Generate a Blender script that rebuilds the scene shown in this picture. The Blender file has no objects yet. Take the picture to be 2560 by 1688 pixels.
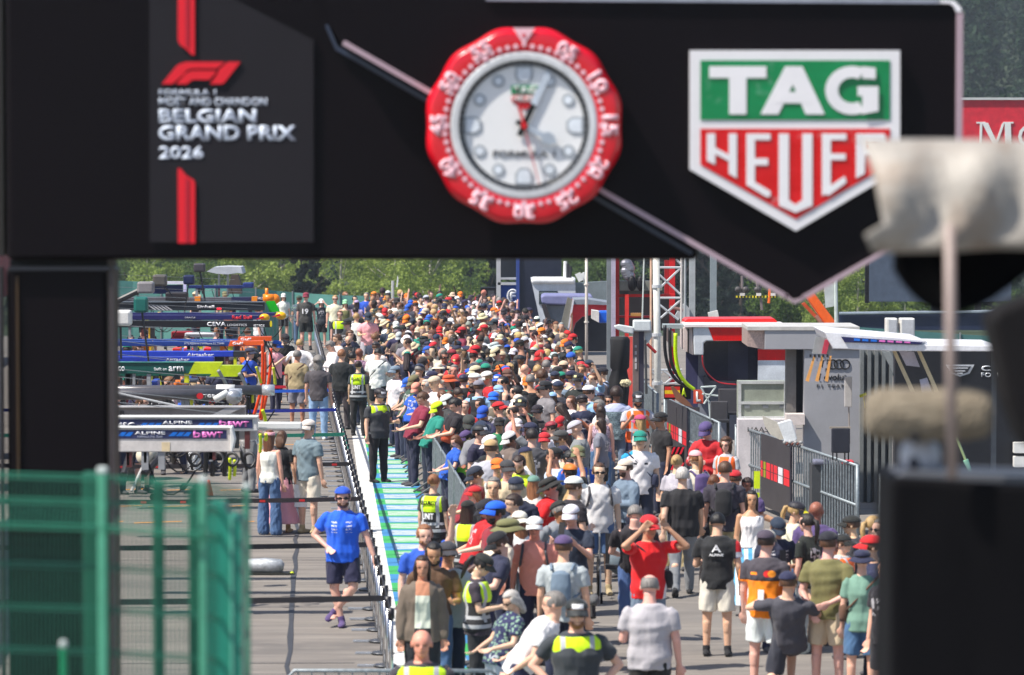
import bpy, math, random
import numpy as np
from mathutils import Vector, Matrix
random.seed(11); RNG = np.random.default_rng(5)
SC = bpy.context.scene
COL = bpy.data.collections.new('place'); SC.collection.children.link(COL)
R = math.radians
# ---------------------------------------------------------------- camera
F = 9000.0; CAMZ = 6.0; PITCH = math.atan(404 / F)
cam_d = bpy.data.cameras.new('camera'); cam = bpy.data.objects.new('camera', cam_d)
SC.collection.objects.link(cam); SC.camera = cam
cam.location = (0, 0, CAMZ); cam.rotation_euler = (R(90) - PITCH, 0, 0)
cam_d.sensor_width = 36; cam_d.lens = F / 2560 * 36
cam_d.clip_start = .5; cam_d.clip_end = 4000
cam_d.dof.use_dof = True; cam_d.dof.focus_distance = 78; cam_d.dof.aperture_fstop = 2.9
# ---------------------------------------------------------------- world + sun
SUN_EL = R(56); SUN_AZ = R(-116)          # azimuth measured from +Y towards +X
w = bpy.data.worlds.new('World'); SC.world = w; w.use_nodes = True
nt = w.node_tree; nt.nodes.clear()
sky = nt.nodes.new('ShaderNodeTexSky'); sky.sky_type = 'NISHITA'; sky.sun_disc = False
sky.sun_elevation = SUN_EL; sky.sun_rotation = SUN_AZ; sky.altitude = 400; sky.dust_density = 1.5
bg = nt.nodes.new('ShaderNodeBackground'); bg.inputs[1].default_value = .11
wo = nt.nodes.new('ShaderNodeOutputWorld')
nt.links.new(sky.outputs[0], bg.inputs[0]); nt.links.new(bg.outputs[0], wo.inputs[0])
sd = bpy.data.lights.new('sun', 'SUN'); sd.energy = 4.8; sd.angle = R(.6); sd.color = (1, .94, .85)
so = bpy.data.objects.new('sun', sd); SC.collection.objects.link(so)
sv = Vector((math.sin(SUN_AZ) * math.cos(SUN_EL), math.cos(SUN_AZ) * math.cos(SUN_EL), math.sin(SUN_EL)))
so.rotation_euler = sv.to_track_quat('Z', 'Y').to_euler(); so.location = (0, 0, 60)
SC.view_settings.view_transform = 'Standard'; SC.view_settings.look = 'None'
SC.view_settings.exposure = 0.55; SC.view_settings.gamma = 1
SC.cycles.max_bounces = 5; SC.cycles.transparent_max_bounces = 12; SC.cycles.volume_bounces = 0
# ---------------------------------------------------------------- picture measure -> place
def ray(px, py):
    c, s = math.cos(PITCH), math.sin(PITCH); v = (844 - py) / F
    return Vector(((px - 1280) / F, c + v * s, -s + v * c))
def P(px, py, Y):
    r = ray(px, py); t = Y / r.y
    return Vector((r.x * t, Y, CAMZ + r.z * t))
def G(px, py, z=0):
    r = ray(px, py); t = (z - CAMZ) / r.z
    return Vector((r.x * t, r.y * t, z))
def s2l(c):
    return tuple(((x / 255) / 12.92 if x <= 10 else ((x / 255 + .055) / 1.055) ** 2.4) for x in c)
# ---------------------------------------------------------------- materials
MC = {}
class NT:
    def __init__(s, name):
        s.m = bpy.data.materials.new(name); s.m.use_nodes = True; s.t = s.m.node_tree
        s.b = s.t.nodes['Principled BSDF']
    def n(s, ty, **k):
        x = s.t.nodes.new(ty)
        for a, v in k.items(): setattr(x, a, v)
        return x
    def put(s, sock, v):
        if isinstance(v, bpy.types.NodeSocket): s.t.links.new(v, sock)
        elif isinstance(v, (tuple, list)):
            sock.default_value = tuple(v) + ((1,) if len(v) == 3 and sock.type == 'RGBA' else ())
        else: sock.default_value = v
    def op(s, o, a, b=0., c=None):
        x = s.n('ShaderNodeMath', operation=o); s.put(x.inputs[0], a); s.put(x.inputs[1], b)
        if c is not None: s.put(x.inputs[2], c)
        return x.outputs[0]
    def rng(s, v, a, b):          # 1 inside a..b
        return s.op('MULTIPLY', s.op('GREATER_THAN', v, a), s.op('LESS_THAN', v, b))
    def mix(s, f, a, b, bt='MIX'):
        x = s.n('ShaderNodeMix', data_type='RGBA', blend_type=bt)
        s.put(x.inputs[0], f); s.put(x.inputs[6], a); s.put(x.inputs[7], b); return x.outputs[2]
    def noise(s, scale, vec=None, det=4, rough=.6, stretch=None):
        x = s.n('ShaderNodeTexNoise'); x.inputs['Scale'].default_value = scale
        x.inputs['Detail'].default_value = det; x.inputs['Roughness'].default_value = rough
        if stretch:
            mp = s.n('ShaderNodeMapping'); mp.inputs['Scale'].default_value = stretch
            s.put(mp.inputs[0], vec); vec = mp.outputs[0]
        if vec is not None: s.put(x.inputs['Vector'], vec)
        return x.outputs[0]
    def obj(s): return s.n('ShaderNodeTexCoord').outputs['Object']
    def xyz(s, v):
        x = s.n('ShaderNodeSeparateXYZ'); s.put(x.inputs[0], v); return x.outputs
    def ramp(s, f, lo, hi, a=0., b=1.):
        x = s.n('ShaderNodeMapRange'); s.put(x.inputs[0], f)
        for i, v in enumerate((lo, hi, a, b)): x.inputs[i + 1].default_value = v
        return x.outputs[0]
    def bump(s, h, st=.3, d=.01):
        x = s.n('ShaderNodeBump'); x.inputs['Strength'].default_value = st; x.inputs['Distance'].default_value = d
        s.put(x.inputs['Height'], h); s.t.links.new(x.outputs[0], s.b.inputs['Normal'])
    def col(s, v): s.put(s.b.inputs['Base Color'], v)
    def fin(s, rough=.6, metal=0., spec=None):
        s.put(s.b.inputs['Roughness'], rough); s.put(s.b.inputs['Metallic'], metal)
        if spec is not None: s.b.inputs['Specular IOR Level'].default_value = spec
        return s.m
def mat(rgb, rough=.55, metal=0., var=.18, scale=3., bump=0., spec=None):
    """plain painted / plastic / metal surface with dirt variation; rgb is an sRGB 0-255 surface colour"""
    k = (rgb, rough, metal, var, scale, bump, spec)
    if k in MC: return MC[k]
    n = NT('surface'); o = n.obj(); c = s2l(rgb)
    nz = n.noise(scale, o, 6); n2 = n.noise(scale * 9, o, 3)
    f = n.ramp(n.op('ADD', n.op('MULTIPLY', nz, .7), n.op('MULTIPLY', n2, .3)), .35, .65)
    n.col(n.mix(f, tuple(x * (1 - var) for x in c), tuple(min(1, x * (1 + var)) for x in c)))
    if bump: n.bump(n2, bump)
    MC[k] = n.fin(rough, metal, spec); return MC[k]
def emat(rgb, st):
    k = ('e', rgb, st)
    if k not in MC:
        n = NT('lamp'); n.col(s2l(rgb)); n.put(n.b.inputs['Emission Color'], s2l(rgb)); n.b.inputs['Emission Strength'].default_value = st
        MC[k] = n.fin(.4)
    return MC[k]
# ---------------------------------------------------------------- mesh building
class MB:
    def __init__(s): s.v = []; s.f = []
    def add(s, vs, fs):
        o = len(s.v); s.v += [tuple(p) for p in vs]; s.f += [tuple(i + o for i in f) for f in fs]; return s
    def box(s, x0, x1, y0, y1, z0, z1):
        x0, x1 = sorted((x0, x1)); y0, y1 = sorted((y0, y1)); z0, z1 = sorted((z0, z1))
        return s.add([(x0, y0, z0), (x1, y0, z0), (x1, y1, z0), (x0, y1, z0), (x0, y0, z1), (x1, y0, z1), (x1, y1, z1), (x0, y1, z1)],
                     [(0, 3, 2, 1), (4, 5, 6, 7), (0, 1, 5, 4), (1, 2, 6, 5), (2, 3, 7, 6), (3, 0, 4, 7)])
    def px(s, x0, y0, x1, y1, Y, d=.1):          # box whose front face covers a picture rectangle at depth Y
        a = P(x0, y0, Y); b = P(x1, y1, Y); return s.box(a.x, b.x, Y, Y + d, b.z, a.z)
    def bar(s, a, b, r, n=8, r2=None, sq=1.):
        a = Vector(a); b = Vector(b); d = (b - a).normalized(); r2 = r if r2 is None else r2
        u = d.cross(Vector((0, 0, 1)) if abs(d.z) < .9 else Vector((1, 0, 0))).normalized(); v = d.cross(u)
        vs = []
        for c, rr in ((a, r), (b, r2)):
            for i in range(n):
                t = 2 * math.pi * (i + .5) / n; vs.append(c + u * math.cos(t) * rr + v * math.sin(t) * rr * sq)
        fs = [(i, (i + 1) % n, n + (i + 1) % n, n + i) for i in range(n)]
        return s.add(vs, fs + [tuple(range(n))[::-1], tuple(range(n, 2 * n))])
    def tube(s, pts, r, n=6):
        pts = [Vector(p) for p in pts]; vs = []; fs = []
        for k, p in enumerate(pts):
            d = (pts[min(k + 1, len(pts) - 1)] - pts[max(k - 1, 0)]).normalized()
            u = d.cross(Vector((.31, .9, .2))).normalized(); v = d.cross(u)
            for i in range(n):
                t = 2 * math.pi * i / n; vs.append(p + u * math.cos(t) * r + v * math.sin(t) * r)
        for k in range(len(pts) - 1):
            for i in range(n): fs.append((k * n + i, k * n + (i + 1) % n, k * n + n + (i + 1) % n, k * n + n + i))
        fs += [tuple(range(n))[::-1], tuple(range(len(vs) - n, len(vs)))]
        return s.add(vs, fs)
    def prism(s, pts, y0, y1):                    # polygon in XZ pushed from y0 to y1
        n = len(pts); A = sum(pts[i][0] * pts[(i + 1) % n][1] - pts[(i + 1) % n][0] * pts[i][1] for i in range(n))
        if A < 0: pts = pts[::-1]
        vs = [(x, y0, z) for x, z in pts] + [(x, y1, z) for x, z in pts]
        return s.add(vs, [tuple(range(n)), tuple(range(2 * n - 1, n - 1, -1))] + [(i, n + i, n + (i + 1) % n, (i + 1) % n) for i in range(n)])
    def pprism(s, pp, Y, d=.1):                   # same, polygon measured in the picture, at depth Y
        return s.prism([(P(x, y, Y).x, P(x, y, Y).z) for x, y in pp], Y, Y + d)
    def ell(s, c, r, nu=14, nv=9):
        vs = []; fs = []
        for j in range(nv + 1):
            ph = math.pi * j / nv
            for i in range(nu):
                t = 2 * math.pi * i / nu
                vs.append((c[0] + r[0] * math.sin(ph) * math.cos(t), c[1] + r[1] * math.sin(ph) * math.sin(t), c[2] + r[2] * math.cos(ph)))
        for j in range(nv):
            for i in range(nu): fs.append((j * nu + i, (j + 1) * nu + i, (j + 1) * nu + (i + 1) % nu, j * nu + (i + 1) % nu))
        return s.add(vs, fs)
    def mesh(s, name='m'):
        me = bpy.data.meshes.new(name); me.from_pydata(s.v, [], s.f); me.update(); return me
    def build(s, name, m, parent=None, smooth=False, bevel=0):
        if parent is not None:
            l = parent.location; s.v = [(a - l.x, b - l.y, c - l.z) for a, b, c in s.v]
        me = s.mesh(name)
        if smooth: me.polygons.foreach_set('use_smooth', [True] * len(me.polygons))
        me.materials.append(m); o = bpy.data.objects.new(name, me); COL.objects.link(o); o.parent = parent
        if bevel:
            b = o.modifiers.new('b', 'BEVEL'); b.width = bevel; b.segments = 2; b.limit_method = 'ANGLE'
        return o
def top(o, label, cat, group=None):
    o['label'] = label; o['category'] = cat
    if group: o['group'] = group
    return o
def thing(name, loc, label, cat, group=None):
    o = bpy.data.objects.new(name, None); COL.objects.link(o); o.location = loc; o.empty_display_size = .2
    return top(o, label, cat, group)
def struct(o, k='structure'): o['kind'] = k; return o
def quad(x0, y0, x1, y1, z): return MB().add([(x0, y0, z), (x1, y0, z), (x1, y1, z), (x0, y1, z)], [(0, 1, 2, 3)])
def text(s, x0, y0, x1, y1, Y, m, parent, bold=.0, shear=0., rot=0., name='lettering', d=.008, space=1., spin=None):
    """lettering as solid letters filling a measured rectangle on a surface at depth Y"""
    c = bpy.data.curves.new('t', 'FONT'); c.body = s; c.offset = bold; c.shear = shear; c.space_character = space; c.resolution_u = 3
    ob = bpy.data.objects.new('t', c); COL.objects.link(ob)
    me = bpy.data.meshes.new_from_object(ob.evaluated_get(bpy.context.evaluated_depsgraph_get()))
    bpy.data.objects.remove(ob); n = len(me.vertices); a = np.zeros(n * 3); me.vertices.foreach_get('co', a); a = a.reshape(-1, 3)
    mn = a.min(0); mx = a.max(0); a = (a - mn) / np.maximum(mx - mn, 1e-6)
    p0 = P(x0, y1, Y); p1 = P(x1, y0, Y); W = p1.x - p0.x; Hh = p1.z - p0.z
    X = (a[:, 0] - .5) * W; Z = (a[:, 1] - .5) * Hh
    if spin is not None: X, Z = X * math.cos(spin) + Z * math.sin(spin), -X * math.sin(spin) + Z * math.cos(spin)
    if rot: Z = Z + X * rot
    l = parent.location if parent else Vector((0, 0, 0))
    cx = (p0.x + p1.x) / 2 - l.x; cz = (p0.z + p1.z) / 2 - l.z
    co = np.stack([cx + X, np.full(n, Y - l.y), cz + Z], 1); me.vertices.foreach_set('co', co.ravel()); me.update()
    me.materials.clear(); me.materials.append(m); me.polygons.foreach_set('material_index', [0] * len(me.polygons))
    o = bpy.data.objects.new(name, me); COL.objects.link(o); o.parent = parent
    so = o.modifiers.new('s', 'SOLIDIFY'); so.thickness = d; so.offset = 0
    return o
def join_text(items, name, parent):
    return [text(*i, parent=parent, name=name) for i in items]
BLACK = mat((20, 18, 22), .5, var=.1, spec=.25); DARK = mat((40, 40, 44), .6); WHITE = mat((225, 225, 222), .5, var=.06); LGREY = mat((190, 190, 190), .5, var=.08)
STEEL = mat((165, 168, 170), .38, .75, .15, 12); GALV = mat((132, 141, 146), .5, .4, .35, 18, .1); CHROME = mat((200, 200, 202), .2, .95, .05)
RED = mat((205, 22, 28), .45, var=.08); WTXT = mat((235, 236, 238), .5, var=.02); KTXT = mat((30, 30, 34), .5, var=.02)
# ---------------------------------------------------------------- the lines of the place
def lane_x(u, Y): return u - .0545 * Y        # across-lane coordinate to X
def barrier_x(Y): return -1.8 - .066 * (Y - 72.5)
def post_x(Y): return -1.82 - .0655 * (Y - 47.9)
def terrain(X, Y):
    if Y < 135: return 0.
    if Y < 260: return -11 * (.5 - .5 * math.cos(math.pi * (Y - 135) / 125))
    if Y < 420: return -11 + 7 * (Y - 260) / 160
    return -4 + (Y - 420) * .17
# ground sheet
n = NT('asphalt'); o = n.obj()
big = n.noise(.35, o, 5); fine = n.noise(60, o, 4, .8); streak = n.noise(1.4, o, 6, .7, (.25, 2.2, 1)); st2 = n.noise(3., o, 5, .75, (.3, 4, 1))
base = n.mix(n.ramp(streak, .35, .68), s2l((118, 111, 104)), s2l((154, 146, 136)))
base = n.mix(n.ramp(st2, .56, .64, 0, .55), base, s2l((100, 99, 99)))
base = n.mix(n.ramp(big, .3, .7), n.mix(1., base, (.82, .82, .84), 'MULTIPLY'), base)
wv = n.n('ShaderNodeTexWave', wave_type='RINGS'); wv.inputs['Scale'].default_value = .045; wv.inputs['Distortion'].default_value = 5; wv.inputs['Detail'].default_value = 3; n.put(wv.inputs['Vector'], o)
base = n.mix(n.op('MULTIPLY', n.ramp(wv.outputs['Fac'], .9, .99, 0, .4), n.ramp(n.noise(.8, o, 3), .45, .6)), base, s2l((72, 70, 70)))
vo = n.n('ShaderNodeTexVoronoi'); vo.inputs['Scale'].default_value = .22; n.put(vo.inputs['Vector'], o); base = n.mix(n.ramp(n.xyz(vo.outputs['Color'])[0], 0, 1, 0, .22), base, s2l((96, 96, 98)))
base = n.mix(n.ramp(fine, .3, .7, .25, 0), base, s2l((90, 88, 86)))
n.col(base); n.bump(fine, .35, .006); ASPH = n.fin(.85)
n = NT('grass'); o = n.obj()
n.col(n.mix(n.noise(.2, o, 6), s2l((26, 40, 24)), s2l((52, 68, 38)))); GRASS = n.fin(.95)
m = MB(); ys = [-60, -20, 0, 20, 40, 60, 80, 100, 120, 134] + [135 + 12.5 * i for i in range(11)] + [300, 340, 380, 420, 500, 600, 700, 800, 950, 1100, 1300]
xs = [-600, -300, -150, -70, -30, 0, 30, 70, 150, 300, 600]
vs = [(x, y, terrain(x, y)) for y in ys for x in xs]; nx = len(xs)
m.add(vs, [(j * nx + i, j * nx + i + 1, (j + 1) * nx + i + 1, (j + 1) * nx + i) for j in range(len(ys) - 1) for i in range(nx - 1)])
g = m.build('ground', ASPH); g.data.materials.append(GRASS)
for p in g.data.polygons:
    if p.center.y > 136: p.material_index = 1
struct(g)
# white line, painted strip
def strip(name, f0, f1, z, m_, y0=30, y1=130, n_=20, **k):
    b = MB(); vs = []
    for i in range(n_ + 1):
        Y = y0 + (y1 - y0) * i / n_; vs += [(f0(Y), Y, z), (f1(Y), Y, z)]
    b.add(vs, [(2 * i, 2 * i + 1, 2 * i + 3, 2 * i + 2) for i in range(n_)])
    return struct(b.build(name, m_))
n = NT('line_paint'); o = n.obj(); sc = n.noise(2.5, o, 6, .75, (.6, 5, 1))
n.col(n.mix(n.ramp(sc, .62, .68, 0, .6), s2l((212, 211, 206)), s2l((130, 130, 130)))); LINEM = n.fin(.6)
strip('white_line', lambda Y: lane_x(.83, Y), lambda Y: lane_x(1.1, Y), .004, LINEM)
n = NT('strip_paint'); o = n.obj(); X, Yc, Z = n.xyz(o)
u = n.op('ADD', X, n.op('MULTIPLY', Yc, .0545))
k = n.op('FRACT', n.op('DIVIDE', Yc, 2.3)); blue = n.op('LESS_THAN', k, .5)
c = n.mix(blue, s2l((58, 170, 88)), s2l((60, 132, 186)))
kk = n.op('FRACT', n.op('DIVIDE', Yc, 1.15)); cell = n.rng(kk, .16, .84); mid = n.rng(u, 1.27, 1.86)
lines = n.noise(2.2, o, 3, .8, (.7, 9, 1)); wl = n.op('GREATER_THAN', lines, .46)
c = n.mix(n.op('MULTIPLY', n.op('MULTIPLY', cell, mid), n.op('MULTIPLY', wl, .85)), c, s2l((206, 210, 206)))
sc = n.noise(1.6, o, 5, .7, (.5, 8, 1)); c = n.mix(n.ramp(sc, .62, .67, 0, .6), c, s2l((40, 110, 120)))
n.col(n.mix(n.ramp(n.noise(30, o), .3, .7, .1, 0), c, (.1, .1, .1))); STRIPM = n.fin(.6)
strip('painted_strip', lambda Y: lane_x(1.1, Y), lambda Y: lane_x(2.02, Y), .004, STRIPM)
# painted box marks on the pit side, dark tar joint, oil streak
b = MB(); YEL = mat((226, 150, 40), .6)
for Y in (62, 65, 68.5, 74, 80, 87):
    for k in range(3):
        x = -8 + k * .9 + random.random(); b.add([(x, Y, .004), (x + .8, Y + .3, .004), (x + .8, Y + .42, .004), (x, Y + .12, .004)], [(0, 1, 2, 3)])
struct(b.build('box_marking', YEL))
def joint(name, pts, wd, m_):
    b = MB(); vs = []
    for i, p in enumerate(pts):
        wv = wd * (.7 + .6 * random.random()); vs += [(p[0] - wv / 2, p[1], .0085), (p[0] + wv / 2, p[1], .0085)]
    b.add(vs, [(2 * i, 2 * i + 1, 2 * i + 3, 2 * i + 2) for i in range(len(pts) - 1)]); return struct(b.build(name, m_))
pts = []
for i in range(46):
    Y = 41 + i * 1.4; pts.append((-2.95 - .0545 * (Y - 48) + .03 * math.sin(Y * 2.1) + random.uniform(-.02, .02), Y))
TAR = mat((58, 60, 66), .7); joint('tar_joint', pts, .07, TAR)
joint('tar_joint', [(-.55 - .062 * (y - 52) + random.uniform(-.02, .02), y) for y in np.arange(42, 62, 1.1)], .025, TAR)
for j in range(7):
    Y = 43 + j * 6.1 + random.random()
    b = MB(); b.add([(-9, Y, .007), (-2 - .06 * (Y - 45), Y + .15, .007), (-2 - .06 * (Y - 45), Y + .18, .007), (-9, Y + .04, .007)], [(0, 1, 2, 3)]); struct(b.build('tar_joint', TAR))
# ================================================================ start gantry
GY = 22.0
gan = thing('start_gantry', (P(145, 650, GY).x, GY + .4, 0), 'black start gantry across the top of the view with grey event panel', 'gantry')
GB = mat((14, 9, 13), .4, var=.06, spec=.12); GP = mat((36, 34, 38), .5, var=.04, spec=.15); TRIM = mat((172, 150, 160), .35, var=.05); TRIM2 = mat((50, 60, 82), .3, var=.05)
MB().px(12, -70, 1745, 650, GY, .8).build('beam', GB, gan, bevel=.03)
MB().px(-30, -70, 10, 640, GY + .12, .6).build('beam_end_cap', mat((30, 26, 22), .4), gan)
MB().px(14, 668, 281, 3400, GY + .04, .7).build('leg', GB, gan, bevel=.03)
MB().px(24, 650.5, 270, 668, GY + .15, .5).build('leg_neck', mat((5, 5, 6), .6), gan)
MB().px(281.5, 672, 287, 3400, GY + .02, .1).build('leg_edge', mat((62, 54, 56), .5), gan)
MB().px(5, 668, 13.5, 3400, GY + .02, .1).build('leg_edge', mat((44, 40, 42), .5), gan)
MB().px(22, 667, 275, 677, GY - .01, .06).build('leg_shoulder', mat((26, 28, 36), .4), gan)
MB().px(40, 690, 48, 1200, GY + .02, .02).build('leg_reflector', mat((70, 50, 24), .5), gan)
FP = [(800, -70), (822, 60), (852, 104), (1960, 738), (1985, 748), (2010, 744), (2222, 622), (2402, 520), (2402, 34), (2396, 16), (2380, 8), (2345, 4), (1225, -4), (1225, -70)]
MB().pprism(FP, GY - .16, .155).build('front_panel', GB, gan)
def strip_poly(name, a, b, wd, Y, m_, d=.03):
    a = Vector(a); b = Vector(b); dd = (b - a).normalized(); nn = Vector((-dd.y, dd.x)) * wd / 2
    return MB().pprism([tuple(a + nn), tuple(b + nn), tuple(b - nn), tuple(a - nn)], Y, d).build(name, m_, gan)
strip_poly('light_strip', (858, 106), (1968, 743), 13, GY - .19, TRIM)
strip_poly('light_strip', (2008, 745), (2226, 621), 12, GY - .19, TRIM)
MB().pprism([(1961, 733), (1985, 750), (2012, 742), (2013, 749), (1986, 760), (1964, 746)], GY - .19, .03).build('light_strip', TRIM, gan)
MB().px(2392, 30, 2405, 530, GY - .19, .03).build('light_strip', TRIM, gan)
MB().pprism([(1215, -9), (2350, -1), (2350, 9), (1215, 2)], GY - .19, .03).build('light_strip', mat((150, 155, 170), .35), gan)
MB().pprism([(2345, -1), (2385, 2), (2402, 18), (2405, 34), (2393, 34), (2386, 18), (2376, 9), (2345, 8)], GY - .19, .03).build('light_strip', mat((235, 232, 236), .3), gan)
strip_poly('edge_trim', (842, 120), (1730, 634), 11, GY - .05, TRIM2, .045)
strip_poly('edge_trim', (816, 62), (842, 122), 8, GY - .05, TRIM2, .045)
# event panel
pn = MB().pprism([(373, -70), (374, 606), (784, 606), (784, 100), (590, 0), (520, -40), (520, -70)], GY - .03, .028).build('event_panel', GP, gan)
pl = pn
def P4(x): return x * .42088
def zz(pts): return [(340 + P4(x), P4(y)) for x, y in pts]
RD = mat((222, 8, 34), .5, var=.03); RD2 = mat((180, 8, 40), .5, var=.03)
MB().pprism(zz([(248, -140), (348, -140), (348, 328), (330, 325), (290, 285), (262, 268), (248, 240)]), GY - .045, .014).build('red_bar', RD, gan)
MB().pprism(zz([(292, -140), (312, -140), (312, 280), (292, 270)]), GY - .05, .004).build('red_bar_stripe', RD2, gan)
MB().pprism(zz([(248, 1000), (265, 1002), (300, 1045), (340, 1068), (350, 1085), (350, 1445), (250, 1445)]), GY - .045, .014).build('red_bar', RD, gan)
MB().pprism(zz([(292, 1055), (312, 1065), (312, 1445), (292, 1445)]), GY - .05, .004).build('red_bar_stripe', RD2, gan)
for q in ([(153, 500), (215, 500), (285, 440), (300, 418), (330, 408), (478, 408), (528, 368), (300, 368), (262, 378), (240, 392)],
          [(236, 500), (302, 500), (328, 478), (345, 474), (436, 474), (474, 432), (476, 420), (330, 420), (300, 432)],
          [(440, 500), (508, 500), (522, 494), (620, 368), (545, 368), (492, 412), (482, 440)]):
    MB().pprism(zz(q), GY - .045, .014).build('emblem', RD, gan)
WB = mat((200, 210, 226), .5, var=.02)
def zt(s, a, b, c, d, bold): text(s, 340 + P4(a), P4(b), 340 + P4(c), P4(d), GY - .0335, WB, gan, bold, d=.005)
zt('FORMULA 1', 137, 533, 475, 568, .02); zt('MOËT AND CHANDON', 137, 572, 778, 628, .02)
zt('BELGIAN', 137, 648, 716, 732, .035); zt('GRAND PRIX', 135, 745, 952, 836, .035); zt('2026', 137, 868, 402, 944, .03)
# ================================================================ clock
CY = GY - .36; cx, cy = 1310., 314.; s_ = CY / F
cc = P(cx, cy, CY)
clk = thing('clock', (cc.x, CY + .19, cc.z), 'large round gantry clock with scalloped red bezel and white dial', 'clock')
def disc_poly(r, n=96, lob=0.): return [(cx + (r + lob * math.cos(12 * t)) * math.sin(t), cy - (r + lob * math.cos(12 * t)) * math.cos(t)) for t in [2 * math.pi * i / n for i in range(n)]]
def ringm(r0, r1, Y0, Y1, n=144, lob=0., bev=.02):
    b = MB(); vs = []
    for i in range(n):
        t = 2 * math.pi * i / n; l = lob * (math.cos(12 * t + math.pi) ) 
        for (r, y) in ((r0, Y0), ((r1 + l) - 14, Y0), (r1 + l, Y0 + bev), (r1 + l, Y1), (r0, Y1)):
            vs.append((cc.x + r * s_ * math.sin(t), y, cc.z + r * s_ * math.cos(t)))
    k = 5
    b.add(vs, [(i * k + j, i * k + (j + 1) % k, ((i + 1) % n) * k + (j + 1) % k, ((i + 1) % n) * k + j) for i in range(n) for j in range(k)])
    return b
BZ = mat((214, 10, 34), .22, var=.05, spec=.7)
ringm(184, 246, CY - .03, CY + .18, lob=3.6, bev=.05, n=288).build('bezel', BZ, clk, smooth=True, bevel=.008)
ringm(164, 192, CY - .034, CY + .16, bev=.02).build('inner_ring', mat((205, 207, 210), .25), clk)
MB().pprism(disc_poly(190), CY + .02, .1).build('back_plate', mat((180, 182, 186), .5), clk)
MB().pprism(disc_poly(166), CY + .008, .01).build('dial', mat((232, 232, 232), .45, var=.02), clk)
b = MB()
for i in range(60):
    t = 2 * math.pi * i / 60
    for dt in (-.036, -.004, .03):
        p = [(cx + r * math.sin(t + a), cy - r * math.cos(t + a)) for r, a in ((150, dt), (163, dt), (163, dt + .024), (150, dt + .024))]
        b.pprism(p, CY + .003, .004)
b.build('minute_track', KTXT, clk)
PK = mat((240, 190, 200), .5, var=.04)
for i in range(60):
    b = MB()
    if i % 5 == 0: continue
    t = 2 * math.pi * i / 60; x = cx + 199 * math.sin(t); y = cy - 199 * math.cos(t)
    b.pprism([(x + 6.5 * math.cos(a), y + 6.5 * math.sin(a)) for a in [j * math.pi / 4 for j in range(8)]], CY - .037, .006).build('bezel_dot', PK, clk)
for i in range(1, 12):
    t = 2 * math.pi * i / 12; x = cx + 217 * math.sin(t); y = cy - 217 * math.cos(t)
    text('%02d' % (i * 5), x - 27, y - 18, x + 27, y + 18, CY - .034, PK, clk, .05, spin=t)
    x = cx + 197 * math.sin(t); y = cy - 197 * math.cos(t); b = MB()
    b.pprism([(x + 10 * math.cos(a), y + 10 * math.sin(a)) for a in [j * math.pi / 3 for j in range(6)]], CY - .037, .006); b.build('bezel_dot', PK, clk)
MB().pprism([(1282, 70), (1338, 70), (1315, 104), (1315, 116), (1305, 116), (1305, 104)], CY - .037, .006).build('bezel_triangle', PK, clk)
MB().pprism([(cx + 5 * math.cos(a), 89 + 5 * math.sin(a)) for a in [j * math.pi / 4 for j in range(8)]], CY - .041, .003).build('bezel_triangle_dot', BZ, clk)
GO = mat((150, 156, 162), .4); LI = mat((222, 228, 235), .4)
for i in range(12):
    t = 2 * math.pi * i / 12; x = cx + 128 * math.sin(t); y = cy - 128 * math.cos(t)
    if i % 3:
        for r, mm, yy in ((16, GO, .002), (10.5, LI, .0)):
            MB().pprism([(x + r * math.cos(a), y + r * math.sin(a)) for a in [j * math.pi / 8 for j in range(16)]], CY + yy, .004).build('hour_marker', mm, clk)
    else:
        for k, mm, yy in ((.92, GO, .002), (.72, LI, .0)):
            q = []
            for lx, ly in ((-24, -22), (24, -22), (24, 8), (12, 24), (-12, 24), (-24, 8)):
                lx *= k; ly *= k; q.append((x + lx * math.cos(t) - ly * math.sin(t), y + lx * math.sin(t) + ly * math.cos(t)))
            MB().pprism(q, CY + yy, .004).build('hour_marker', mm, clk)
MB().pprism([(1278, 214), (1346, 214), (1346, 236), (1278, 236)], CY + .002, .004).build('dial_emblem', mat((0, 130, 80), .5), clk)
MB().pprism([(1279, 239), (1345, 239), (1345, 254), (1312, 275), (1279, 254)], CY + .002, .004).build('dial_emblem', mat((200, 30, 40), .5), clk)
text('TAG', 1284, 217, 1340, 233, CY - .001, WHITE, clk, .03); text('HEUER', 1283, 241, 1341, 254, CY - .001, WHITE, clk, .03)
text('FORMULA 1', 1232, 376, 1388, 392, CY + .004, mat((110, 110, 112), .5), clk, .02)
def hand(name, ang, pts, Y, m_):
    t = R(ang); q = [(cx + x * math.cos(t) + y * math.sin(t), cy + x * math.sin(t) - y * math.cos(t)) for x, y in pts]
    return MB().pprism(q, Y, .008).build(name, m_, clk)
hand('minute_hand', 24.5, [(-7, -28), (7, -28), (7, 58), (-7, 58)], CY - .012, mat((8, 8, 10), .4))
hand('minute_hand', 24.5, [(-8, 58), (8, 58), (9, 138), (0, 152), (-9, 138)], CY - .012, mat((190, 200, 212), .3))
hand('hour_hand', 118, [(-6, -22), (6, -22), (6, 12), (-6, 12)], CY - .022, mat((8, 8, 10), .4))
hand('hour_hand', 118, [(-7, 12), (7, 12), (7, 52), (16, 62), (14, 78), (0, 94), (-14, 78), (-16, 62), (-7, 52)], CY - .022, mat((168, 178, 190), .3))
hand('second_hand', 165.5, [(-1.6, -20), (1.6, -20), (1.2, 150), (-1.2, 150)], CY - .032, mat((205, 60, 60), .4))
hand('second_hand', 345.5, [(-3, -8), (3, -8), (4, 50), (-4, 50)], CY - .034, mat((200, 30, 34), .4))
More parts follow.
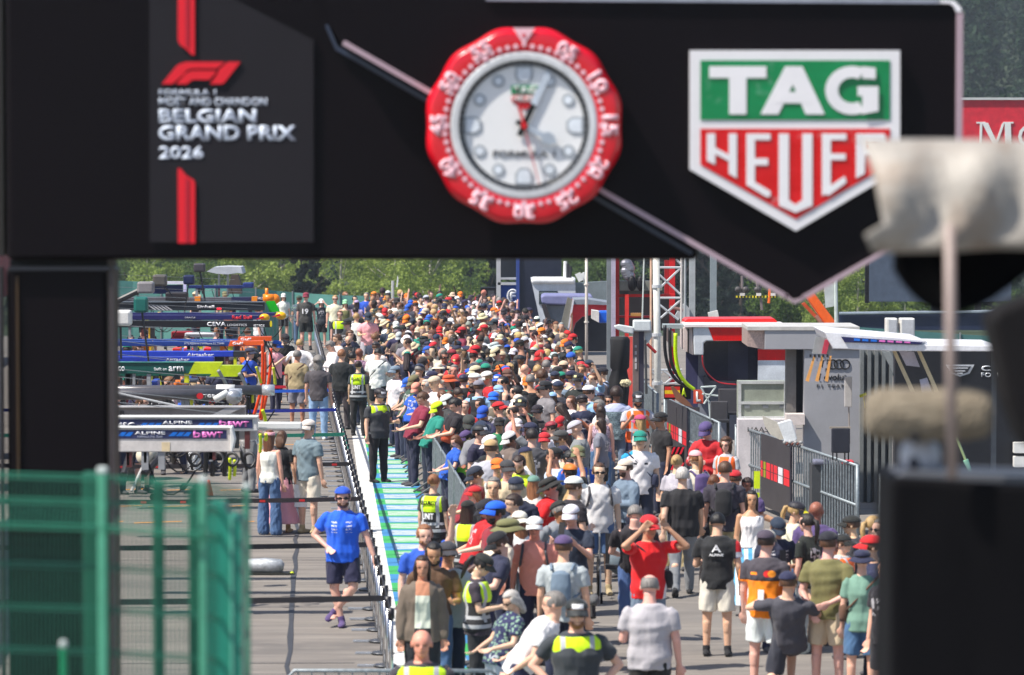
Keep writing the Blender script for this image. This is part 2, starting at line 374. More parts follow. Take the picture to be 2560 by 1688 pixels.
MB().pprism([(cx + 8 * math.cos(a), cy + 8 * math.sin(a)) for a in [j * math.pi / 6 for j in range(12)]], CY - .045, .01).build('hand_cap', mat((205, 20, 30), .4), clk)
# ================================================================ shield sign
SY = GY - .24
sh = thing('shield_sign', (P(1990, 350, SY).x, SY + .07, P(1990, 350, SY).z), 'shield shaped sign in green and red with white border hanging on the black gantry', 'sign')
MB().pprism([(1725, 126), (2250, 126), (2250, 424), (1990, 578), (1725, 424)], SY, .07).build('border', mat((228, 226, 228), .4, var=.03), sh)
def wrinkle(rgb):
    n = NT('banner_vinyl'); o = n.obj(); h = n.noise(3.2, o, 3, .5, (1, 1, 2.4)); n.col(n.mix(n.ramp(n.noise(9, o, 3), .62, .75, 0, .22), s2l(rgb), (.5, .6, .6))); n.bump(h, .5, .02); return n.fin(.3)
MB().pprism([(1751, 151), (2225, 151), (2225, 300), (1751, 300)], SY - .006, .005).build('green_field', wrinkle((0, 128, 72)), sh)
MB().pprism([(1751, 322), (2225, 322), (2225, 410), (1990, 548), (1751, 412)], SY - .006, .005).build('red_field', wrinkle((208, 4, 10)), sh)
WL = mat((232, 230, 232), .4, var=.03)
def strokes(polys, name='lettering', Y=SY - .012):
    b = MB()
    for p in polys: b.pprism(p, Y, .005); Y -= .0007
    b.build(name, WL, sh)
strokes([[(1773, 166), (1916, 166), (1916, 195), (1773, 195)], [(1823, 195.2), (1866, 195.2), (1866, 286), (1823, 286)]])
strokes([[(1963, 166), (2004, 166), (1946, 286), (1901, 286)], [(1963, 166), (2006, 166), (2062, 286), (2014, 286)], [(1955, 230), (2015, 230), (2028, 258), (1936, 258)]])
G_ = []
for i in range(18):
    t = R(-58 + 16.2 * i); t2 = R(-58 + 16.2 * (i + 1)) ; q = []
    for r, tt in ((1, t), (1, t2), (.55, t2), (.55, t)): q.append((2132 - 68 * r * math.sin(-tt + math.pi / 2) * -1 * -1 if False else 2132 + 68 * r * math.cos(tt), 226 + (61 * r if r == 1 else 61 * .54) * math.sin(tt)))
    G_.append(q)
G_ = []
for i in range(16):
    q = []
    for r, tt in ((1, i), (1, i + 1.02), (.52, i + 1.02), (.52, i)):
        a = R(62 + 236 * tt / 16); q.append((2130 + 67 * r * math.cos(a), 226 + 61 * r * math.sin(a)))
    G_.append(q)
G_ += [[(2155, 166), (2189, 170), (2189, 198), (2155, 196)], [(2144, 216), (2196, 216), (2196, 278), (2155, 286), (2156, 240), (2144, 240)]]
strokes(G_)
strokes([[(1767, 334), (1788, 334), (1788, 412), (1767, 402)], [(1822, 334), (1842, 334), (1842, 446), (1822, 434)], [(1786, 368), (1824, 388), (1824, 404), (1786, 384)]])
strokes([[(1866, 334), (1887, 334), (1887, 474), (1866, 462)], [(1887, 334), (1926, 334), (1926, 350), (1887, 350)], [(1887, 396), (1920, 396), (1920, 413), (1887, 413)], [(1866, 462), (1887, 455), (1926, 478), (1926, 492), (1915, 492)]])
strokes([[(1947, 334), (1972, 334), (1972, 506), (1947, 516)], [(2006, 334), (2031, 334), (2031, 516), (2006, 506)], [(1947, 500), (1972, 500), (1989, 512), (2006, 500), (2031, 500), (2031, 514), (1989, 532), (1947, 514)]])
strokes([[(2055, 334), (2077, 334), (2077, 480), (2055, 490)], [(2077, 334), (2116, 334), (2116, 350), (2077, 350)], [(2077, 384), (2114, 384), (2114, 400), (2077, 400)], [(2062, 480), (2077, 464), (2112, 440), (2116, 456), (2070, 490)]])
strokes([[(2140, 334), (2162, 334), (2162, 434), (2140, 446)], [(2162, 334), (2212, 334), (2212, 350), (2162, 350)], [(2196, 334), (2214, 340), (2214, 384), (2196, 388)], [(2162, 372), (2212, 372), (2206, 388), (2162, 388)], [(2180, 388), (2200, 386), (2214, 410), (2196, 420)]])
# ================================================================ terrace + green fence in the foreground
struct(MB().box(-4, 4, -6, 17, 2.9, 3.3).box(-4, 4, 16.8, 17, 0, 2.9).build('terrace', mat((120, 120, 118), .8)))
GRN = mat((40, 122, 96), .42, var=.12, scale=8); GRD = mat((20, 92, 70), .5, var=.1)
def mesh_panel(label, x0, x1, Y0, Y1, ytops, post_px=(), tone=GRN, dx=10.5, wr=.0032, fold=True):
    """welded mesh fence panel: verticals, double horizontals, folded V at the top"""
    t = thing('mesh_fence_panel', (P(x0, 1200, Y0).x, Y0, 3.3), label, 'fence', 'green welded mesh fence panels')
    b = MB(); nW = int((x1 - x0) / dx); prof = [(1195, 0), (1262, 0.0), (1312, -.06), (1335, -.012), (2300, 0)] if fold else [(1195, 0), (2300, 0)]
    def yy(fr): return Y0 + (Y1 - Y0) * fr
    for i in range(nW + 1):
        fr = i / nW; x = x0 + (x1 - x0) * fr; b.tube([P(x, py + (ytops[1] - ytops[0]) * fr + ytops[0] - 1190, yy(fr)) + Vector((0, o, 0)) for py, o in prof], wr, 4)
    for py in (1190, 1252, 1312, 1412, 1518, 1625, 1730, 1835, 2000, 2200):
        for dz in (-4, 6):
            h = MB()
            a = P(x0, py + dz + ytops[0] - 1190, yy(0)); c = P(x1, py + dz + ytops[1] - 1190, yy(1)); o = Vector((0, -.06 if (py == 1312 and fold) else 0, 0)); h.bar(a + o, c + o, .0048, 5); h.build('cross_wire', GRN, t)
    b.build('vertical_wires', mat((30, 100, 80), .5), t)
    return t
FY = 15.0
mesh_panel('green welded mesh fence panel left of the foreground post, in front of the gantry leg', -90, 246, FY, FY, (1184, 1194))
mesh_panel('green welded mesh fence panel right of the foreground post with daylight behind it', 262, 508, FY, FY - .05, (1195, 1212))
t = mesh_panel('short green mesh fence panel turning the corner beside the lane', 520, 622, FY - .05, FY + 1.5, (1212, 1236), dx=7)
def post(px, ytop, Y, r, label, m_=GRN, cap=True):
    t = thing('fence_post', (P(px, 1400, Y).x, Y, 3.3), label, 'fence post', 'green fence posts'); p = P(px, ytop, Y)
    b = MB(); b.box(p.x - r, p.x + r, Y - r, Y + r, 3.3, p.z); b.build('post', m_, t, bevel=.006)
    if cap: MB().box(p.x - r * 1.1, p.x + r * 1.1, Y - r * 1.1, Y + r * 1.1, p.z + .0015, p.z + .03).build('cap', mat((190, 200, 196), .5), t, bevel=.008)
post(256, 1185, FY - .04, .0195, 'pale green square fence post in front of the black gantry leg', mat((78, 156, 126), .4))
post(508, 1208, FY - .06, .016, 'green fence post at the right end of the straight mesh', mat((74, 150, 122), .4))
post(617, 1225, FY + 1.2, .015, 'last green fence post beside the grey lane', mat((84, 150, 124), .4))
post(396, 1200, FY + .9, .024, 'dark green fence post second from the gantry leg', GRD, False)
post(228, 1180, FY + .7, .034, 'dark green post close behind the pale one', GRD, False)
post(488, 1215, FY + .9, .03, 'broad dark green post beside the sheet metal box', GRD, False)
post(158, 1620, FY - 1.2, .013, 'short bright green post low in the left corner', mat((0, 128, 84), .4))
# green sheet cabinet at the corner
t = thing('green_cabinet', (P(560, 1500, FY + .5).x, FY + .5, 3.3), 'smooth green metal cabinet standing behind the corner of the mesh fence', 'cabinet')
MB().pprism([(520, 1262), (555, 1262), (572, 1292), (604, 1300), (604, 2300), (520, 2300)], FY + .35, .25).build('body', mat((40, 138, 118), .35), t)
MB().px(576, 1285, 584, 2300, FY + .34, .02).build('door_edge', mat((120, 200, 178), .4), t)
# ================================================================ broadcast camera position, right foreground
CYY = 11.5
t = thing('camera_umbrella', (P(2376, 1200, CYY).x, CYY, 3.3), 'white rain and sun umbrella with black lining on a thin pole at the right edge', 'umbrella')
b = MB(); vs = []; cols = 26
prof = [(348, .45), (356, .12), (392, .03), (470, -.02), (548, .0), (600, -.01), (622, .02)]
for j, (py, off) in enumerate(prof):
    for i in range(cols + 1):
        fr = i / cols; x = 2150 + (2900 - 2150) * fr
        if j == 0: x = 2152 + 748 * fr
        xl = [2152, 2150, 2156, 2172, 2186, 2140, 2160][j]; x = xl + (2900 - xl) * fr
        sag = 30 * math.sin(fr * 9 + .5) * (.2 if j < 2 else .9) * (1 if 2 <= j <= 4 else .3) + (18 * fr if j == 0 else 0)
        p = P(x, py + sag * .5 - (20 if j == 5 and i < 2 else 0), CYY); vs.append((p.x, p.y - .25 + off + .03 * math.sin(fr * 23 + j), p.z))
b.add(vs, [(j * (cols + 1) + i, j * (cols + 1) + i + 1, (j + 1) * (cols + 1) + i + 1, (j + 1) * (cols + 1) + i) for j in range(len(prof) - 1) for i in range(cols)])
n = NT('umbrella_cloth'); o = n.obj(); n.col(n.mix(n.ramp(n.noise(5, o, 3), .5, .65, 0, .5), s2l((158, 152, 144)), s2l((134, 114, 96)))); n.bump(n.noise(7, o, 4), .5, .03); UC = n.fin(.55)
cnp = b.build('canopy', UC, t, smooth=True); md = cnp.modifiers.new('s', 'SOLIDIFY'); md.thickness = .006
b = MB(); vs = []
for j in range(7):
    for i in range(17):
        fr = i / 16; x = 2232 + (2640 - 2232) * fr; yb = 620 + 165 * math.sin(math.pi * min(1, (fr * .95 + .05)) ** .75) * (j / 6)
        p = P(x, yb, CYY); vs.append((p.x, p.y + .12 * math.sin(math.pi * fr) * math.cos(j / 6 * 1.4), p.z))
b.add(vs, [(j * 17 + i, j * 17 + i + 1, j * 17 + 18 + i, j * 17 + 17 + i) for j in range(6) for i in range(16)])
BLKC = mat((5, 5, 6), .9, spec=.05); q = b.build('lining', BLKC, t, smooth=True); md = q.modifiers.new('s', 'SOLIDIFY'); md.thickness = .01
MB().bar(P(2374, 560, CYY - .32), P(2380, 1195, CYY - .3), .0175, 12).build('pole', mat((150, 134, 128), .5), t, smooth=True)
t = thing('camera_cover', (P(2400, 1400, CYY - .2).x, CYY, 3.3), 'big black cloth covered camera box filling the lower right corner', 'camera cover')
n = NT('black_cover'); o = n.obj(); n.col(s2l((8, 7, 10))); n.b.inputs['Specular IOR Level'].default_value = .12; n.bump(n.noise(4, o, 3, .5, (1, 1, .5)), .6, .04); CV = n.fin(.65)
MB().pprism([(2228, 1192), (2640, 1218), (2640, 2600), (2222, 2600)], CYY - .25, .5).build('cloth', CV, t, bevel=.02)
MB().pprism([(2262, 1180), (2640, 1192), (2640, 1214), (2240, 1196)], CYY - .2, .3).build('top_lid', mat((96, 98, 104), .5), t)
t = thing('furry_microphone', P(2320, 1040, CYY - .1), 'fluffy grey brown windshield of a microphone in front of the dark stand', 'microphone')
b = MB(); c0 = P(2320, 1036, CYY - .1); vs = []; nu, nv = 40, 40
for j in range(nv + 1):
    ph = math.pi * j / nv
    for i in range(nu):
        a = 2 * math.pi * i / nu; rx = .197 * (abs(math.cos(ph)) ** .45) * (1 if math.cos(ph) > 0 else -1); rr = .08 * math.sin(ph) ** .45
        q = rr * (1 + .12 * random.random()); vs.append((c0.x + rx * (1 + .04 * random.random()), c0.y + q * math.cos(a), c0.z + q * math.sin(a)))
b.add(vs, [(j * nu + i, (j + 1) * nu + i, (j + 1) * nu + (i + 1) % nu, j * nu + (i + 1) % nu) for j in range(nv) for i in range(nu)])
n = NT('fur'); o = n.obj(); n.col(n.mix(n.noise(40, o, 5), s2l((96, 86, 72)), s2l((170, 158, 138)))); n.bump(n.noise(120, o, 4), 1, .01); b.build('windshield', n.fin(.95), t)
MB().bar(P(2262, 1060, CYY - .15), P(2296, 1100, CYY - .15), .018, 10).build('clamp', mat((42, 42, 46), .5), t)
t = thing('broadcast_camera', P(2300, 1150, CYY), 'pale grey camera head with black fittings under the fluffy microphone', 'camera')
MB().ell(P(2300, 1142, CYY), (.065, .07, .078), 20, 12).build('housing', mat((190, 192, 202), .3), t, smooth=True)
MB().px(2240, 1095, 2262, 1192, CYY + .02, .06).build('bracket', mat((38, 38, 44), .4), t, bevel=.01)
MB().px(2322, 1092, 2352, 1130, CYY + .02, .06).build('viewfinder', mat((36, 36, 40), .4), t, bevel=.01)
MB().ell(P(2285, 1160, CYY - .06), (.02, .02, .026), 14, 8).build('lens', mat((60, 60, 70), .2), t, smooth=True)
t = thing('monitor_hood', P(2540, 900, CYY - .6), 'dark monitor hood leaning in at the right edge of the picture', 'monitor')
MB().pprism([(2478, 800), (2500, 770), (2700, 700), (2700, 1180), (2560, 1110), (2520, 1000)], CYY - .7, .25).build('hood', mat((22, 20, 21), .7, spec=.15), t, bevel=.02)
# ================================================================ people: shared meshes
def nrm(v): v = np.asarray(v, float); return v / (np.linalg.norm(v) + 1e-9)
def loft(b, pts, rad, up=None, n=12):
    """closed tube through pts with elliptical radii (r_side, r_front)"""
    pts = [np.asarray(p, float) for p in pts]; vs = []; fs = []; up = np.array((0, -1., 0)) if up is None else nrm(up)
    K = len(pts)
    for k in range(K):
        d = nrm(pts[min(k + 1, K - 1)] - pts[max(k - 1, 0)]); s = np.cross(up, d)
        if np.linalg.norm(s) < .15: s = np.cross(np.array((1, 0, 0.)), d)
        s = nrm(s); f = np.cross(d, s); rs, rf = rad[k] if isinstance(rad[k], tuple) else (rad[k], rad[k])
        for i in range(n):
            a = 2 * math.pi * i / n; vs.append(pts[k] + s * math.cos(a) * rs + f * math.sin(a) * rf)
    for k in range(K - 1):
        for i in range(n): fs.append((k * n + i, k * n + (i + 1) % n, k * n + n + (i + 1) % n, k * n + n + i))
    fs += [tuple(range(n))[::-1], tuple(range(len(vs) - n, len(vs)))]
    b.add(vs, fs)
def cap_(b, a, c, r0, r1, up=None, n=10, sq=1.):
    a = np.asarray(a, float); c = np.asarray(c, float); d = nrm(c - a)
    pts = [a - d * r0 * .85, a - d * r0 * .45, a, (a + c) / 2, c, c + d * r1 * .45, c + d * r1 * .85]
    rr = [r0 * .45, r0 * .88, r0, (r0 + r1) / 2 * 1.03, r1, r1 * .88, r1 * .45]
    loft(b, pts, [(x, x * sq) for x in rr], up, n)
POSES = {  # arms: (upper dir, fore dir) for the -X side then the +X side; x is mirrored outward; person faces -Y
 'stand': dict(A=((.16, 0, -1), (.06, -.15, -1)), B=((.16, 0, -1), (.06, -.22, -1))),
 'stand2': dict(A=((.2, .05, -1), (.1, -.2, -1)), B=((.2, -.1, -1), (-.3, -1, .1)), hp=15),
 'phone': dict(A=((.25, -.45, -.9), (-.45, -.75, .75)), B=((.25, -.45, -.9), (-.5, -.75, .7)), hp=12),
 'lowphone': dict(A=((.2, -.25, -1), (-.5, -.9, .15)), B=((.2, -.2, -1), (-.55, -.9, .1)), hp=28),
 'armsup': dict(A=((.3, -.5, .85), (-.1, -.35, 1)), B=((.3, -.5, .8), (-.3, -.3, 1))),
 'oneup': dict(A=((.2, .0, -1), (.1, -.3, -1)), B=((.3, -.45, .9), (.0, -.3, 1))),
 'lean': dict(A=((.3, -.45, -.95), (-.25, -.85, -.35)), B=((.3, -.45, -.95), (-.3, -.85, -.2)), lean=22, hp=20),
 'lean2': dict(A=((.3, -.7, -.8), (.0, -.7, -.8)), B=((.2, -.9, -.4), (-.1, -1, .2)), lean=38, hp=5),
 'hip': dict(A=((.75, .25, -.85), (-.75, -.3, -.85)), B=((.16, 0, -1), (.1, -.1, -1))),
 'walk': dict(A=((.15, -.35, -1), (.05, -.6, -1)), B=((.15, .4, -1), (.05, .1, -1)), legs=((0, -.35, -1), (0, -.12, -1), (0, .3, -1), (0, .55, -1))),
 'cross': dict(A=((.2, -.2, -1), (-.9, -.6, .12)), B=((.2, -.2, -1), (-.9, -.5, -.05))),
 'wave': dict(A=((.16, 0, -1), (.0, -.3, -1)), B=((.9, -.1, -.4), (.8, -.3, -.1))),
 'behind': dict(A=((.3, .25, -1), (-.75, .45, -.4)), B=((.25, .1, -1), (-.5, .5, -.8))),
 'crouch': dict(A=((.5, -.6, -.5), (-.6, -.35, .85)), B=((.75, -.45, -.2), (-.8, -.35, .55)), lean=18, hp=-5, legs=((-.25, -1, -.35), (0, .35, -1), (.2, -.1, -1), (0, 1, -.15)), drop=1),
 'hands_head': dict(A=((.62, -.68, .22), (-.78, .15, .62)), B=((.45, -.8, .12), (-.62, .22, .72)), hp=5),
 'akimbo': dict(A=((.7, .2, -.9), (-.7, -.45, -.75)), B=((.7, .2, -.9), (-.7, -.45, -.75))),
 'rail': dict(A=((.55, .15, -.85), (-.6, -.5, -.5)), B=((.38, -.1, -1), (.35, -.2, -1)), legs=((.02, -.05, -1), (-.2, .0, -1), (.1, -.25, -1), (-.72, .3, -1)), hyaw=8),
 'reach': dict(A=((.3, -.75, -.75), (.0, -.9, -.6)), B=((.2, -.3, -1), (-.3, -.8, -.6)), lean=32, hp=-8),
 'sit': dict(A=((.25, -.3, -1), (-.2, -.9, -.3)), B=((.25, -.3, -1), (-.2, -.9, -.3)), legs=((.12, -1, -.08), (0, -.05, -1), (.12, -1, -.08), (0, -.05, -1)), lean=12, hp=18),
}
SK = {}
def skel(pose, fem):
    k = (pose, fem)
    if k in SK: return SK[k]
    p = POSES[pose]; sw = .185 if not fem else .162; J = {}
    lean = R(p.get('lean', 0)); L = np.array([[1, 0, 0], [0, math.cos(lean), math.sin(lean)], [0, -math.sin(lean), math.cos(lean)]])
    def T(v): return L @ np.asarray(v, float)          # torso point relative to the pelvis
    legs = p.get('legs', ((.05, 0, -1), (.02, 0, -1), (.05, 0, -1), (.02, 0, -1)))
    for i, sgn in enumerate((-1, 1)):
        h = np.array((sgn * .09, 0, -.02)); td = np.array(legs[2 * i], float); sd_ = np.array(legs[2 * i + 1], float)
        td[0] *= sgn; sd_[0] *= sgn
        kn = h + nrm(td) * .43; an = kn + nrm(sd_) * .42; J['hip%d' % i], J['knee%d' % i], J['ank%d' % i] = h, kn, an
    low = min(J['ank0'][2], J['ank1'][2]) - .085
    if p.get('drop'): low = min(low, J['knee1'][2] - .06, J['ank0'][2] - .085)
    J['pel'] = np.array((0, 0, 0.)); J['L'] = L
    J['waist'] = T((0, 0, .18)); J['chest'] = T((0, 0, .36)); J['shz'] = T((0, .0, .50)); J['neck'] = T((0, .01, .55)); J['nk2'] = T((0, -.008, .625))
    hp = R(p.get('hp', 0)) + lean * .35; hy = R(p.get('hyaw', 0))
    Rh = Matrix.Rotation(hy, 3, 'Z') @ Matrix.Rotation(hp, 3, 'X')
    J['head'] = J['nk2'] + np.array(Rh @ Vector((0, -.012, .085))); J['Rh'] = Rh
    for i, (sgn, key) in enumerate(((-1, 'A'), (1, 'B'))):
        s = T((sgn * sw, .005, .46)); a = np.array(p[key][0], float); c = np.array(p[key][1], float); a[0] *= sgn; c[0] *= sgn
        if lean and pose not in ('lean', 'lean2', 'reach', 'crouch', 'sit'): pass
        e = s + nrm(a) * .285; wv = e + nrm(c) * .25
        J['sh%d' % i], J['el%d' % i], J['wr%d' % i], J['hd%d' % i] = s, e, wv, nrm(c)
    for q in J:
        if isinstance(J[q], np.ndarray) and J[q].shape == (3,) and not q.startswith('hd'): J[q] = J[q] - np.array((0, 0, low))
    SK[k] = J; return J
def remesh(b, vox, smooth=4, name='figure'):
    me = b.mesh(name); o = bpy.data.objects.new('r', me); COL.objects.link(o)
    r = o.modifiers.new('r', 'REMESH'); r.mode = 'VOXEL'; r.voxel_size = vox; r.use_smooth_shade = True
    s = o.modifiers.new('s', 'SMOOTH'); s.factor = .5; s.iterations = smooth
    out = bpy.data.meshes.new_from_object(o.evaluated_get(bpy.context.evaluated_depsgraph_get()))
    bpy.data.objects.remove(o); bpy.data.meshes.remove(me); out.name = name
    out.polygons.foreach_set('use_smooth', [True] * len(out.polygons)); return out
def coords(me):
    a = np.zeros(len(me.vertices) * 3); me.vertices.foreach_get('co', a); return a.reshape(-1, 3)
def folds(me, amp, seed):
    a = coords(me); nn = np.zeros(len(a) * 3); me.vertices.foreach_get('normal', nn); nn = nn.reshape(-1, 3); r = np.random.default_rng(seed)
    d = np.zeros(len(a))
    for k in range(7):
        kv = r.normal(0, 1, 3) * np.array((26, 26, 15)) * (1 + .4 * k / 3); d += np.sin(a @ kv + r.uniform(0, 6) + 1.6 * np.sin(a @ r.normal(0, 9, 3))) / (1 + .3 * k)
    a += nn * (amp * (np.tanh(d * .7) + .15))[:, None]; me.vertices.foreach_set('co', a.ravel()); me.update()
MCH = {}
def torso(b, J, fem, inf=0., z0=-.06, z1=.57, fat=1.):
    L = J['L']; pel = J['pel']
    S = [(-.11, .158, .115), (-.06, .155, .115), (.02, .165, .125), (.12, .148, .112), (.22, .15, .115), (.34, .175, .125), (.43, .182, .118), (.475, .168, .1), (.515, .12, .08), (.545, .082, .066), (.575, .06, .058)]
    if fem: S = [(-.11, .17, .12), (-.06, .165, .12), (.02, .168, .125), (.12, .135, .10), (.22, .128, .10), (.33, .148, .128), (.42, .152, .108), (.47, .142, .088), (.51, .1, .07), (.545, .068, .056), (.575, .05, .05)]
    S = [s for s in S if z0 - .001 <= s[0] <= z1 + .001]; pts = []; rad = []
    for z, rx, ry in S:
        f = fat if z < .4 else 1.; pts.append(pel + L @ np.array((0, -.01 * (f - 1) * 10, z))); rad.append((rx * (1 + (f - 1) * .8) + inf, ry * f + inf))
    loft(b, pts, rad, up=L @ np.array((0, -1, 0)), n=20)
def hand(b, J, i, sgn, fine):
    w_ = J['wr%d' % i]; d = J['hd%d' % i]; side = np.cross(d, np.array((0, -1., .3))); side = nrm(side if np.linalg.norm(side) > .2 else np.array((1., 0, 0))); nn = np.cross(side, d)
    loft(b, [w_ - d * .01, w_ + d * .03, w_ + d * .07, w_ + d * .095], [(.024, .019), (.036, .017), (.041, .016), (.034, .013)], up=nn, n=10)
    if not fine: loft(b, [w_ + d * .08, w_ + d * .13 + nn * .012, w_ + d * .165 + nn * .03], [(.037, .013), (.033, .012), (.02, .01)], up=nn, n=8)
    else:
        for k, ln in enumerate((.062, .074, .078, .070)):
            o = side * ((k - 1.5) * .0205); a = w_ + d * .088 + o; c = a + d * ln * .5 + nn * .008 + o * .12; e = c + d * ln * .5 + nn * .022 * (1 + .3 * k)
            cap_(b, a, c, .0098, .0092, n=7); cap_(b, c, e, .0092, .0078, n=7)
    tb = w_ + d * .03 - side * sgn * .026; tm = tb + d * .035 - side * sgn * .024 + nn * .01; te = tm + d * .03 - side * sgn * .004 + nn * .01
    cap_(b, tb, tm, .0125, .0105, n=7); cap_(b, tm, te, .0105, .0085, n=7)
def body_mesh(pose, fem, lod, fat=1.):
    k = ('body', pose, fem, lod, fat)
    if k in MCH: return MCH[k]
    J = skel(pose, fem); b = MB(); torso(b, J, fem, 0, fat=fat); g = .92 if fem else 1.
    loft(b, [J['neck'] - (0, 0, .03), J['neck'], J['nk2'], J['nk2'] + (0, 0, .03)], [(.085, .07), (.062 * g, .06 * g), (.054 * g, .056 * g), (.054 * g, .056 * g)], n=12)
    for i, sgn in enumerate((-1, 1)):
        cap_(b, J['sh%d' % i], J['el%d' % i], .052 * g, .039 * g); cap_(b, J['el%d' % i], J['wr%d' % i], .041 * g, .026 * g)
        hand(b, J, i, sgn, lod == 0)
        cap_(b, J['hip%d' % i], J['knee%d' % i], .088, .056); cap_(b, J['knee%d' % i], J['ank%d' % i], .055, .036)
        cf = J['knee%d' % i] * .68 + J['ank%d' % i] * .32; cap_(b, cf + (0, .012, .05), cf + (0, .012, -.05), .052, .046)
        a = J['ank%d' % i]; loft(b, [a + (0, .035, -.045), a + (0, -.03, -.05), a + (0, -.13, -.065)], [(.03, .028), (.036, .03), (.034, .015)], up=(0, 0, 1), n=8)
    h = J['head']; Rh = np.array(J['Rh']); s = 1. if fem else 1.04
    def H(v): return h + Rh @ (np.asarray(v, float) * s)
    def el(c, r, nu=16, nv=12):
        q = MB(); q.ell((0, 0, 0), r, nu, nv); b.add([H(np.array(v) + np.array(c)) for v in q.v], q.f)
    el((0, .012, .03), (.075, .094, .088)); el((0, -.028, -.035), (.058, .062, .075)); el((0, -.052, -.085), (.034, .034, .026)); el((0, -.04, .02), (.066, .055, .07))
    el((0, -.094, -.022), (.013, .018, .024), 8, 6); el((0, -.088, .012), (.05, .012, .01), 10, 6); el((0, -.086, -.062), (.022, .01, .011), 8, 6)
    for sg in (-1, 1): el((sg * .077, .012, -.006), (.012, .02, .032), 8, 6)
    me = remesh(b, (.0095, .014, .02)[lod], (3, 3, 2)[lod], 'person')
    a = coords(me); f = np.zeros(len(a)); beard = np.zeros(len(a))
    Ri = Rh.T; lc = ((a - h) @ Ri.T) / s
    for ex in (-.031, .031): f = np.maximum(f, np.exp(-(((lc[:, 0] - ex) / .018) ** 2 + ((lc[:, 2] - .0) / .011) ** 2)) * (lc[:, 1] < -.05) * 1.); f = np.maximum(f, np.exp(-(((lc[:, 0] - ex) / .02) ** 2 + ((lc[:, 2] - .022) / .006) ** 2)) * (lc[:, 1] < -.05) * .8)
    f = np.maximum(f, np.exp(-((lc[:, 0] / .022) ** 2 + ((lc[:, 2] + .062) / .006) ** 2)) * (lc[:, 1] < -.05) * .75)
    at = me.attributes.new('feat', 'FLOAT', 'POINT'); at.data.foreach_set('value', f)
    MCH[k] = me; return me
def top_mesh(pose, fem, lod, kind, fat=1.):
    """kind: tee, long, tank, jacket"""
    k = ('top', pose, fem, lod, kind, fat)
    if k in MCH: return MCH[k]
    J = skel(pose, fem); b = MB(); inf = {'tee': .022, 'long': .023, 'tank': .016, 'jacket': .04, 'crop': .014}[kind]; g = .92 if fem else 1.
    if kind in ('tank', 'crop'):
        torso(b, J, fem, inf, z0=(.02 if kind == 'crop' else -.06), z1=.50, fat=fat)
    else: torso(b, J, fem, inf, z0=-.11, z1=.545, fat=fat)
    if kind in ('tee', 'long', 'jacket'):
        b2 = [(.0, .062), (.30, .062), (.60, .066)]
        for i, sgn in enumerate((-1, 1)):
            s, e, w_ = J['sh%d' % i], J['el%d' % i], J['wr%d' % i]; d = nrm(e - s)
            loft(b, [s - d * .035 - (sgn * .02, 0, 0), s + d * .015, s + d * .10, s + d * (.285 if kind != 'tee' else .185)], [(.052 * g, .052 * g), (.063 * g + inf * .3, .066 * g + inf * .3), (.061 * g + inf * .4, .06 * g + inf * .4), ((.066 * g,) * 2 if kind == 'tee' else (.05 + inf * .5,) * 2)], n=14)
            if kind != 'tee': cap_(b, e, e + (w_ - e) * .96, .05 + inf * .5, .036 + inf * .4, n=12)
            if kind == 'jacket': cap_(b, e + (w_ - e) * .5, e + (w_ - e) * .9, .062, .05, n=12)
    me = remesh(b, (.012, .017, .024)[lod], (3, 3, 2)[lod], 'top'); folds(me, (.0085, .007, .005)[lod], hash(k[1:3]) % 99 if False else len(pose) * 7 + fem)
    MCH[k] = me; return me
def bot_mesh(pose, fem, lod, kind, fat=1.):
    """kind: trousers, shorts, skirt, wide"""
    k = ('bot', pose, fem, lod, kind, fat)
    if k in MCH: return MCH[k]
    J = skel(pose, fem); b = MB(); torso(b, J, fem, .009, z0=-.06, z1=(.12 if False else .02), fat=fat)
    pel = J['pel']
    if kind == 'skirt':
        an = (J['ank0'] + J['ank1']) / 2; loft(b, [pel + (0, 0, .06), pel + (0, 0, -.05), pel * .5 + an * .5, an + (0, 0, .08)], [(.15, .11), (.19, .15), (.24, .2), (.32, .26)], n=20)
    else:
        for i in range(2):
            h_, kn, an = J['hip%d' % i], J['knee%d' % i], J['ank%d' % i]; d = nrm(kn - h_)
            if kind == 'shorts': loft(b, [h_ + (0, 0, .05), h_ - (0, 0, .03), h_ + d * .2, h_ + d * .37], [(.09, .105), (.103, .112), (.1, .104), (.098, .1)], n=14)
            else:
                fl = .1 if kind == 'wide' else .066
                loft(b, [h_ + (0, 0, .05), h_ - (0, 0, .03), h_ + d * .22, kn], [(.09, .105), (.102, .11), (.088, .092), (.076 if kind != 'wide' else .085,) * 2], n=14)
                cap_(b, kn, an + (0, 0, -.02), .074 if kind != 'wide' else .085, fl if kind == 'wide' else .054, n=12)
        loft(b, [pel + (0, 0, .02), pel + (0, 0, -.1)], [(.12, .11), (.1, .1)], n=14)
    me = remesh(b, (.012, .017, .024)[lod], (3, 3, 2)[lod], 'bottom'); folds(me, (.007, .006, .004)[lod], len(pose) * 5 + fem)
    MCH[k] = me; return me
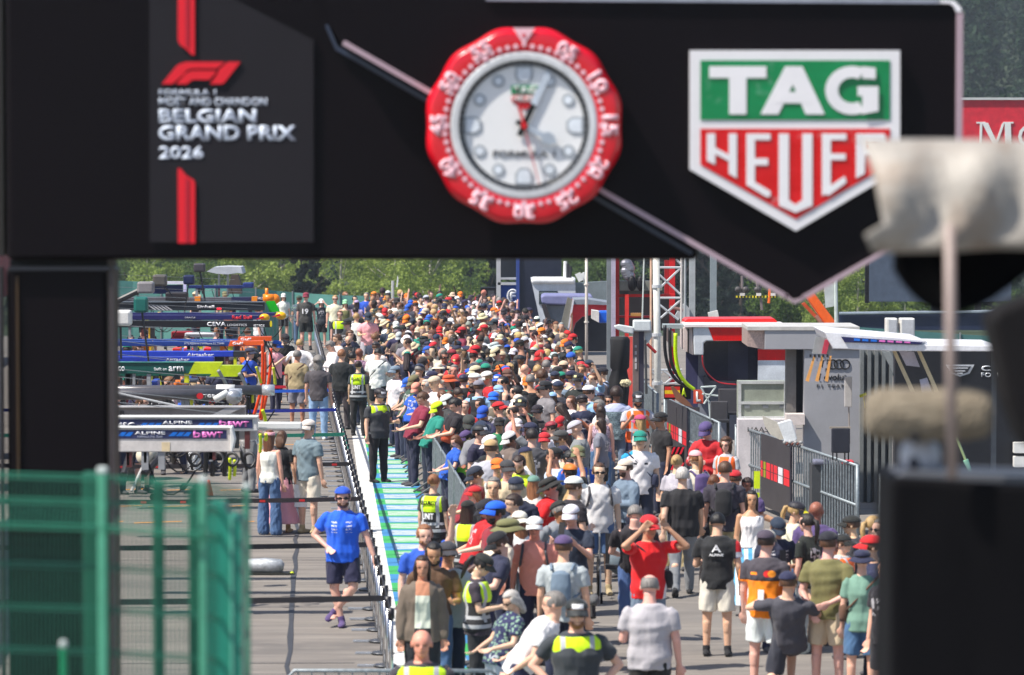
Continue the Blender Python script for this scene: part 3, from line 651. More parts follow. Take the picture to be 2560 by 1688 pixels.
def shoe_mesh(pose, fem):
    k = ('shoe', pose, fem)
    if k in MCH: return MCH[k]
    J = skel(pose, fem); out = []
    for i in range(2):
        b = MB(); a = J['ank%d' % i]; kn = J['knee%d' % i]; d = nrm(a - kn); tip = 0.
        # foot direction: perpendicular to the shin, forward
        f = nrm(np.array((0, -1., 0)) - d * np.dot((0, -1., 0), d)); f = f if d[2] < -.5 else nrm(np.array((0, -.2, -1)))
        sl = d * .05
        loft(b, [a - f * .075 + sl * .6, a - f * .05 + sl, a + f * .02 + sl, a + f * .1 + sl * 1.12, a + f * .165 + sl * 1.2, a + f * .19 + sl * 1.2], [(.022, .03), (.038, .042), (.042, .044), (.047, .034), (.038, .026), (.015, .012)], up=-d, n=12)
        cap_(b, a - d * .04, a + d * .02, .043, .044)
        out.append(remesh(b, .012, 2, 'shoe'))
    MCH[k] = out; return out
def head_shape(fn, nu=36, nv=24, name='hair'):
    b = MB(); vs = []
    for j in range(nv + 1):
        ph = math.pi * j / nv
        for i in range(nu):
            t = 2 * math.pi * i / nu; d = (math.sin(ph) * math.cos(t), math.sin(ph) * math.sin(t), math.cos(ph)); vs.append(fn(d))
    b.add(vs, [(j * nu + i, (j + 1) * nu + i, (j + 1) * nu + (i + 1) % nu, j * nu + (i + 1) % nu) for j in range(nv) for i in range(nu)])
    me = b.mesh(name); me.polygons.foreach_set('use_smooth', [True] * len(me.polygons)); return me
def base_head(d, k): return np.array((d[0] * .078 * k, .008 + d[1] * .1 * k, .02 + d[2] * .1 * k))
def hair_mesh(kind):
    k = ('hair', kind)
    if k in MCH: return MCH[k]
    r = random.Random(len(kind))
    ph = [(r.uniform(0, 6), r.uniform(8, 22), r.uniform(-8, 8)) for _ in range(6)]
    def nz(d): return sum(math.sin(q[1] * d[0] + q[2] * d[2] * 2 + q[1] * .7 * d[1] + q[0]) for q in ph) / 6
    def fn(d):
        face = d[1] < -.25 and d[2] < .52 and abs(d[0]) < .82; low = d[2] < -.45
        if kind == 'beard':
            on = d[1] < .0 and d[2] < (-.5 if abs(d[0]) < .45 else -.3) and d[2] > -.97
            p = np.array((d[0] * .066, -.028 + d[1] * .07, -.03 + d[2] * .09)); return tuple(p * 1.0 + np.array(d) * (.010 + .003 * nz(d)) if on else p * .7)
        if kind == 'short': kk = 1.09 + .03 * nz(d)
        elif kind == 'fringe': face = d[1] < -.25 and d[2] < .3; kk = 1.13 + .05 * nz(d)
        elif kind == 'curly': kk = 1.42 + .1 * nz([x * 2 for x in d])
        elif kind == 'afro': kk = 1.33 + .08 * nz([x * 2.5 for x in d])
        elif kind == 'balding': kk = (1.06 + .02 * nz(d)) if (d[2] < .62) else .9
        else: kk = 1.11 + .03 * nz(d)
        if kind in ('curly',): low = False
        p = base_head(d, kk if not (face or low) else .8)
        if kind in ('long', 'curly', 'bob') and d[1] > -.2 and d[2] < 0.05 and not face:
            ln = {'long': .34, 'curly': .12, 'bob': .13}[kind]; dn = min(1, (.05 - d[2]) / .9)
            p = np.array((d[0] * (.088 + .015 * dn), .03 + d[1] * .075 + .035 * dn, .02 + d[2] * .1 - ln * dn)) + .01 * nz(d)
        return tuple(p)
    b = MB(); me = head_shape(fn)
    if kind in ('bun', 'ponytail'):
        q = MB(); q.v = [tuple(v.co) for v in me.vertices]; q.f = [tuple(p.vertices) for p in me.polygons]
        if kind == 'bun': q.ell((0, .105, .05), (.042, .038, .042), 12, 8)
        else: loft(q, [(0, .1, .05), (0, .15, .03), (0, .165, -.06), (0, .15, -.2), (0, .14, -.26)], [(.02, .02), (.035, .03), (.038, .032), (.028, .022), (.008, .008)], n=10)
        me = q.mesh('hair'); me.polygons.foreach_set('use_smooth', [True] * len(me.polygons))
    MCH[k] = me; return me
def hat_mesh(kind):
    """cap, backcap, bucket, beanie, headband"""
    k = ('hat', kind)
    if k in MCH: return MCH[k]
    def fn(d):
        kk = 1.2 if kind != 'bucket' else 1.25; z = d[2]
        if kind == 'headband':
            return tuple(base_head(d, 1.15 if .1 < z < .6 else .8))
        if z < .12: return tuple(np.array((d[0] * .078 * kk * .99, .008 + d[1] * .1 * kk * .99, .022 + .0)) * 1.0 + np.array((0, 0, .022 + .1 * .12 * kk * 1.)))
        h_ = z ** (.75 if kind != 'bucket' else .45); return (d[0] * .078 * kk, .008 + d[1] * .1 * kk, -.0 + .036 + .1 * h_ * (1.06 if kind != 'bucket' else 1.0))
    me = head_shape(fn, 28, 20, 'hat'); q = MB(); q.v = [tuple(v.co) for v in me.vertices]; q.f = [tuple(p.vertices) for p in me.polygons]
    if kind in ('cap', 'backcap'):
        vs = []; fs = []; sg = -1 if kind == 'cap' else 1
        for j in range(5):
            for i in range(11):
                a = math.pi * (.14 + .72 * i / 10); rr = 1 + .62 * j / 4 * math.sin(math.pi * (.1 + .8 * i / 10)) ** .6
                x = math.cos(a) * .094 * (1 + .02 * j); y = .008 + sg * math.sin(a) * .118 * rr
                z = .052 - .010 * j - .016 * (abs(math.cos(a)) ** 2) * (1 + j * .3); vs.append((x, y, z))
        o = len(vs); vs += [(x, y, z - .006) for x, y, z in vs[:o]]
        for j in range(4):
            for i in range(10):
                a = j * 11 + i; fs.append((a, a + 1, a + 12, a + 11)); fs.append((o + a, o + a + 11, o + a + 12, o + a + 1))
        for i in range(10): a = 44 + i; fs.append((a, a + 1, o + a + 1, o + a))
        q.add(vs, fs); q.ell((0, .008, .139), (.008, .008, .005), 8, 4)
    if kind in ('bucket', 'straw'):
        vs = []; fs = []; m_ = 24
        for rr, z in ((.97, .05), (1.2, .035), (1.55, .005), (1.55, -.001), (1.2, .028), (.95, .04)):
            for i in range(m_): a = 2 * math.pi * i / m_; vs.append((math.cos(a) * .098 * rr, .008 + math.sin(a) * .124 * rr, z + .006 * math.sin(3 * a)))
        for j in range(5):
            for i in range(m_): fs.append((j * m_ + i, j * m_ + (i + 1) % m_, (j + 1) * m_ + (i + 1) % m_, (j + 1) * m_ + i))
        q.add(vs, fs)
    me = q.mesh('hat'); me.polygons.foreach_set('use_smooth', [True] * len(me.polygons)); MCH[k] = me; return me
def small_mesh(kind):
    k = ('small', kind)
    if k in MCH: return MCH[k]
    q = MB()
    if kind == 'glasses':
        for sg in (-1, 1):
            q.ell((sg * .032, -.094, .001), (.027, .008, .018), 12, 8); q.bar((sg * .055, -.09, .004), (sg * .082, .01, .006), .004, 6)
        q.bar((-.01, -.1, .006), (.01, -.1, .006), .004, 6)
    elif kind == 'spectacles':
        for sg in (-1, 1):
            q.tube([(sg * .032 + .022 * math.cos(a), -.098, .0 + .018 * math.sin(a)) for a in np.linspace(0, 6.28, 13)], .0022, 5); q.bar((sg * .055, -.09, .004), (sg * .08, .01, .006), .002, 5)
    me = q.mesh(kind); me.polygons.foreach_set('use_smooth', [True] * len(me.polygons)); MCH[k] = me; return me
def pack_mesh(kind, pose, fem):
    k = ('pack', kind, pose, fem)
    if k in MCH: return MCH[k]
    J = skel(pose, fem); q = MB(); L = J['L']; pel = J['pel']
    def T(x, y, z): return pel + L @ np.array((x, y, z))
    if kind in ('pack', 'small'):
        s = 1. if kind == 'pack' else .72
        loft(q, [T(0, .2, .12), T(0, .21, .15), T(0, .215, .3), T(0, .2, .44), T(0, .18, .49 if s == 1 else .46)], [(.09 * s, .05), (.145 * s, .085 * s), (.15 * s, .09 * s), (.135 * s, .075 * s), (.08 * s, .04)], up=L @ np.array((0, -1, 0)), n=16)
        q2 = MB(); loft(q2, [T(0, .29, .15), T(0, .3, .2), T(0, .29, .27)], [(.08 * s, .03), (.1 * s, .04), (.07 * s, .02)], up=L @ np.array((0, -1, 0)), n=10)
        if s == 1: q.add(q2.v, q2.f)
        for sg in (-1, 1): q.tube([T(sg * .1, .16, .47), T(sg * .115, .06, .535), T(sg * .125, -.05, .515), T(sg * .13, -.135, .42), T(sg * .15, -.12, .3), T(sg * .16, .03, .2), T(sg * .12, .15, .16)], .019, 8)
        me = remesh(q, .014, 2, 'backpack')
    else:   # strap across the chest and a bag at the hip
        pts = []
        for i in range(17):
            a = 2 * math.pi * i / 16; x = math.cos(a); y = math.sin(a); pts.append(T(.175 * x, .135 * y - .0, .33 - .2 * x))
        q.tube(pts, .012, 6); me = q.mesh('strap_bag'); bag = MB(); loft(bag, [T(.2, -.03, .0), T(.2, -.03, .05), T(.2, -.03, .17), T(.2, -.03, .2)], [(.05, .08), (.06, .11), (.055, .11), (.03, .08)], n=12)
        q.add(bag.v, bag.f); me = q.mesh('strap_bag'); me.polygons.foreach_set('use_smooth', [True] * len(me.polygons))
    MCH[k] = me; return me
# ---------------------------------------------------------------- people: materials
def ocol(n):
    return n.n('ShaderNodeObjectInfo').outputs['Color']
def skin_mat():
    n = NT('skin'); c = ocol(n); o = n.obj(); c = n.mix(n.ramp(n.noise(14, o, 3), .35, .65, 0, .25), c, n.mix(1., c, (1.0, .84, .78), 'MULTIPLY'))
    a = n.n('ShaderNodeAttribute', attribute_name='feat'); c = n.mix(a.outputs['Fac'], c, (.05, .022, .018)); n.col(c)
    n.b.inputs['Subsurface Weight'].default_value = .12; n.b.inputs['Subsurface Radius'].default_value = (.012, .006, .003); return n.fin(.52)
def cloth_fold_shade(n, o, c, amt=.12):  # darker noise put into the colour adds fold shading; bump shapes the folds
    f = n.noise(26, o, 5, .7); n.bump(n.noise(7, o, 3, .55, (1, 1, .4)), .55, .035)
    return n.mix(n.ramp(f, .35, .65, amt, 0), c, n.mix(1., c, (.55, .55, .6), 'MULTIPLY'))
def cloth_mat(pattern=None):
    n = NT('cloth'); o = n.obj(); c = ocol(n); X, Y_, Z = n.xyz(o)
    ab = n.op('ABSOLUTE', X)
    if pattern == 'vest':
        c = n.mix(n.op('GREATER_THAN', Z, 1.23), s2l((34, 34, 38)), s2l((208, 248, 14)))
        g = n.op('MAXIMUM', n.op('MULTIPLY', n.rng(ab, .10, .14), n.op('GREATER_THAN', Z, 1.0)), n.op('MAXIMUM', n.rng(Z, .93, .975), n.rng(Z, 1.035, 1.075)))
        c = n.mix(g, c, s2l((178, 180, 184)))
    elif pattern == 'orangevest':
        g = n.op('MAXIMUM', n.rng(ab, .085, .12), n.rng(Z, 1.1, 1.15)); c = n.mix(g, s2l((255, 104, 24)), s2l((190, 190, 196)))
    elif pattern == 'orangeteam':
        lo = n.op('LESS_THAN', Z, 1.26); c = n.mix(lo, s2l((66, 60, 68)), s2l((255, 140, 0)))
        c = n.mix(n.rng(Z, 1.255, 1.27), c, (.01, .01, .01)); sl = n.op('GREATER_THAN', n.op('ADD', ab, n.op('MULTIPLY', Z, .0)), .258)
        c = n.mix(sl, c, s2l((255, 140, 0)))
        c = n.mix(n.op('MULTIPLY', n.op('LESS_THAN', n.op('ADD', n.op('POWER', n.op('MULTIPLY', n.op('ADD', X, .06), 26), 2.), n.op('POWER', n.op('MULTIPLY', n.op('SUBTRACT', Z, 1.335), 26), 2.)), 1.), n.op('GREATER_THAN', Y_, 0)), c, s2l((235, 40, 40)))
        c = n.mix(n.op('MULTIPLY', n.op('LESS_THAN', n.op('ADD', n.op('POWER', n.op('MULTIPLY', n.op('ADD', X, .1), 26), 2.), n.op('POWER', n.op('MULTIPLY', n.op('SUBTRACT', Z, 1.335), 26), 2.)), 1.), n.op('GREATER_THAN', Y_, 0)), c, s2l((250, 150, 30)))
        c = n.mix(n.op('MULTIPLY', n.rng(X, .05, .12), n.op('MULTIPLY', n.rng(Z, 1.32, 1.35), n.op('GREATER_THAN', Y_, 0))), c, s2l((255, 140, 0)))
    elif pattern == 'redteam':
        c = n.mix(n.op('MULTIPLY', n.op('GREATER_THAN', n.op('ADD', ab, n.op('MULTIPLY', n.op('SUBTRACT', 1.2, Z), .3)), .205), n.op('MULTIPLY', n.rng(Z, .8, 1.16), n.op('GREATER_THAN', X, 0))), s2l((222, 10, 20)), s2l((232, 226, 230)))
    elif pattern == 'tricolor':
        sl = n.op('LESS_THAN', X, -.215); b1 = n.mix(n.rng(Z, 1.24, 1.31), s2l((214, 26, 40)), s2l((224, 226, 234))); b1 = n.mix(n.op('LESS_THAN', Z, 1.24), b1, s2l((24, 60, 200))); c = n.mix(sl, c, b1)
    elif pattern == 'plaid':
        k1 = n.op('LESS_THAN', n.op('FRACT', n.op('MULTIPLY', X, 22)), .35); k2 = n.op('LESS_THAN', n.op('FRACT', n.op('MULTIPLY', Z, 22)), .35)
        c = n.mix(k1, s2l((150, 130, 150)), s2l((80, 70, 110))); c = n.mix(n.op('MULTIPLY', k2, .6), c, s2l((160, 60, 70)))
    elif pattern == 'floral':
        v = n.n('ShaderNodeTexVoronoi'); v.inputs['Scale'].default_value = 24; n.put(v.inputs['Vector'], o); c = n.mix(n.op('LESS_THAN', v.outputs['Distance'], .42), s2l((40, 44, 84)), s2l((128, 160, 140)))
    elif pattern == 'dots':
        v = n.n('ShaderNodeTexVoronoi'); v.inputs['Scale'].default_value = 40; n.put(v.inputs['Vector'], o); c = n.mix(n.op('LESS_THAN', v.outputs['Distance'], .4), s2l((196, 170, 186)), s2l((84, 50, 70)))
    elif pattern == 'wave':
        v = n.noise(18, o, 2, .5, (1, 1, 3)); c = n.mix(n.rng(v, .48, .54), c, s2l((30, 44, 60))); c = n.mix(n.op('GREATER_THAN', Z, 1.36), c, s2l((176, 184, 214)))
    elif pattern == 'flag':
        c = n.mix(n.rng(n.op('FRACT', n.op('MULTIPLY', n.op('ADD', X, .5), 9)), 0, .5), s2l((236, 238, 242)), s2l((96, 180, 226)))
    elif pattern == 'print':
        v = n.noise(16, o, 3); g = n.op('MULTIPLY', n.op('MULTIPLY', n.rng(X, -.1, .1), n.rng(Z, 1.16, 1.36)), n.op('GREATER_THAN', v, .52)); c = n.mix(n.op('MULTIPLY', g, .8), c, s2l((200, 196, 200)))
    elif pattern == 'patches':     # small sponsor like patches on the chest
        g = n.op('MULTIPLY', n.op('MULTIPLY', n.rng(ab, .05, .12), n.rng(Z, 1.22, 1.38)), n.op('MULTIPLY', n.op('GREATER_THAN', n.op('FRACT', n.op('MULTIPLY', Z, 22)), .5), n.op('GREATER_THAN', n.noise(60, o, 1), .48)))
        c = n.mix(n.op('MULTIPLY', n.op('MULTIPLY', g, n.op('LESS_THAN', Y_, -.02)), .85), c, s2l((235, 235, 240)))
    elif pattern == 'whiteblue':
        c = n.mix(n.op('MULTIPLY', n.op('LESS_THAN', X, -.1), n.op('GREATER_THAN', n.op('ADD', Z, n.op('MULTIPLY', X, -.5)), 1.5)), c, s2l((30, 150, 200))); 
        g = n.op('MULTIPLY', n.op('MULTIPLY', n.rng(ab, .05, .1), n.rng(Z, 1.3, 1.33)), n.op('LESS_THAN', Y_, 0)); c = n.mix(g, c, (.02, .02, .03))
    elif pattern == 'openjacket':
        k1 = n.op('MULTIPLY', n.op('LESS_THAN', n.op('ADD', ab, n.op('MULTIPLY', Z, .03)), .115), n.op('LESS_THAN', Y_, -.04)); c = n.mix(k1, c, s2l((206, 212, 196))); c = n.mix(n.op('MULTIPLY', k1, n.op('GREATER_THAN', Z, 1.36)), c, s2l((190, 130, 100))); c = n.mix(n.op('MULTIPLY', k1, n.op('LESS_THAN', Z, 1.0)), c, s2l((30, 30, 34)))
    elif pattern == 'capfront':
        c = n.mix(n.op('MULTIPLY', n.op('LESS_THAN', Y_, -.05), n.op('MULTIPLY', n.rng(Z, .06, .1), n.op('LESS_THAN', ab, .045))), c, s2l((220, 220, 222)))
    elif pattern == 'capbrim':
        c = n.mix(n.op('LESS_THAN', Y_, -.105), c, s2l((250, 236, 20)))
    elif pattern == 'trucker':
        c = n.mix(n.op('GREATER_THAN', Y_, .02), s2l((214, 206, 190)), c)
    elif pattern == 'capmark':
        c = n.mix(n.op('MULTIPLY', n.op('MULTIPLY', n.op('LESS_THAN', Y_, -.07), n.op('LESS_THAN', ab, .024)), n.rng(Z, .065, .1)), c, s2l((235, 225, 150)))
    n.col(cloth_fold_shade(n, o, c)); n.b.inputs['Sheen Weight'].default_value = .12; return n.fin(.82 if pattern not in ('capfront', 'capbrim', 'capmark') else .6)
def hair_mat():
    n = NT('hair'); o = n.obj(); c = ocol(n); f = n.noise(70, o, 3, .7, (1, 1, .12)); n.col(n.mix(n.ramp(f, .3, .7), n.mix(1., c, (.42, .42, .42), 'MULTIPLY'), n.mix(1., c, (1.1, 1.06, 1.04), 'MULTIPLY'))); n.bump(f, .8, .01); return n.fin(.5)
SKIN = skin_mat(); CLO = {None: cloth_mat()}; HAIRM = hair_mat(); GLS = mat((14, 14, 16), .12, var=.02); SHOEM = cloth_mat()
def cm(p):
    if p not in CLO: CLO[p] = cloth_mat(p)
    return CLO[p]
for me_mat in (): pass
_mm = {}
def with_mat(me, m_):
    """share one mesh per (mesh, material)"""
    k = (me.name, m_.name)
    if k not in _mm:
        if not me.materials: me.materials.append(m_); _mm[k] = me
        elif me.materials[0] == m_: _mm[k] = me
        else:
            q = me.copy(); q.materials.clear(); q.materials.append(m_); _mm[k] = q
    return _mm[k]
# ---------------------------------------------------------------- colours with the words used for them
CN = {'red': (190, 24, 32), 'dark red': (140, 34, 50), 'maroon': (128, 30, 60), 'orange': (226, 120, 28), 'orange red': (206, 82, 44), 'yellow': (238, 222, 30), 'neon yellow': (205, 235, 20), 'neon green': (130, 225, 60),
 'green': (20, 120, 70), 'teal': (16, 132, 112), 'mint': (150, 210, 196), 'olive': (112, 110, 72), 'khaki': (172, 154, 118), 'beige': (208, 190, 160), 'cream': (226, 216, 194), 'white': (232, 230, 228), 'off white': (218, 214, 206), 'light grey': (178, 180, 184), 'grey': (128, 130, 134),
 'dark grey': (70, 68, 72), 'charcoal': (52, 52, 58), 'black': (26, 26, 30), 'navy': (32, 38, 66), 'blue': (28, 84, 190), 'bright blue': (20, 100, 220), 'light blue': (140, 180, 216), 'denim': (74, 104, 146), 'grey blue': (110, 128, 146), 'pale blue': (196, 204, 230), 'lilac': (176, 152, 190), 'purple': (84, 66, 116),
 'pink': (238, 170, 176), 'salmon': (236, 150, 128), 'rose': (170, 70, 110), 'brown': (96, 66, 48), 'taupe': (112, 98, 86), 'dark green': (54, 78, 62), 'sage': (110, 146, 126), 'light green': (150, 214, 160), 'tan': (196, 160, 110)}
HN = {'black': (28, 24, 24), 'dark brown': (56, 38, 30), 'brown': (96, 66, 46), 'light brown': (138, 98, 66), 'auburn': (116, 74, 50), 'ginger': (160, 108, 72), 'blonde': (196, 162, 108), 'grey': (140, 136, 132), 'white': (206, 202, 196), 'dark': (40, 32, 30)}
SKN = {'fair': (222, 178, 154), 'pale': (232, 196, 178), 'tanned': (194, 144, 114), 'red': (220, 152, 130), 'brown': (146, 96, 70), 'dark': (78, 50, 40)}
PEOPLE = []; EXACT = []
def add_child(me, m_, name, parent, col=None, loc=None, rot=None, label=None):
    o = bpy.data.objects.new(name, with_mat(me, m_)); COL.objects.link(o); o.parent = parent
    if col is not None: o.color = tuple(s2l(col)) + (1,)
    if loc is not None: o.location = loc
    if rot is not None: o.rotation_euler = rot
    return o
def jitter(c, a=8): return tuple(min(250, max(4, x + random.uniform(-a, a))) for x in c)
def person(x, y=None, Y=None, feet=None, f=0, pose='stand', fem=0, h=None, hat=None, hatc=None, hatpat=None, hair='short', hairc='brown', top='tee', topc='white', pat=None, bot='trousers', botc='navy', shoec='dark grey', skin='fair', pack=None, packc='black', glasses=None, beard=None, vest=None, fat=1., lod=None, note=None, label=None, group=None, head_hide=0):
    """x,y: where the top of the head is measured in the picture; height known -> place on the ground"""
    if pat is None and top == 'tee' and not vest and topc not in ('khaki',) and random.random() < .28: pat = 'print'
    h = h or (random.uniform(1.62, 1.74) if fem else random.uniform(1.72, 1.88)); J = skel(pose, fem); sc = h / 1.75
    hz = (J['head'][2] + .125) * sc
    if feet is not None:
        Yp = G(x, feet).y
    elif Y is not None: Yp = Y
    else: Yp = None
    rz = R(f)
    if Yp is None:
        # intersect the ray to the head top with the plane z = hz
        q = G(x, y, hz); hx, hy = q.x, q.y
    else:
        q = P(x, y if y is not None else 900, Yp); hx, hy = q.x, Yp
    off = Matrix.Rotation(rz, 3, 'Z') @ Vector((J['head'][0] * sc, J['head'][1] * sc, 0))
    loc = Vector((hx - off.x, hy - off.y, 0))
    d = loc.y
    if lod is None: lod = 0 if d < 62 else (1 if d < 88 else 2)
    def L_(v): return v
    root = bpy.data.objects.new('person', with_mat(body_mesh(pose, fem, lod, fat), SKIN)); COL.objects.link(root)
    root.location = loc; root.rotation_euler = (0, 0, rz); wf = (1.05 if fem else 1.11); root.scale = (sc * wf, sc * (wf * .98), sc); root.color = tuple(s2l(jitter(SKN[skin], 6))) + (1,)
    hl = Vector(J['head']); hr = J['Rh'].to_euler()
    tc = CN.get(topc, topc) if isinstance(topc, str) else topc
    t_ = add_child(top_mesh(pose, fem, lod, top, fat), cm(pat), {'tee': 'shirt', 'long': 'long_sleeve_top', 'tank': 'tank_top', 'jacket': 'jacket', 'crop': 'crop_top'}[top], root, jitter(tc, 5))
    add_child(bot_mesh(pose, fem, lod, bot, fat), cm('flag' if botc == 'flag' else None), {'trousers': 'trousers', 'wide': 'trousers', 'shorts': 'shorts', 'skirt': 'skirt'}[bot], root, jitter(CN.get(botc, (200, 210, 220)), 5))
    if lod < 2 or random.random() < .3 or f is None:
        for sm in shoe_mesh(pose, fem): add_child(sm, SHOEM, 'shoe', root, CN[shoec])
    if vest:
        k = ('vest', pose, fem, lod)
        if k not in MCH:
            b = MB(); torso(b, J, fem, .04, z0=-.06, z1=.53); MCH[k] = remesh(b, .014, 3, 'vest')
        add_child(MCH[k], cm(vest), 'vest', root, (255, 255, 255))
    hs = 1. if fem else 1.04
    def hd(me, m_, name, c, extra=1.):
        o = add_child(me, m_, name, root, c, hl, hr); o.scale = (hs * extra,) * 3; return o
    if hair and hair != 'none':
        hk = hair
        if hat and hair in ('fringe', 'curly', 'afro'): hk = {'fringe': 'short', 'curly': 'bob', 'afro': 'short'}[hair]
        hd(hair_mesh(hk), HAIRM, 'hair', HN[hairc])
    if beard: hd(hair_mesh('beard'), HAIRM, 'beard', HN[beard])
    if hat: hd(hat_mesh(hat), cm(hatpat), 'hat', jitter(CN[hatc], 6))
    if glasses: hd(small_mesh(glasses), GLS, 'sunglasses' if glasses == 'glasses' else 'spectacles', None)
    if pack: add_child(pack_mesh(pack, pose, fem), CLO[None], 'backpack' if pack != 'bag' else 'shoulder_bag', root, CN[packc])
    # words
    hw = ''
    if hat: hw = '%s %s' % (hatc, {'cap': 'cap', 'backcap': 'backwards cap', 'bucket': 'bucket hat', 'straw': 'straw hat', 'headband': 'headband'}[hat])
    else: hw = 'bald head' if hair == 'none' else '%s %s' % (hairc, {'short': 'short hair', 'fringe': 'floppy hair', 'long': 'long hair', 'bob': 'bobbed hair', 'curly': 'curly hair', 'afro': 'frizzy hair', 'bun': 'hair bun', 'ponytail': 'ponytail', 'balding': 'thinning hair'}[hair])
    tw = '%s %s' % (topc if isinstance(topc, str) else 'patterned', {'tee': 'shirt', 'long': 'long sleeved top', 'tank': 'sleeveless top', 'jacket': 'jacket', 'crop': 'crop top'}[top])
    if vest == 'vest': tw = 'yellow and black security vest'
    if vest == 'orangevest': tw = 'orange safety vest'
    if pat in ('plaid', 'floral', 'dots', 'wave', 'print'): tw = {'plaid': 'plaid', 'floral': 'floral', 'dots': 'dotted', 'wave': 'blue patterned', 'print': 'printed ' + str(topc)}[pat] + ' top'
    root['category'] = 'person'
    if label: root['label'] = label
    if group: root['group'] = group
    PEOPLE.append(dict(o=root, hw=hw, tw=tw, pack=(packc + (' bag' if pack == 'bag' else ' backpack')) if pack else '', f=f, pose=pose, note=note, label=label, X=loc.x, Y=loc.y, bot='%s %s' % (botc, {'wide': 'trousers'}.get(bot, bot))))
    return root
# ================================================================ people, one by one (x, y of the head top in a measured window)
ZW = {1: (280, 640, .26913), 2: (900, 640, .26913), 3: (960, 900, .27421), 4: (960, 1260, .27292), 5: (1500, 900, .27421), 6: (1500, 1260, .27292), 8: (1920, 1260, .27292), 9: (560, 1000, .43866), 10: (640, 700, .16579), 11: (1640, 960, .28067), 12: (280, 650, .17662), 13: (280, 850, .17662)}
def pz(z, x, y, feet=None, **k):
    a, b, s = ZW[z]; return person(a + x * s, b + y * s, feet=(b + feet * s if feet is not None else None), **k)
W = dict
# ---- pit side, near
pz(9, 677, 512, 1292, pose='rail', h=1.82, f=-4, top='tee', topc='bright blue', pat='patches', bot='shorts', botc='navy', hat='backcap', hatc='blue', hair='short', hairc='brown', beard='brown', glasses='glasses', shoec='purple', fat=1.1, lod=0,
   label='man in bright blue shirt and navy shorts leaning on the belt posts with crossed legs')
pz(9, 262, 205, 768, f=155, fem=1, h=1.72, pose='stand', top='tank', topc='white', bot='wide', botc='denim', hair='long', hairc='auburn', hat='headband', hatc='pink', shoec='white', lod=0, label='woman with long auburn hair, white top and wide jeans seen from behind')
pz(9, 330, 215, 752, f=165, fem=1, h=1.68, pose='stand2', top='tee', topc='black', bot='skirt', botc='pink', hair='bob', hairc='brown', shoec='tan', skin='fair', label='woman in black top and long pale pink skirt standing beside the auburn haired woman')
pz(9, 484, 116, 762, f=140, h=1.86, pose='stand', top='tee', topc='grey blue', bot='shorts', botc='cream', hat='backcap', hatc='off white', hair='short', hairc='grey', shoec='khaki', lod=0, label='man in pale blue shirt and cream shorts holding a white paper bag')
person(949, 972, feet=1206, f=38, h=1.80, pose='stand2', hat='cap', hatc='black', hatpat='capfront', top='tee', topc='charcoal', vest='vest', bot='trousers', botc='black', shoec='black', fat=1.15, lod=0, hair='short', hairc='dark brown', label='heavy security guard in black cap standing on the blue and green strip')
pz(10, 1545, 1280, None, Y=83, f=170, fem=1, h=1.7, top='tee', topc='charcoal', vest='vest', bot='trousers', botc='black', hair='bun', hairc='dark brown', shoec='black', label='security woman with dark hair bun behind the blue belts, back turned')
pz(10, 755, 195, None, Y=124, f=175, h=1.93, top='tee', topc='charcoal', bot='shorts', botc='black', hat='backcap', hatc='maroon', shoec='black', hair='short', lod=1, pose='stand', label='man in dark football shirt numbered 19 standing before the far barrier')
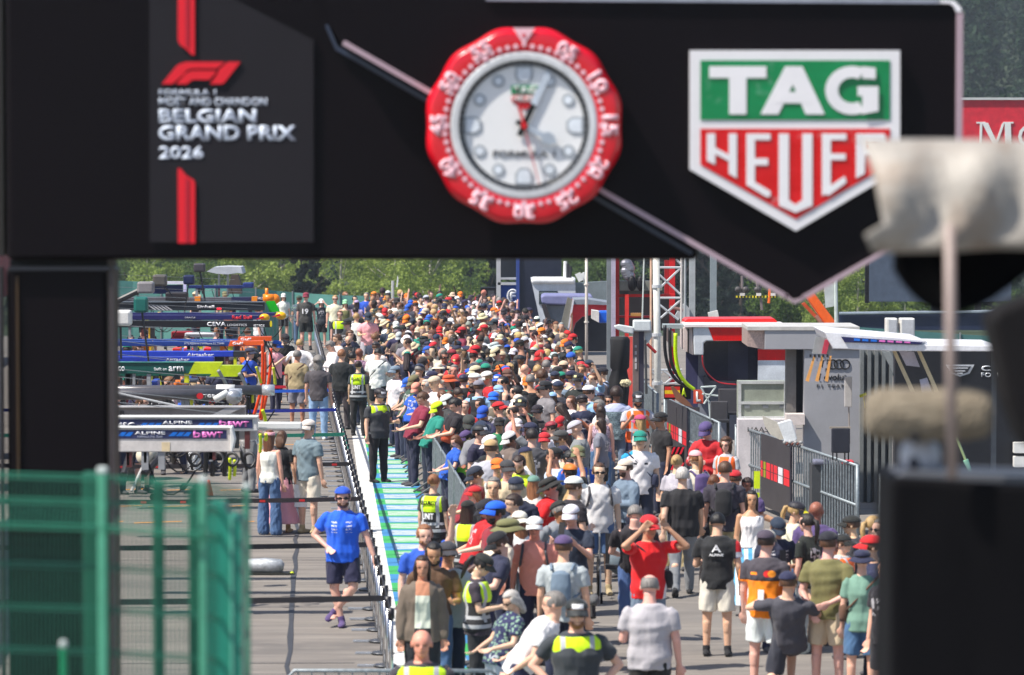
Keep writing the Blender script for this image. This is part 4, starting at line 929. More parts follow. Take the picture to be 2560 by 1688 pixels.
# ---- pit side, far group
for x, y, k in [
 (415, 205, W(f=0, fem=1, pose='hip', hat='cap', hatc='white', hair='long', hairc='brown', top='tee', topc='off white', bot='shorts', botc='black')),
 (652, 240, W(f=160, hat='cap', hatc='dark green', top='tee', topc='brown', pat='floral', hair='short', bot='trousers', botc='denim')),
 (985, 290, W(f=0, fem=1, pose='hands_head', hat='cap', hatc='white', hair='long', top='tee', topc='charcoal', pat='print', bot='shorts', botc='black')),
 (1070, 230, W(f=10, fem=1, hat='cap', hatc='white', hair='long', hairc='blonde', top='tank', topc='salmon')),
 (1195, 230, W(f=0, glasses='glasses', hairc='blonde', top='tee', topc='cream')),
 (1350, 180, W(f=60, hairc='ginger', top='tee', topc='beige')),
 (1345, 300, W(f=0, fem=1, hat='cap', hatc='light green', hair='long', hairc='dark brown', top='tank', topc='olive', bot='shorts', botc='denim')),
 (1490, 240, W(f=20, hairc='dark', top='tee', topc='navy')),
 (1520, 310, W(f=170, hat='cap', hatc='lilac', hair='long', hairc='dark brown', fem=1, top='tee', topc='lilac')),
 (1690, 235, W(f=5, pose='lowphone', hat='cap', hatc='navy', top='tee', topc='pink', bot='shorts', botc='light grey', Y=108)),
 (1665, 190, W(f=0, hairc='grey', top='tee', topc='blue')),
 (1830, 195, W(f=-30, hair='fringe', hairc='brown', top='tee', topc='black')),
 (2125, 160, W(f=0, h=1.95, skin='dark', hat='cap', hatc='black', top='tee', topc='white', Y=118)),
 (1265, 465, W(f=5, hairc='auburn', vest='vest', top='tee', topc='black', bot='trousers', botc='black', glasses='spectacles')),
 (1375, 595, W(f=-60, hat='cap', hatc='black', top='tee', topc='black')),
 (1500, 410, W(f=165, hairc='dark', top='tee', topc='black')),
 (1515, 500, W(f=172, hairc='blonde', top='tee', topc='white', bot='trousers', botc='navy', lod=1, fat=1.08)),
 (1390, 640, W(f=150, hairc='grey', top='tee', topc='black')),
 (1420, 755, W(f=40, hair='fringe', hairc='brown', top='tee', topc='navy')),
 (1395, 842, W(f=-10, pose='phone', hair='none', beard='dark', top='tee', topc='black', pack='pack', packc='dark grey')),
 (1225, 820, W(f=-70, hair='fringe', hairc='brown', beard='brown', top='tee', topc='off white')),
 (1125, 920, W(f=-70, hair='fringe', hairc='grey', top='long', topc='white', pose='lowphone')),
 (440, 820, W(f=25, pose='lowphone', hat='cap', hatc='black', hatpat='capbrim' if 0 else None, top='tee', topc='black', beard='grey')),
 (660, 895, W(f=172, pose='akimbo', hairc='blonde', top='long', topc='white', bot='trousers', botc='denim')),
 (625, 1060, W(f=160, hairc='grey', top='tee', topc='khaki', bot='shorts', botc='grey', pack='bag', packc='brown', skin='tanned', lod=1, fat=1.15)),
 (942, 1155, W(f=172, hair='curly', hairc='grey', top='tee', topc='dark grey', bot='trousers', botc='light blue', shoec='white', lod=1)),
 (1295, 1045, W(f=165, hairc='ginger', top='tee', topc='black', bot='trousers', botc='charcoal', fat=1.2, lod=1)),
 (1450, 1090, W(f=178, hairc='black', top='tee', topc='navy')),
 (1560, 1030, W(f=150, hair='none', skin='brown', top='tee', topc='lilac', pat='plaid', bot='trousers', botc='navy')),
 (1800, 805, W(f=150, hair='fringe', hairc='light brown', top='tee', topc='navy')),
 (1810, 945, W(f=160, hat='cap', hatc='black', hatpat='capfront', top='tee', topc='off white', pose='phone')),
 (1842, 1030, W(f=165, hairc='black', top='tee', topc='white', pose='lowphone', bot='shorts', botc='black', shoec='black', pack='bag', packc='black', lod=1)),
 (1850, 510, W(f=60, hat='cap', hatc='white', top='tee', topc='black', pose='lowphone'))]: pz(10, x, y, **k)
# crew between the team booms
for x, y, k in [(265, 1065, W(z=12, f=0, pose='cross', hairc='dark', top='tee', topc='blue', pat='patches')), (1085, 975, W(z=12, f=170, hairc='light brown', vest='vest', top='tee', topc='black')), (1990, 1080, W(z=12, f=120, pose='phone', top='tee', topc='black', bot='shorts', botc='black', hat='cap', hatc='black')),
 (820, 520, W(z=13, f=-80, pose='lowphone', top='tee', topc='white', hairc='light brown', bot='trousers', botc='black')), (1240, 530, W(z=13, f=20, pose='lowphone', top='tee', topc='red', hairc='brown')), (430, 560, W(z=13, f=160, hair='fringe', hairc='brown', top='tee', topc='navy')),
 (160, 470, W(z=13, f=60, top='tee', topc='dark red', hat='cap', hatc='teal')), (60, 800, W(z=13, f=30, top='tee', topc='beige', hairc='dark')), (1700, 250, W(z=13, f=170, top='tee', topc='black', bot='shorts', botc='black', hat='cap', hatc='charcoal')), (1220, 800, W(z=13, f=-30, top='tee', topc='black', hat='cap', hatc='black', pose='crouch')),
 (400, 830, W(z=13, f=30, top='tee', topc='navy', hairc='brown', pose='lean')), (2330, 1150, W(z=12, f=60, pose='phone', top='tee', topc='pink', hat='cap', hatc='blue')),
 (450, 980, W(z=12, f=-40, top='tee', topc='orange', hairc='dark')), (1480, 960, W(z=12, f=160, top='tee', topc='orange', hairc='ginger')), (1920, 960, W(z=12, f=150, top='tee', topc='orange', hairc='brown')), (2080, 660, W(z=12, f=100, top='tee', topc='white', hairc='brown')), (1190, 455, W(z=12, f=60, hat='cap', hatc='beige', top='tee', topc='off white')), (1600, 450, W(z=12, f=10, hat='cap', hatc='olive', top='tee', topc='khaki')), (1700, 660, W(z=12, f=150, top='tee', topc='orange', hairc='brown'))]:
    z = k.pop('z'); pz(z, x, y, **k)
rc = random.Random(9)
for i in range(14):
    person(rc.uniform(300, 640), None, Y=rc.uniform(66, 104), f=rc.choice([0, 60, -60, 120, 170, -150]), pose=rc.choice(['stand', 'stand2', 'lowphone', 'lean', 'akimbo', 'cross']), hat=rc.choice([None, 'cap']), hatc=rc.choice(['black', 'navy', 'red', 'orange', 'teal']), topc=rc.choice(['black', 'white', 'navy', 'red', 'orange', 'blue', 'dark green']), bot=rc.choice(['shorts', 'trousers']), botc=rc.choice(['black', 'navy', 'grey']), hairc=rc.choice(['brown', 'dark brown', 'blonde']), pat=rc.choice([None, 'patches']), pack=None, note='of a team crew between the booms')
# ---- middle crowd, window 3
C3 = [(215, 165, W(f=-60, pose='lean', hat='cap', hatc='blue', hair='long', hairc='brown', fem=1, top='tank', topc='black')),
 (292, 212, W(f=-35, pose='lean', fem=1, hat='cap', hatc='salmon', top='tee', topc='blue', hair='long', hairc='blonde')),
 (385, 178, W(f=-65, hairc='white', top='tee', topc='light blue', glasses='glasses', pack='bag', packc='dark grey')), (435, 108, W(f=-60, hat='cap', hatc='navy', glasses='glasses', top='tee', topc='navy')), (270, 145, W(f=-60, hat='cap', hatc='olive', top='tee', topc='dark green', pose='lean')),
 (350, 295, W(f=-75, pose='lean', hair='fringe', hairc='brown', top='tee', topc='maroon', lod=0)), (485, 388, W(f=-70, pose='lean', hat='cap', hatc='neon yellow', top='tee', topc='teal', skin='brown', lod=0)), (570, 322, W(f=-70, hat='cap', hatc='white', top='tee', topc='charcoal', pose='lean')),
 (645, 350, W(f=-80, pose='lean', hair='fringe', hairc='black', top='tee', topc='black', pack='bag', packc='orange red', lod=0)), (590, 140, W(f=-60, hat='bucket', hatc='orange red', hair='bob', top='tee', topc='teal')), (515, 122, W(f=-160, hair='balding', hairc='dark brown', top='tee', topc='dark grey')),
 (655, 180, W(f=150, hat='cap', hatc='navy', hair='long', hairc='black', top='tee', topc='navy', fem=1)), (780, 85, W(f=160, hat='cap', hatc='blue', hair='short', top='tee', topc='grey blue', pack='pack', packc='orange')), (640, -15, W(f=165, hat='cap', hatc='navy', top='tee', topc='taupe')),
 (865, 192, W(f=165, hat='cap', hatc='grey', top='tee', topc='light blue', pack='pack', packc='black')), (870, 0, W(f=170, fem=1, hat='cap', hatc='teal', hair='long', hairc='blonde', top='tee', topc='charcoal')), (1035, 138, W(f=-15, hat='cap', hatc='blue', hatpat='capfront', top='tee', topc='black', skin='fair')),
 (1125, 92, W(f=5, hat='cap', hatc='brown', glasses='glasses', skin='brown', top='tee', topc='black', h=1.85)), (1045, 236, W(f=20, hat='cap', hatc='light blue', top='tee', topc='white', hairc='white', h=1.7)), (1000, 298, W(f=170, hat='backcap', hatc='bright blue', top='tee', topc='taupe', pack='bag', packc='dark grey')),
 (1285, 38, W(f=170, hair='none', top='tee', topc='white')), (1335, 132, W(f=172, hairc='grey', top='tank', topc='black', skin='tanned', h=1.85, fat=1.1)), (1442, 92, W(f=170, hair='afro', hairc='brown', top='tee', topc='dark grey', pack=None)), (1480, 0, W(f=178, hairc='grey', top='tee', topc='light grey', pack='pack', packc='navy')),
 (1638, 15, W(f=175, hat='cap', hatc='beige', hatpat='trucker', top='tee', topc='navy')), (1712, 104, W(f=130, hat='cap', hatc='navy', beard='dark', top='tank', topc='off white', pack='pack', packc='grey blue')), (1800, 40, W(f=-10, hairc='light brown', top='tee', topc='white', skin='tanned', h=1.85)),
 (1870, 5, W(f=165, hat='cap', hatc='navy', top='tee', topc='grey blue', pack='pack', packc='grey')), (1990, 75, W(f=-100, hat='cap', hatc='black', glasses='glasses', top='tee', topc='pale blue', pack='pack', packc='dark grey')), (1872, 238, W(f=120, hat='cap', hatc='white', top='tee', topc='light blue', pack='pack', packc='khaki')),
 (1225, 320, W(f=160, fem=1, hat='straw', hatc='cream', hair='long', hairc='dark brown', top='tee', topc='off white')), (1270, 352, W(f=-95, fem=1, pose='phone', hair='long', hairc='auburn', top='tank', topc='orange red', bot='trousers', botc='denim', pack='small', packc='sage')),
 (1538, 298, W(f=172, fem=1, hat='cap', hatc='light blue', hair='bob', hairc='brown', top='tee', topc='cream', botc='denim')), (1610, 388, W(f=-120, fem=1, pose='lowphone', hair='long', hairc='dark brown', top='tee', topc='charcoal', pack='small', packc='grey', botc='denim')), (1705, 325, W(f=-60, fem=1, hair='bob', hairc='auburn', top='long', topc='white', pack='bag', packc='black')),
 (1978, 415, W(f=178, fem=1, hair='bob', hairc='dark brown', top='tank', topc='lilac', pat='dots', botc='denim', h=1.72, fat=1.1)), (2120, 250, W(f=175, hair='afro', hairc='dark brown', top='long', topc='grey blue', pat='wave', bot='wide', botc='grey blue', h=1.88, fat=1.15, skin='brown')), (2315, 298, W(f=5, pose='phone', hat='cap', hatc='black', hatpat='capfront', beard='black', vest='orangevest', top='tee', topc='light grey', skin='tanned')),
 (1052, 530, W(f=-12, hat='cap', hatc='black', glasses='glasses', top='tee', topc='green', skin='tanned', h=1.66, hair='short', hairc='black', bot='shorts')), (775, 512, W(f=0, hat='cap', hatc='charcoal', beard='grey', top='tee', topc='black', pose='lowphone')), (875, 600, W(f=60, hat='cap', hatc='black', hatpat='capfront', top='tee', topc='navy', hairc='dark brown')),
 (748, 650, W(f=-70, pose='lean', hat='cap', hatc='purple', top='tee', topc='neon green', hairc='dark brown', h=1.6)), (655, 685, W(f=-70, pose='lean', fem=1, hair='bob', hairc='auburn', top='tee', topc='blue', h=1.55)), (975, 735, W(f=170, hat='cap', hatc='tan', top='tee', topc='light grey')), (1465, 668, W(f=175, hat='backcap', hatc='red', top='tee', topc='dark grey', h=1.72)),
 (1608, 650, W(f=-75, hat='cap', hatc='dark grey', beard='grey', top='tee', topc='white', skin='tanned')), (1290, 800, W(f=-120, hat='cap', hatc='navy', fem=1, hair='long', hairc='blonde', pose='phone', top='tee', topc='white')), (1232, 868, W(f=-15, hairc='dark brown', beard='brown', top='tee', topc='neon yellow', pose='lowphone')),
 (1550, 808, W(f=-75, hat='backcap', hatc='black', beard='black', top='tee', topc='pale blue', botc='black', skin='tanned', lod=0, h=1.82)), (1770, 790, W(f=0, hat='cap', hatc='olive', glasses='glasses', top='tee', topc='blue', pack='pack', packc='grey')), (1962, 940, W(f=5, hairc='brown', glasses='glasses', top='tee', topc='off white', bot='shorts', botc='denim', pack='pack', packc='dark grey', h=1.85, shoec='khaki')),
 (2200, 915, W(f=-55, pose='cross', hat='cap', hatc='cream', beard='brown', top='long', topc='grey blue')), (920, 878, W(f=-90, fem=1, hat='cap', hatc='black', hair='bob', hairc='ginger', top='tee', topc='white')), (1035, 905, W(f=10, hat='cap', hatc='orange', glasses='glasses', top='tank', topc='white')), (830, 980, W(f=-80, hat='cap', hatc='navy', top='tee', topc='dark red', pose='lean')),
 (1125, 925, W(f=20, hat='cap', hatc='charcoal', top='tee', topc='beige')), (1000, 1070, W(f=-5, hairc='grey', top='jacket', topc='black', skin='fair')), (1205, 1075, W(f=175, hat='cap', hatc='navy', top='tee', topc='navy', hairc='grey')), (1365, 1060, W(f=170, fem=1, hat='cap', hatc='sage', hair='long', hairc='ginger', top='tee', topc='off white', bot='shorts', botc='denim')),
 (1735, 1072, W(f=120, hat='cap', hatc='white', top='tee', topc='black', h=1.85)), (1728, 1150, W(f=140, fem=1, hat='cap', hatc='off white', hair='long', hairc='blonde', top='tee', topc='black', botc='black', pack='bag', packc='tan', pose='lowphone', h=1.74, note='with a big tan handbag')), (825, 1160, W(f=-80, hat='cap', hatc='red', hair='bob', hairc='ginger', fem=1, top='tee', topc='red', h=1.5)),
 (455, 1040, W(f=155, fem=1, hair='bun', hairc='ginger', vest='vest', top='tee', topc='charcoal', botc='black', h=1.68, shoec='black', label='ginger haired security woman with a bun standing beside the barrier end')), (765, 1288, W(f=155, hat='cap', hatc='black', hair='long', hairc='dark brown', fem=1, vest='vest', top='tee', topc='charcoal', botc='black', label='security woman in black cap with curly dark hair leaning over the barrier')),
 (1015, 1300, W(f=-60, hat='cap', hatc='bright blue', skin='brown', hair='short', hairc='black', beard='black', top='tee', topc='dark red')), (1180, 1225, W(f=-75, hair='fringe', hairc='dark brown', top='tee', topc='grey')), (930, 1280, W(f=-80, hat='cap', hatc='black', top='tee', topc='red', pose='lean')),
 (100, 60, W(f=-50, hat='cap', hatc='grey blue', beard='white', top='tee', topc='white')), (330, 60, W(f=-30, hair='long', fem=1, hairc='brown', top='tee', topc='black')), (495, 30, W(f=-20, hat='straw', hatc='cream', top='tee', topc='olive', fem=1, hair='bob')), (1110, 60, W(f=170, hat='cap', hatc='blue', top='tee', topc='navy', pack='pack', packc='red')),
 (960, -30, W(f=150, hairc='black', top='tee', topc='navy', pack='pack', packc='taupe')), (1190, 10, W(f=175, fem=1, hair='long', hairc='black', top='tank', topc='orange')), (1560, 110, W(f=170, hat='cap', hatc='navy', top='tee', topc='navy')), (1590, 200, W(f=170, hat='cap', hatc='navy', top='tee', topc='charcoal')), (1700, -20, W(f=165, hair='bob', fem=1, hairc='brown', top='tank', topc='blue'))]
for x, y, k in C3: pz(3, x, y, **k)
# ---- lower middle, window 4
C4 = [(1110, 145, W(f=-72, pose='reach', hat='bucket', hatc='olive', skin='dark', hair='short', hairc='black', top='tee', topc='cream', botc='grey', h=1.85, beard='black')), (1240, 72, W(f=-150, hat='backcap', hatc='off white', hair='long', hairc='ginger', fem=1, top='tee', topc='white')), (1380, 128, W(f=-5, hat='cap', hatc='white', glasses='glasses', top='tee', topc='salmon', pack='pack', packc='dark grey', skin='red')),
 (1645, 300, W(f=172, hat='cap', hatc='purple', top='tee', topc='light grey', pack='small', packc='grey blue', h=1.8)), (1040, 268, W(f=-75, pose='lean', hat='cap', hatc='black', beard='brown', top='tee', topc='navy')), (900, 465, W(f=80, fem=1, pose='lowphone', hat='cap', hatc='black', hair='ponytail', hairc='black', vest='vest', top='tee', topc='charcoal', botc='black', h=1.7, shoec='black', label='security woman in black cap in profile on the painted strip, arms folded low')),
 (1165, 788, W(f=-60, pose='lean', fem=1, hair='bob', hairc='white', glasses='glasses', top='tee', topc='sage', pat='floral', botc='light grey', h=1.6)), (1530, 800, W(f=-100, pose='reach', hair='short', hairc='grey', top='tee', topc='white', botc='navy', h=1.8)),
 (1765, 885, W(f=4, pose='akimbo', hat='cap', hatc='black', hatpat='capfront', glasses='glasses', beard='ginger', vest='vest', top='tee', topc='charcoal', botc='black', h=1.86, fat=1.15, label='bearded security guard with black cap and sunglasses at the front, hands on hips')),
 (372, 190, W(f=12, pose='oneup', hairc='ginger', beard='ginger', top='tee', topc='blue', botc='navy', h=1.8)), (352, 472, W(f=2, fem=1, hair='long', hairc='dark brown', top='jacket', topc='taupe', pat='openjacket', botc='black', h=1.76, glasses=None, skin='tanned', label='woman with long dark hair in an open brown jacket over a white top')),
 (455, 352, W(f=5, hairc='black', top='tee', topc='brown', botc='denim', beard='black', skin='tanned', pose='stand2', h=1.82)), (585, 358, W(f=18, hat='cap', hatc='charcoal', glasses='glasses', top='jacket', topc='light grey', botc='navy', skin='red', h=1.78)),
 (345, 1155, W(f=0, hair='none', vest='vest', top='tee', topc='charcoal', botc='black', h=1.8, fat=1.15, skin='red', label='bald security guard at the bottom edge looking down')), (1715, 20, W(f=-20, hat='cap', hatc='white', top='tee', topc='navy', pose='phone'))]
for x, y, k in C4: pz(4, x, y, **k)
# ---- right, windows 5, 6, 8
C5 = [(365, 505, W(f=-125, fem=1, hat='cap', hatc='rose', hair='long', hairc='blonde', top='tee', topc='cream', pack='bag', packc='brown')), (550, 485, W(f=-60, hat='cap', hatc='black', skin='tanned', top='tee', topc='black')), (968, 575, W(f=-30, hat='cap', hatc='purple', glasses='glasses', top='jacket', topc='red', pose='lowphone')),
 (1150, 712, W(f=-25, fem=1, hair='curly', hairc='brown', glasses='spectacles', vest='orangevest', top='tee', topc='light grey', label='curly haired woman with glasses and orange vest behind the galvanised fence')), (868, 830, W(f=-150, fem=1, hat='cap', hatc='pink', hair='ponytail', hairc='ginger', top='tee', topc='cream', pack='pack', packc='purple')), (700, 865, W(f=165, fem=1, hair='bun', hairc='blonde', top='tee', topc='light grey', fat=1.15, botc='khaki')),
 (752, 980, W(f=178, pose='walk', hair='fringe', hairc='white', top='tee', topc='black', botc='grey', h=1.82, fat=1.2, shoec='black', lod=0)), (1140, 922, W(f=172, hairc='brown', top='tee', topc='charcoal', botc='khaki', h=1.86, pack='small', packc='black')), (1232, 1015, W(f=170, hat='cap', hatc='red', top='tee', topc='black', h=1.65)), (1342, 1075, W(f=-30, hair='fringe', hairc='dark brown', skin='brown', top='tee', topc='purple', h=1.55)),
 (1040, 1045, W(f=160, fem=1, hair='bob', hairc='auburn', top='tee', topc='black', bot='wide', botc='black')), (1385, 1190, W(f=0, fem=1, pose='wave', hair='long', hairc='dark', top='crop', topc='white', bot='skirt', botc='flag', h=1.68, skin='tanned', note='with a pale blue and white flag round the waist')), (1790, 1300, W(f=75, fem=1, pose='phone', hat='cap', hatc='black', hatpat='capbrim', hair='ponytail', hairc='blonde', top='tee', topc='cream', bot='shorts', botc='denim')),
 (1975, 1290, W(f=160, hair='none', skin='brown', top='tee', topc='purple', h=1.8)), (1620, 1450, W(f=10, hat='cap', hatc='navy', glasses='glasses', top='tee', topc='navy', pat='patches', pose='lowphone', h=1.66)), (1885, 1400, W(f=-130, fem=1, hair='ponytail', hairc='dark', top='tee', topc='black', bot='wide', botc='light grey', h=1.72)),
 (365, 655, W(f=3, hat='cap', hatc='teal', top='tee', topc='white', pat='whiteblue', botc='navy', h=1.86, lod=0, pack='bag', packc='navy'))]
for x, y, k in C5: pz(5, x, y, **k)
C6 = [(452, 115, W(f=25, pose='hands_head', hat='cap', hatc='red', glasses='glasses', top='tee', topc='red', pat='redteam', bot='shorts', botc='grey blue', pack='bag', packc='black', h=1.84, skin='tanned', fat=1.1)), (1078, 35, W(f=172, pose='stand2', hairc='black', top='tee', topc='black', pat='tricolor', bot='shorts', botc='off white', pack=None, h=1.76, shoec='black', feet=1390)),
 (455, 650, W(f=178, pose='stand2', hair='balding', hairc='grey', top='tee', topc='light grey', botc='black', h=1.82, fat=1.2, skin='fair', note='at the bottom of the picture')), (1525, 250, W(f=158, hat='cap', hatc='dark grey', hatpat='trucker', top='tee', topc='orange', pat='orangeteam', bot='shorts', botc='white', h=1.84, hairc='dark brown', label='tall fan in orange and dark grey racing team shirt and trucker cap')), (1722, 770, W(f=170, pose='crouch', hat='cap', hatc='navy', top='tee', topc='dark grey', bot='shorts', botc='charcoal', Y=41.2, h=1.75, hairc='brown', label='crouching photographer in grey shirt with a navy and red cap at the bottom')),
 (320, 10, W(f=178, pose='lean', hairc='grey', top='tee', topc='black', botc='denim', h=1.8, note='pushing the wheelchair'))]
for x, y, k in C6: pz(6, x, y, **k)
C8 = [(555, 265, W(f=160, pose='behind', hat='cap', hatc='black', top='tee', topc='olive', bot='shorts', botc='beige', h=1.84, skin='fair', hairc='brown')), (690, 365, W(f=60, hat='cap', hatc='black', vest='orangevest', top='tee', topc='light grey', Y=44.6, h=1.5)), (940, 300, W(f=-85, hat='cap', hatc='red', top='jacket', topc='navy', h=1.78)), (862, 425, W(f=172, fem=1, hat='bucket', hatc='navy', hair='short', top='tee', topc='sage', bot='shorts', botc='denim', pack='bag', packc='brown', h=1.7)),
 (1085, 500, W(f=-55, hairc='light brown', glasses='spectacles', top='tee', topc='black', pat='print', bot='shorts', botc='black', h=1.76))]
for x, y, k in C8: pz(8, x, y, **k)
for px_, Y_, k in ((2130, 46.0, W(f=-100, hat='cap', hatc='black', topc='charcoal', h=1.6)), (2185, 45.0, W(f=120, hairc='blonde', fem=1, hair='ponytail', topc='cream')), (2205, 43.0, W(f=-60, hairc='grey', topc='navy', glasses='glasses'))):
    person(px_, None, Y=Y_, **k)
# ---- people over the right-hand wall, far
for x, y, c in ((2325, 845, 'cream'), (2407, 862, 'tan'), (2425, 855, 'brown'), (2454, 858, 'brown'), (2488, 850, 'dark brown')):
    person(x, y, Y=86, f=random.choice((0, 60, -60)), hat='straw' if c in ('cream', 'tan') else None, hatc=c if c in CN else 'tan', hairc='brown', top='tee', topc=random.choice(('white', 'navy', 'red', 'grey')))
# ---- the packed crowd
HATS = [('red', .12), ('navy', .18), ('black', .2), ('white', .11), ('orange', .06), ('teal', .03), ('blue', .06), ('beige', .04), ('charcoal', .04), ('light grey', .03), ('dark red', .02)]
TOPS = [('white', .15), ('black', .25), ('navy', .19), ('red', .045), ('grey', .12), ('orange', .03), ('dark grey', .12), ('light blue', .05), ('cream', .04), ('pink', .03), ('teal', .015), ('maroon', .02), ('taupe', .04), ('beige', .03)]
def pick(L, r): 
    q = r.random() * sum(w_ for _, w_ in L)
    for a, w_ in L:
        q -= w_
        if q <= 0: return a
    return L[0][0]
def right_px(Y):
    return float(np.interp(Y, [70, 74, 78, 83, 90, 96, 104, 112, 122, 132], [1560, 1500, 1490, 1480, 1450, 1440, 1395, 1330, 1270, 1230]))
spots = []; used_ = [(p['X'], p['Y']) for p in PEOPLE]; rr = random.Random(77); Y = 70.5
while Y < 131:
    xr = (right_px(Y) - 1280) / F * Y; x = barrier_x(Y) + .28 + rr.random() * .3; first = True
    while x < xr:
        q = (x + rr.uniform(-.1, .1), Y + rr.uniform(-.22, .22))
        near = min((abs(q[0] - a) / .42) ** 2 + (abs(q[1] - b) / .62) ** 2 for a, b in used_)
        if near > 1: spots.append(q + (first,)); used_.append(q)
        x += rr.uniform(.5, .66); first = False
    Y += .64 if Y < 96 else .76
Y = 47.
while Y < 70:
    xr = (float(np.interp(Y, [47, 55, 60, 70], [1400, 1440, 1500, 1540])) - 1280) / F * Y; x = barrier_x(Y) + .3 + rr.random() * .5; first = True
    while x < xr:
        q = (x + rr.uniform(-.15, .15), Y + rr.uniform(-.4, .4)); near = min((abs(q[0] - a) / .5) ** 2 + (abs(q[1] - b) / .9) ** 2 for a, b in used_)
        if near > 1: spots.append(q + (first,)); used_.append(q)
        x += rr.uniform(.6, .9); first = False
    Y += .95
spots.sort(key=lambda s: s[1])
n_ind = max(0, 296 - len(PEOPLE)); crowd_specs = []
for i, (x, y, first) in enumerate(spots):
    fem = rr.random() < .33; hasc = rr.random() < .56; left = (x - barrier_x(y)) < 2.2
    hatc = pick(HATS, rr); topc = pick(TOPS, rr)
    if left and y > 100 and rr.random() < .3: hatc = 'orange'; topc = 'orange' if rr.random() < .35 else topc
    if y < 104 and left and rr.random() < .1: hatc = 'red'
    pose = rr.choices(['stand', 'stand2', 'phone', 'lowphone', 'armsup', 'oneup', 'cross'], [.36, .24, .12, .14, .02, .04, .08])[0]
    if first: pose = rr.choice(['lean', 'lean', 'phone', 'lowphone'])
    f = rr.choice([-75, -60, -90, -40, -110, -150, 170, 160, -20, 0, 30]) + rr.uniform(-12, 12)
    k = W(f=f, pose=pose, fem=int(fem), h=rr.uniform(1.55, 1.72) if fem else rr.uniform(1.68, 1.92), hat=rr.choices(['cap', 'backcap', 'bucket', 'straw'], [.78, .1, .07, .05])[0] if hasc else None, hatc=hatc, hatpat=rr.choice([None, 'capmark', None]), topc=topc,
          hair=(rr.choice(['long', 'long', 'ponytail', 'bob', 'bun']) if fem else rr.choices(['short', 'fringe', 'balding', 'none', 'afro'], [.5, .22, .12, .1, .06])[0]), hairc=rr.choice(['black', 'dark brown', 'dark brown', 'dark', 'brown', 'blonde', 'grey', 'auburn']),
          top=rr.choices(['tee', 'tank', 'long'], [.82, .12, .06])[0], botc=rr.choice(['denim', 'black', 'navy', 'khaki', 'grey']), bot=rr.choice(['trousers', 'shorts']), skin=rr.choices(['fair', 'pale', 'tanned', 'red', 'brown', 'dark'], [.42, .24, .2, .04, .07, .03])[0],
          pack=rr.choices([None, 'pack', 'bag'], [.82, .14, .04])[0], packc=rr.choice(['black', 'navy', 'dark grey', 'red', 'khaki']), glasses='glasses' if rr.random() < .25 else None)
    if k['hatc'] == 'straw': k['hatc'] = 'beige'
    if k['hat'] == 'straw': k['hatc'] = 'beige'
    k['loc'] = (x, y); k['pat'] = rr.choices([None, 'print', 'patches', 'plaid', 'redteam'], [.6, .2, .13, .04, .03])[0]
    if k['pat'] == 'redteam': k['topc'] = 'red'
    if i < n_ind:
        kk = dict(k); kk.pop('loc')
        o = person(1280, None, Y=50, lod=(0 if y < 58 else 1 if y < 84 else 2), **kk); o.location = (x, y, 0); PEOPLE[-1]['X'] = x; PEOPLE[-1]['Y'] = y; PEOPLE[-1]['crowd'] = True; o['group'] = 'fans packed behind the crowd barrier'
        if y > 70:   # re-use the low detail meshes far away
            pass
    else: crowd_specs.append(k)
# far rest of the crowd: one mass
V_ = []; F_ = []; C_ = []; off = 0
def push(me, M4, c):
    global off
    a = coords(me); M_ = np.array(M4); a = a @ M_[:3, :3].T + M_[:3, 3]; V_.append(a)
    for p in me.polygons: F_.append(tuple(v + off for v in p.vertices))
    off += len(a); C_.append(np.tile(np.array(tuple(s2l(jitter(c, 8))) + (1,)), (len(a), 1)))
for k in crowd_specs:
    J = skel(k['pose'], k['fem']); M4 = Matrix.Translation((k['loc'][0], k['loc'][1], 0)) @ Matrix.Rotation(R(k['f']), 4, 'Z') @ Matrix.Scale(k['h'] / 1.75, 4)
    MH = M4 @ Matrix.Translation(Vector(J['head'])) @ J['Rh'].to_4x4()
    push(body_mesh(k['pose'], k['fem'], 2), M4, tuple(v * .86 for v in SKN[k['skin']])); push(top_mesh(k['pose'], k['fem'], 2, k['top']), M4, CN[k['topc']]); push(bot_mesh('stand', k['fem'], 2, 'trousers'), M4, CN['navy'])
    if k['hair'] != 'none': push(hair_mesh(k['hair'] if not (k['hat'] and k['hair'] in ('fringe', 'afro')) else 'short'), MH, HN[k['hairc']])
    if k['hat']: push(hat_mesh(k['hat']), MH, CN[k['hatc']])
if V_:
    me = bpy.data.meshes.new('crowd'); me.from_pydata(np.concatenate(V_).tolist(), [], F_); me.update(); me.polygons.foreach_set('use_smooth', [True] * len(me.polygons))
    at = me.color_attributes.new('tint', 'FLOAT_COLOR', 'POINT'); at.data.foreach_set('color', np.concatenate(C_).ravel())
    n = NT('crowd_clothes'); a = n.n('ShaderNodeAttribute', attribute_name='tint'); n.col(a.outputs['Color']); me.materials.append(n.fin(.75))
    o = bpy.data.objects.new('crowd', me); COL.objects.link(o); o['kind'] = 'stuff'; top(o, 'dense far end of the crowd of fans in coloured caps under the trees', 'crowd')
print('people', len(PEOPLE), 'mass', len(crowd_specs))
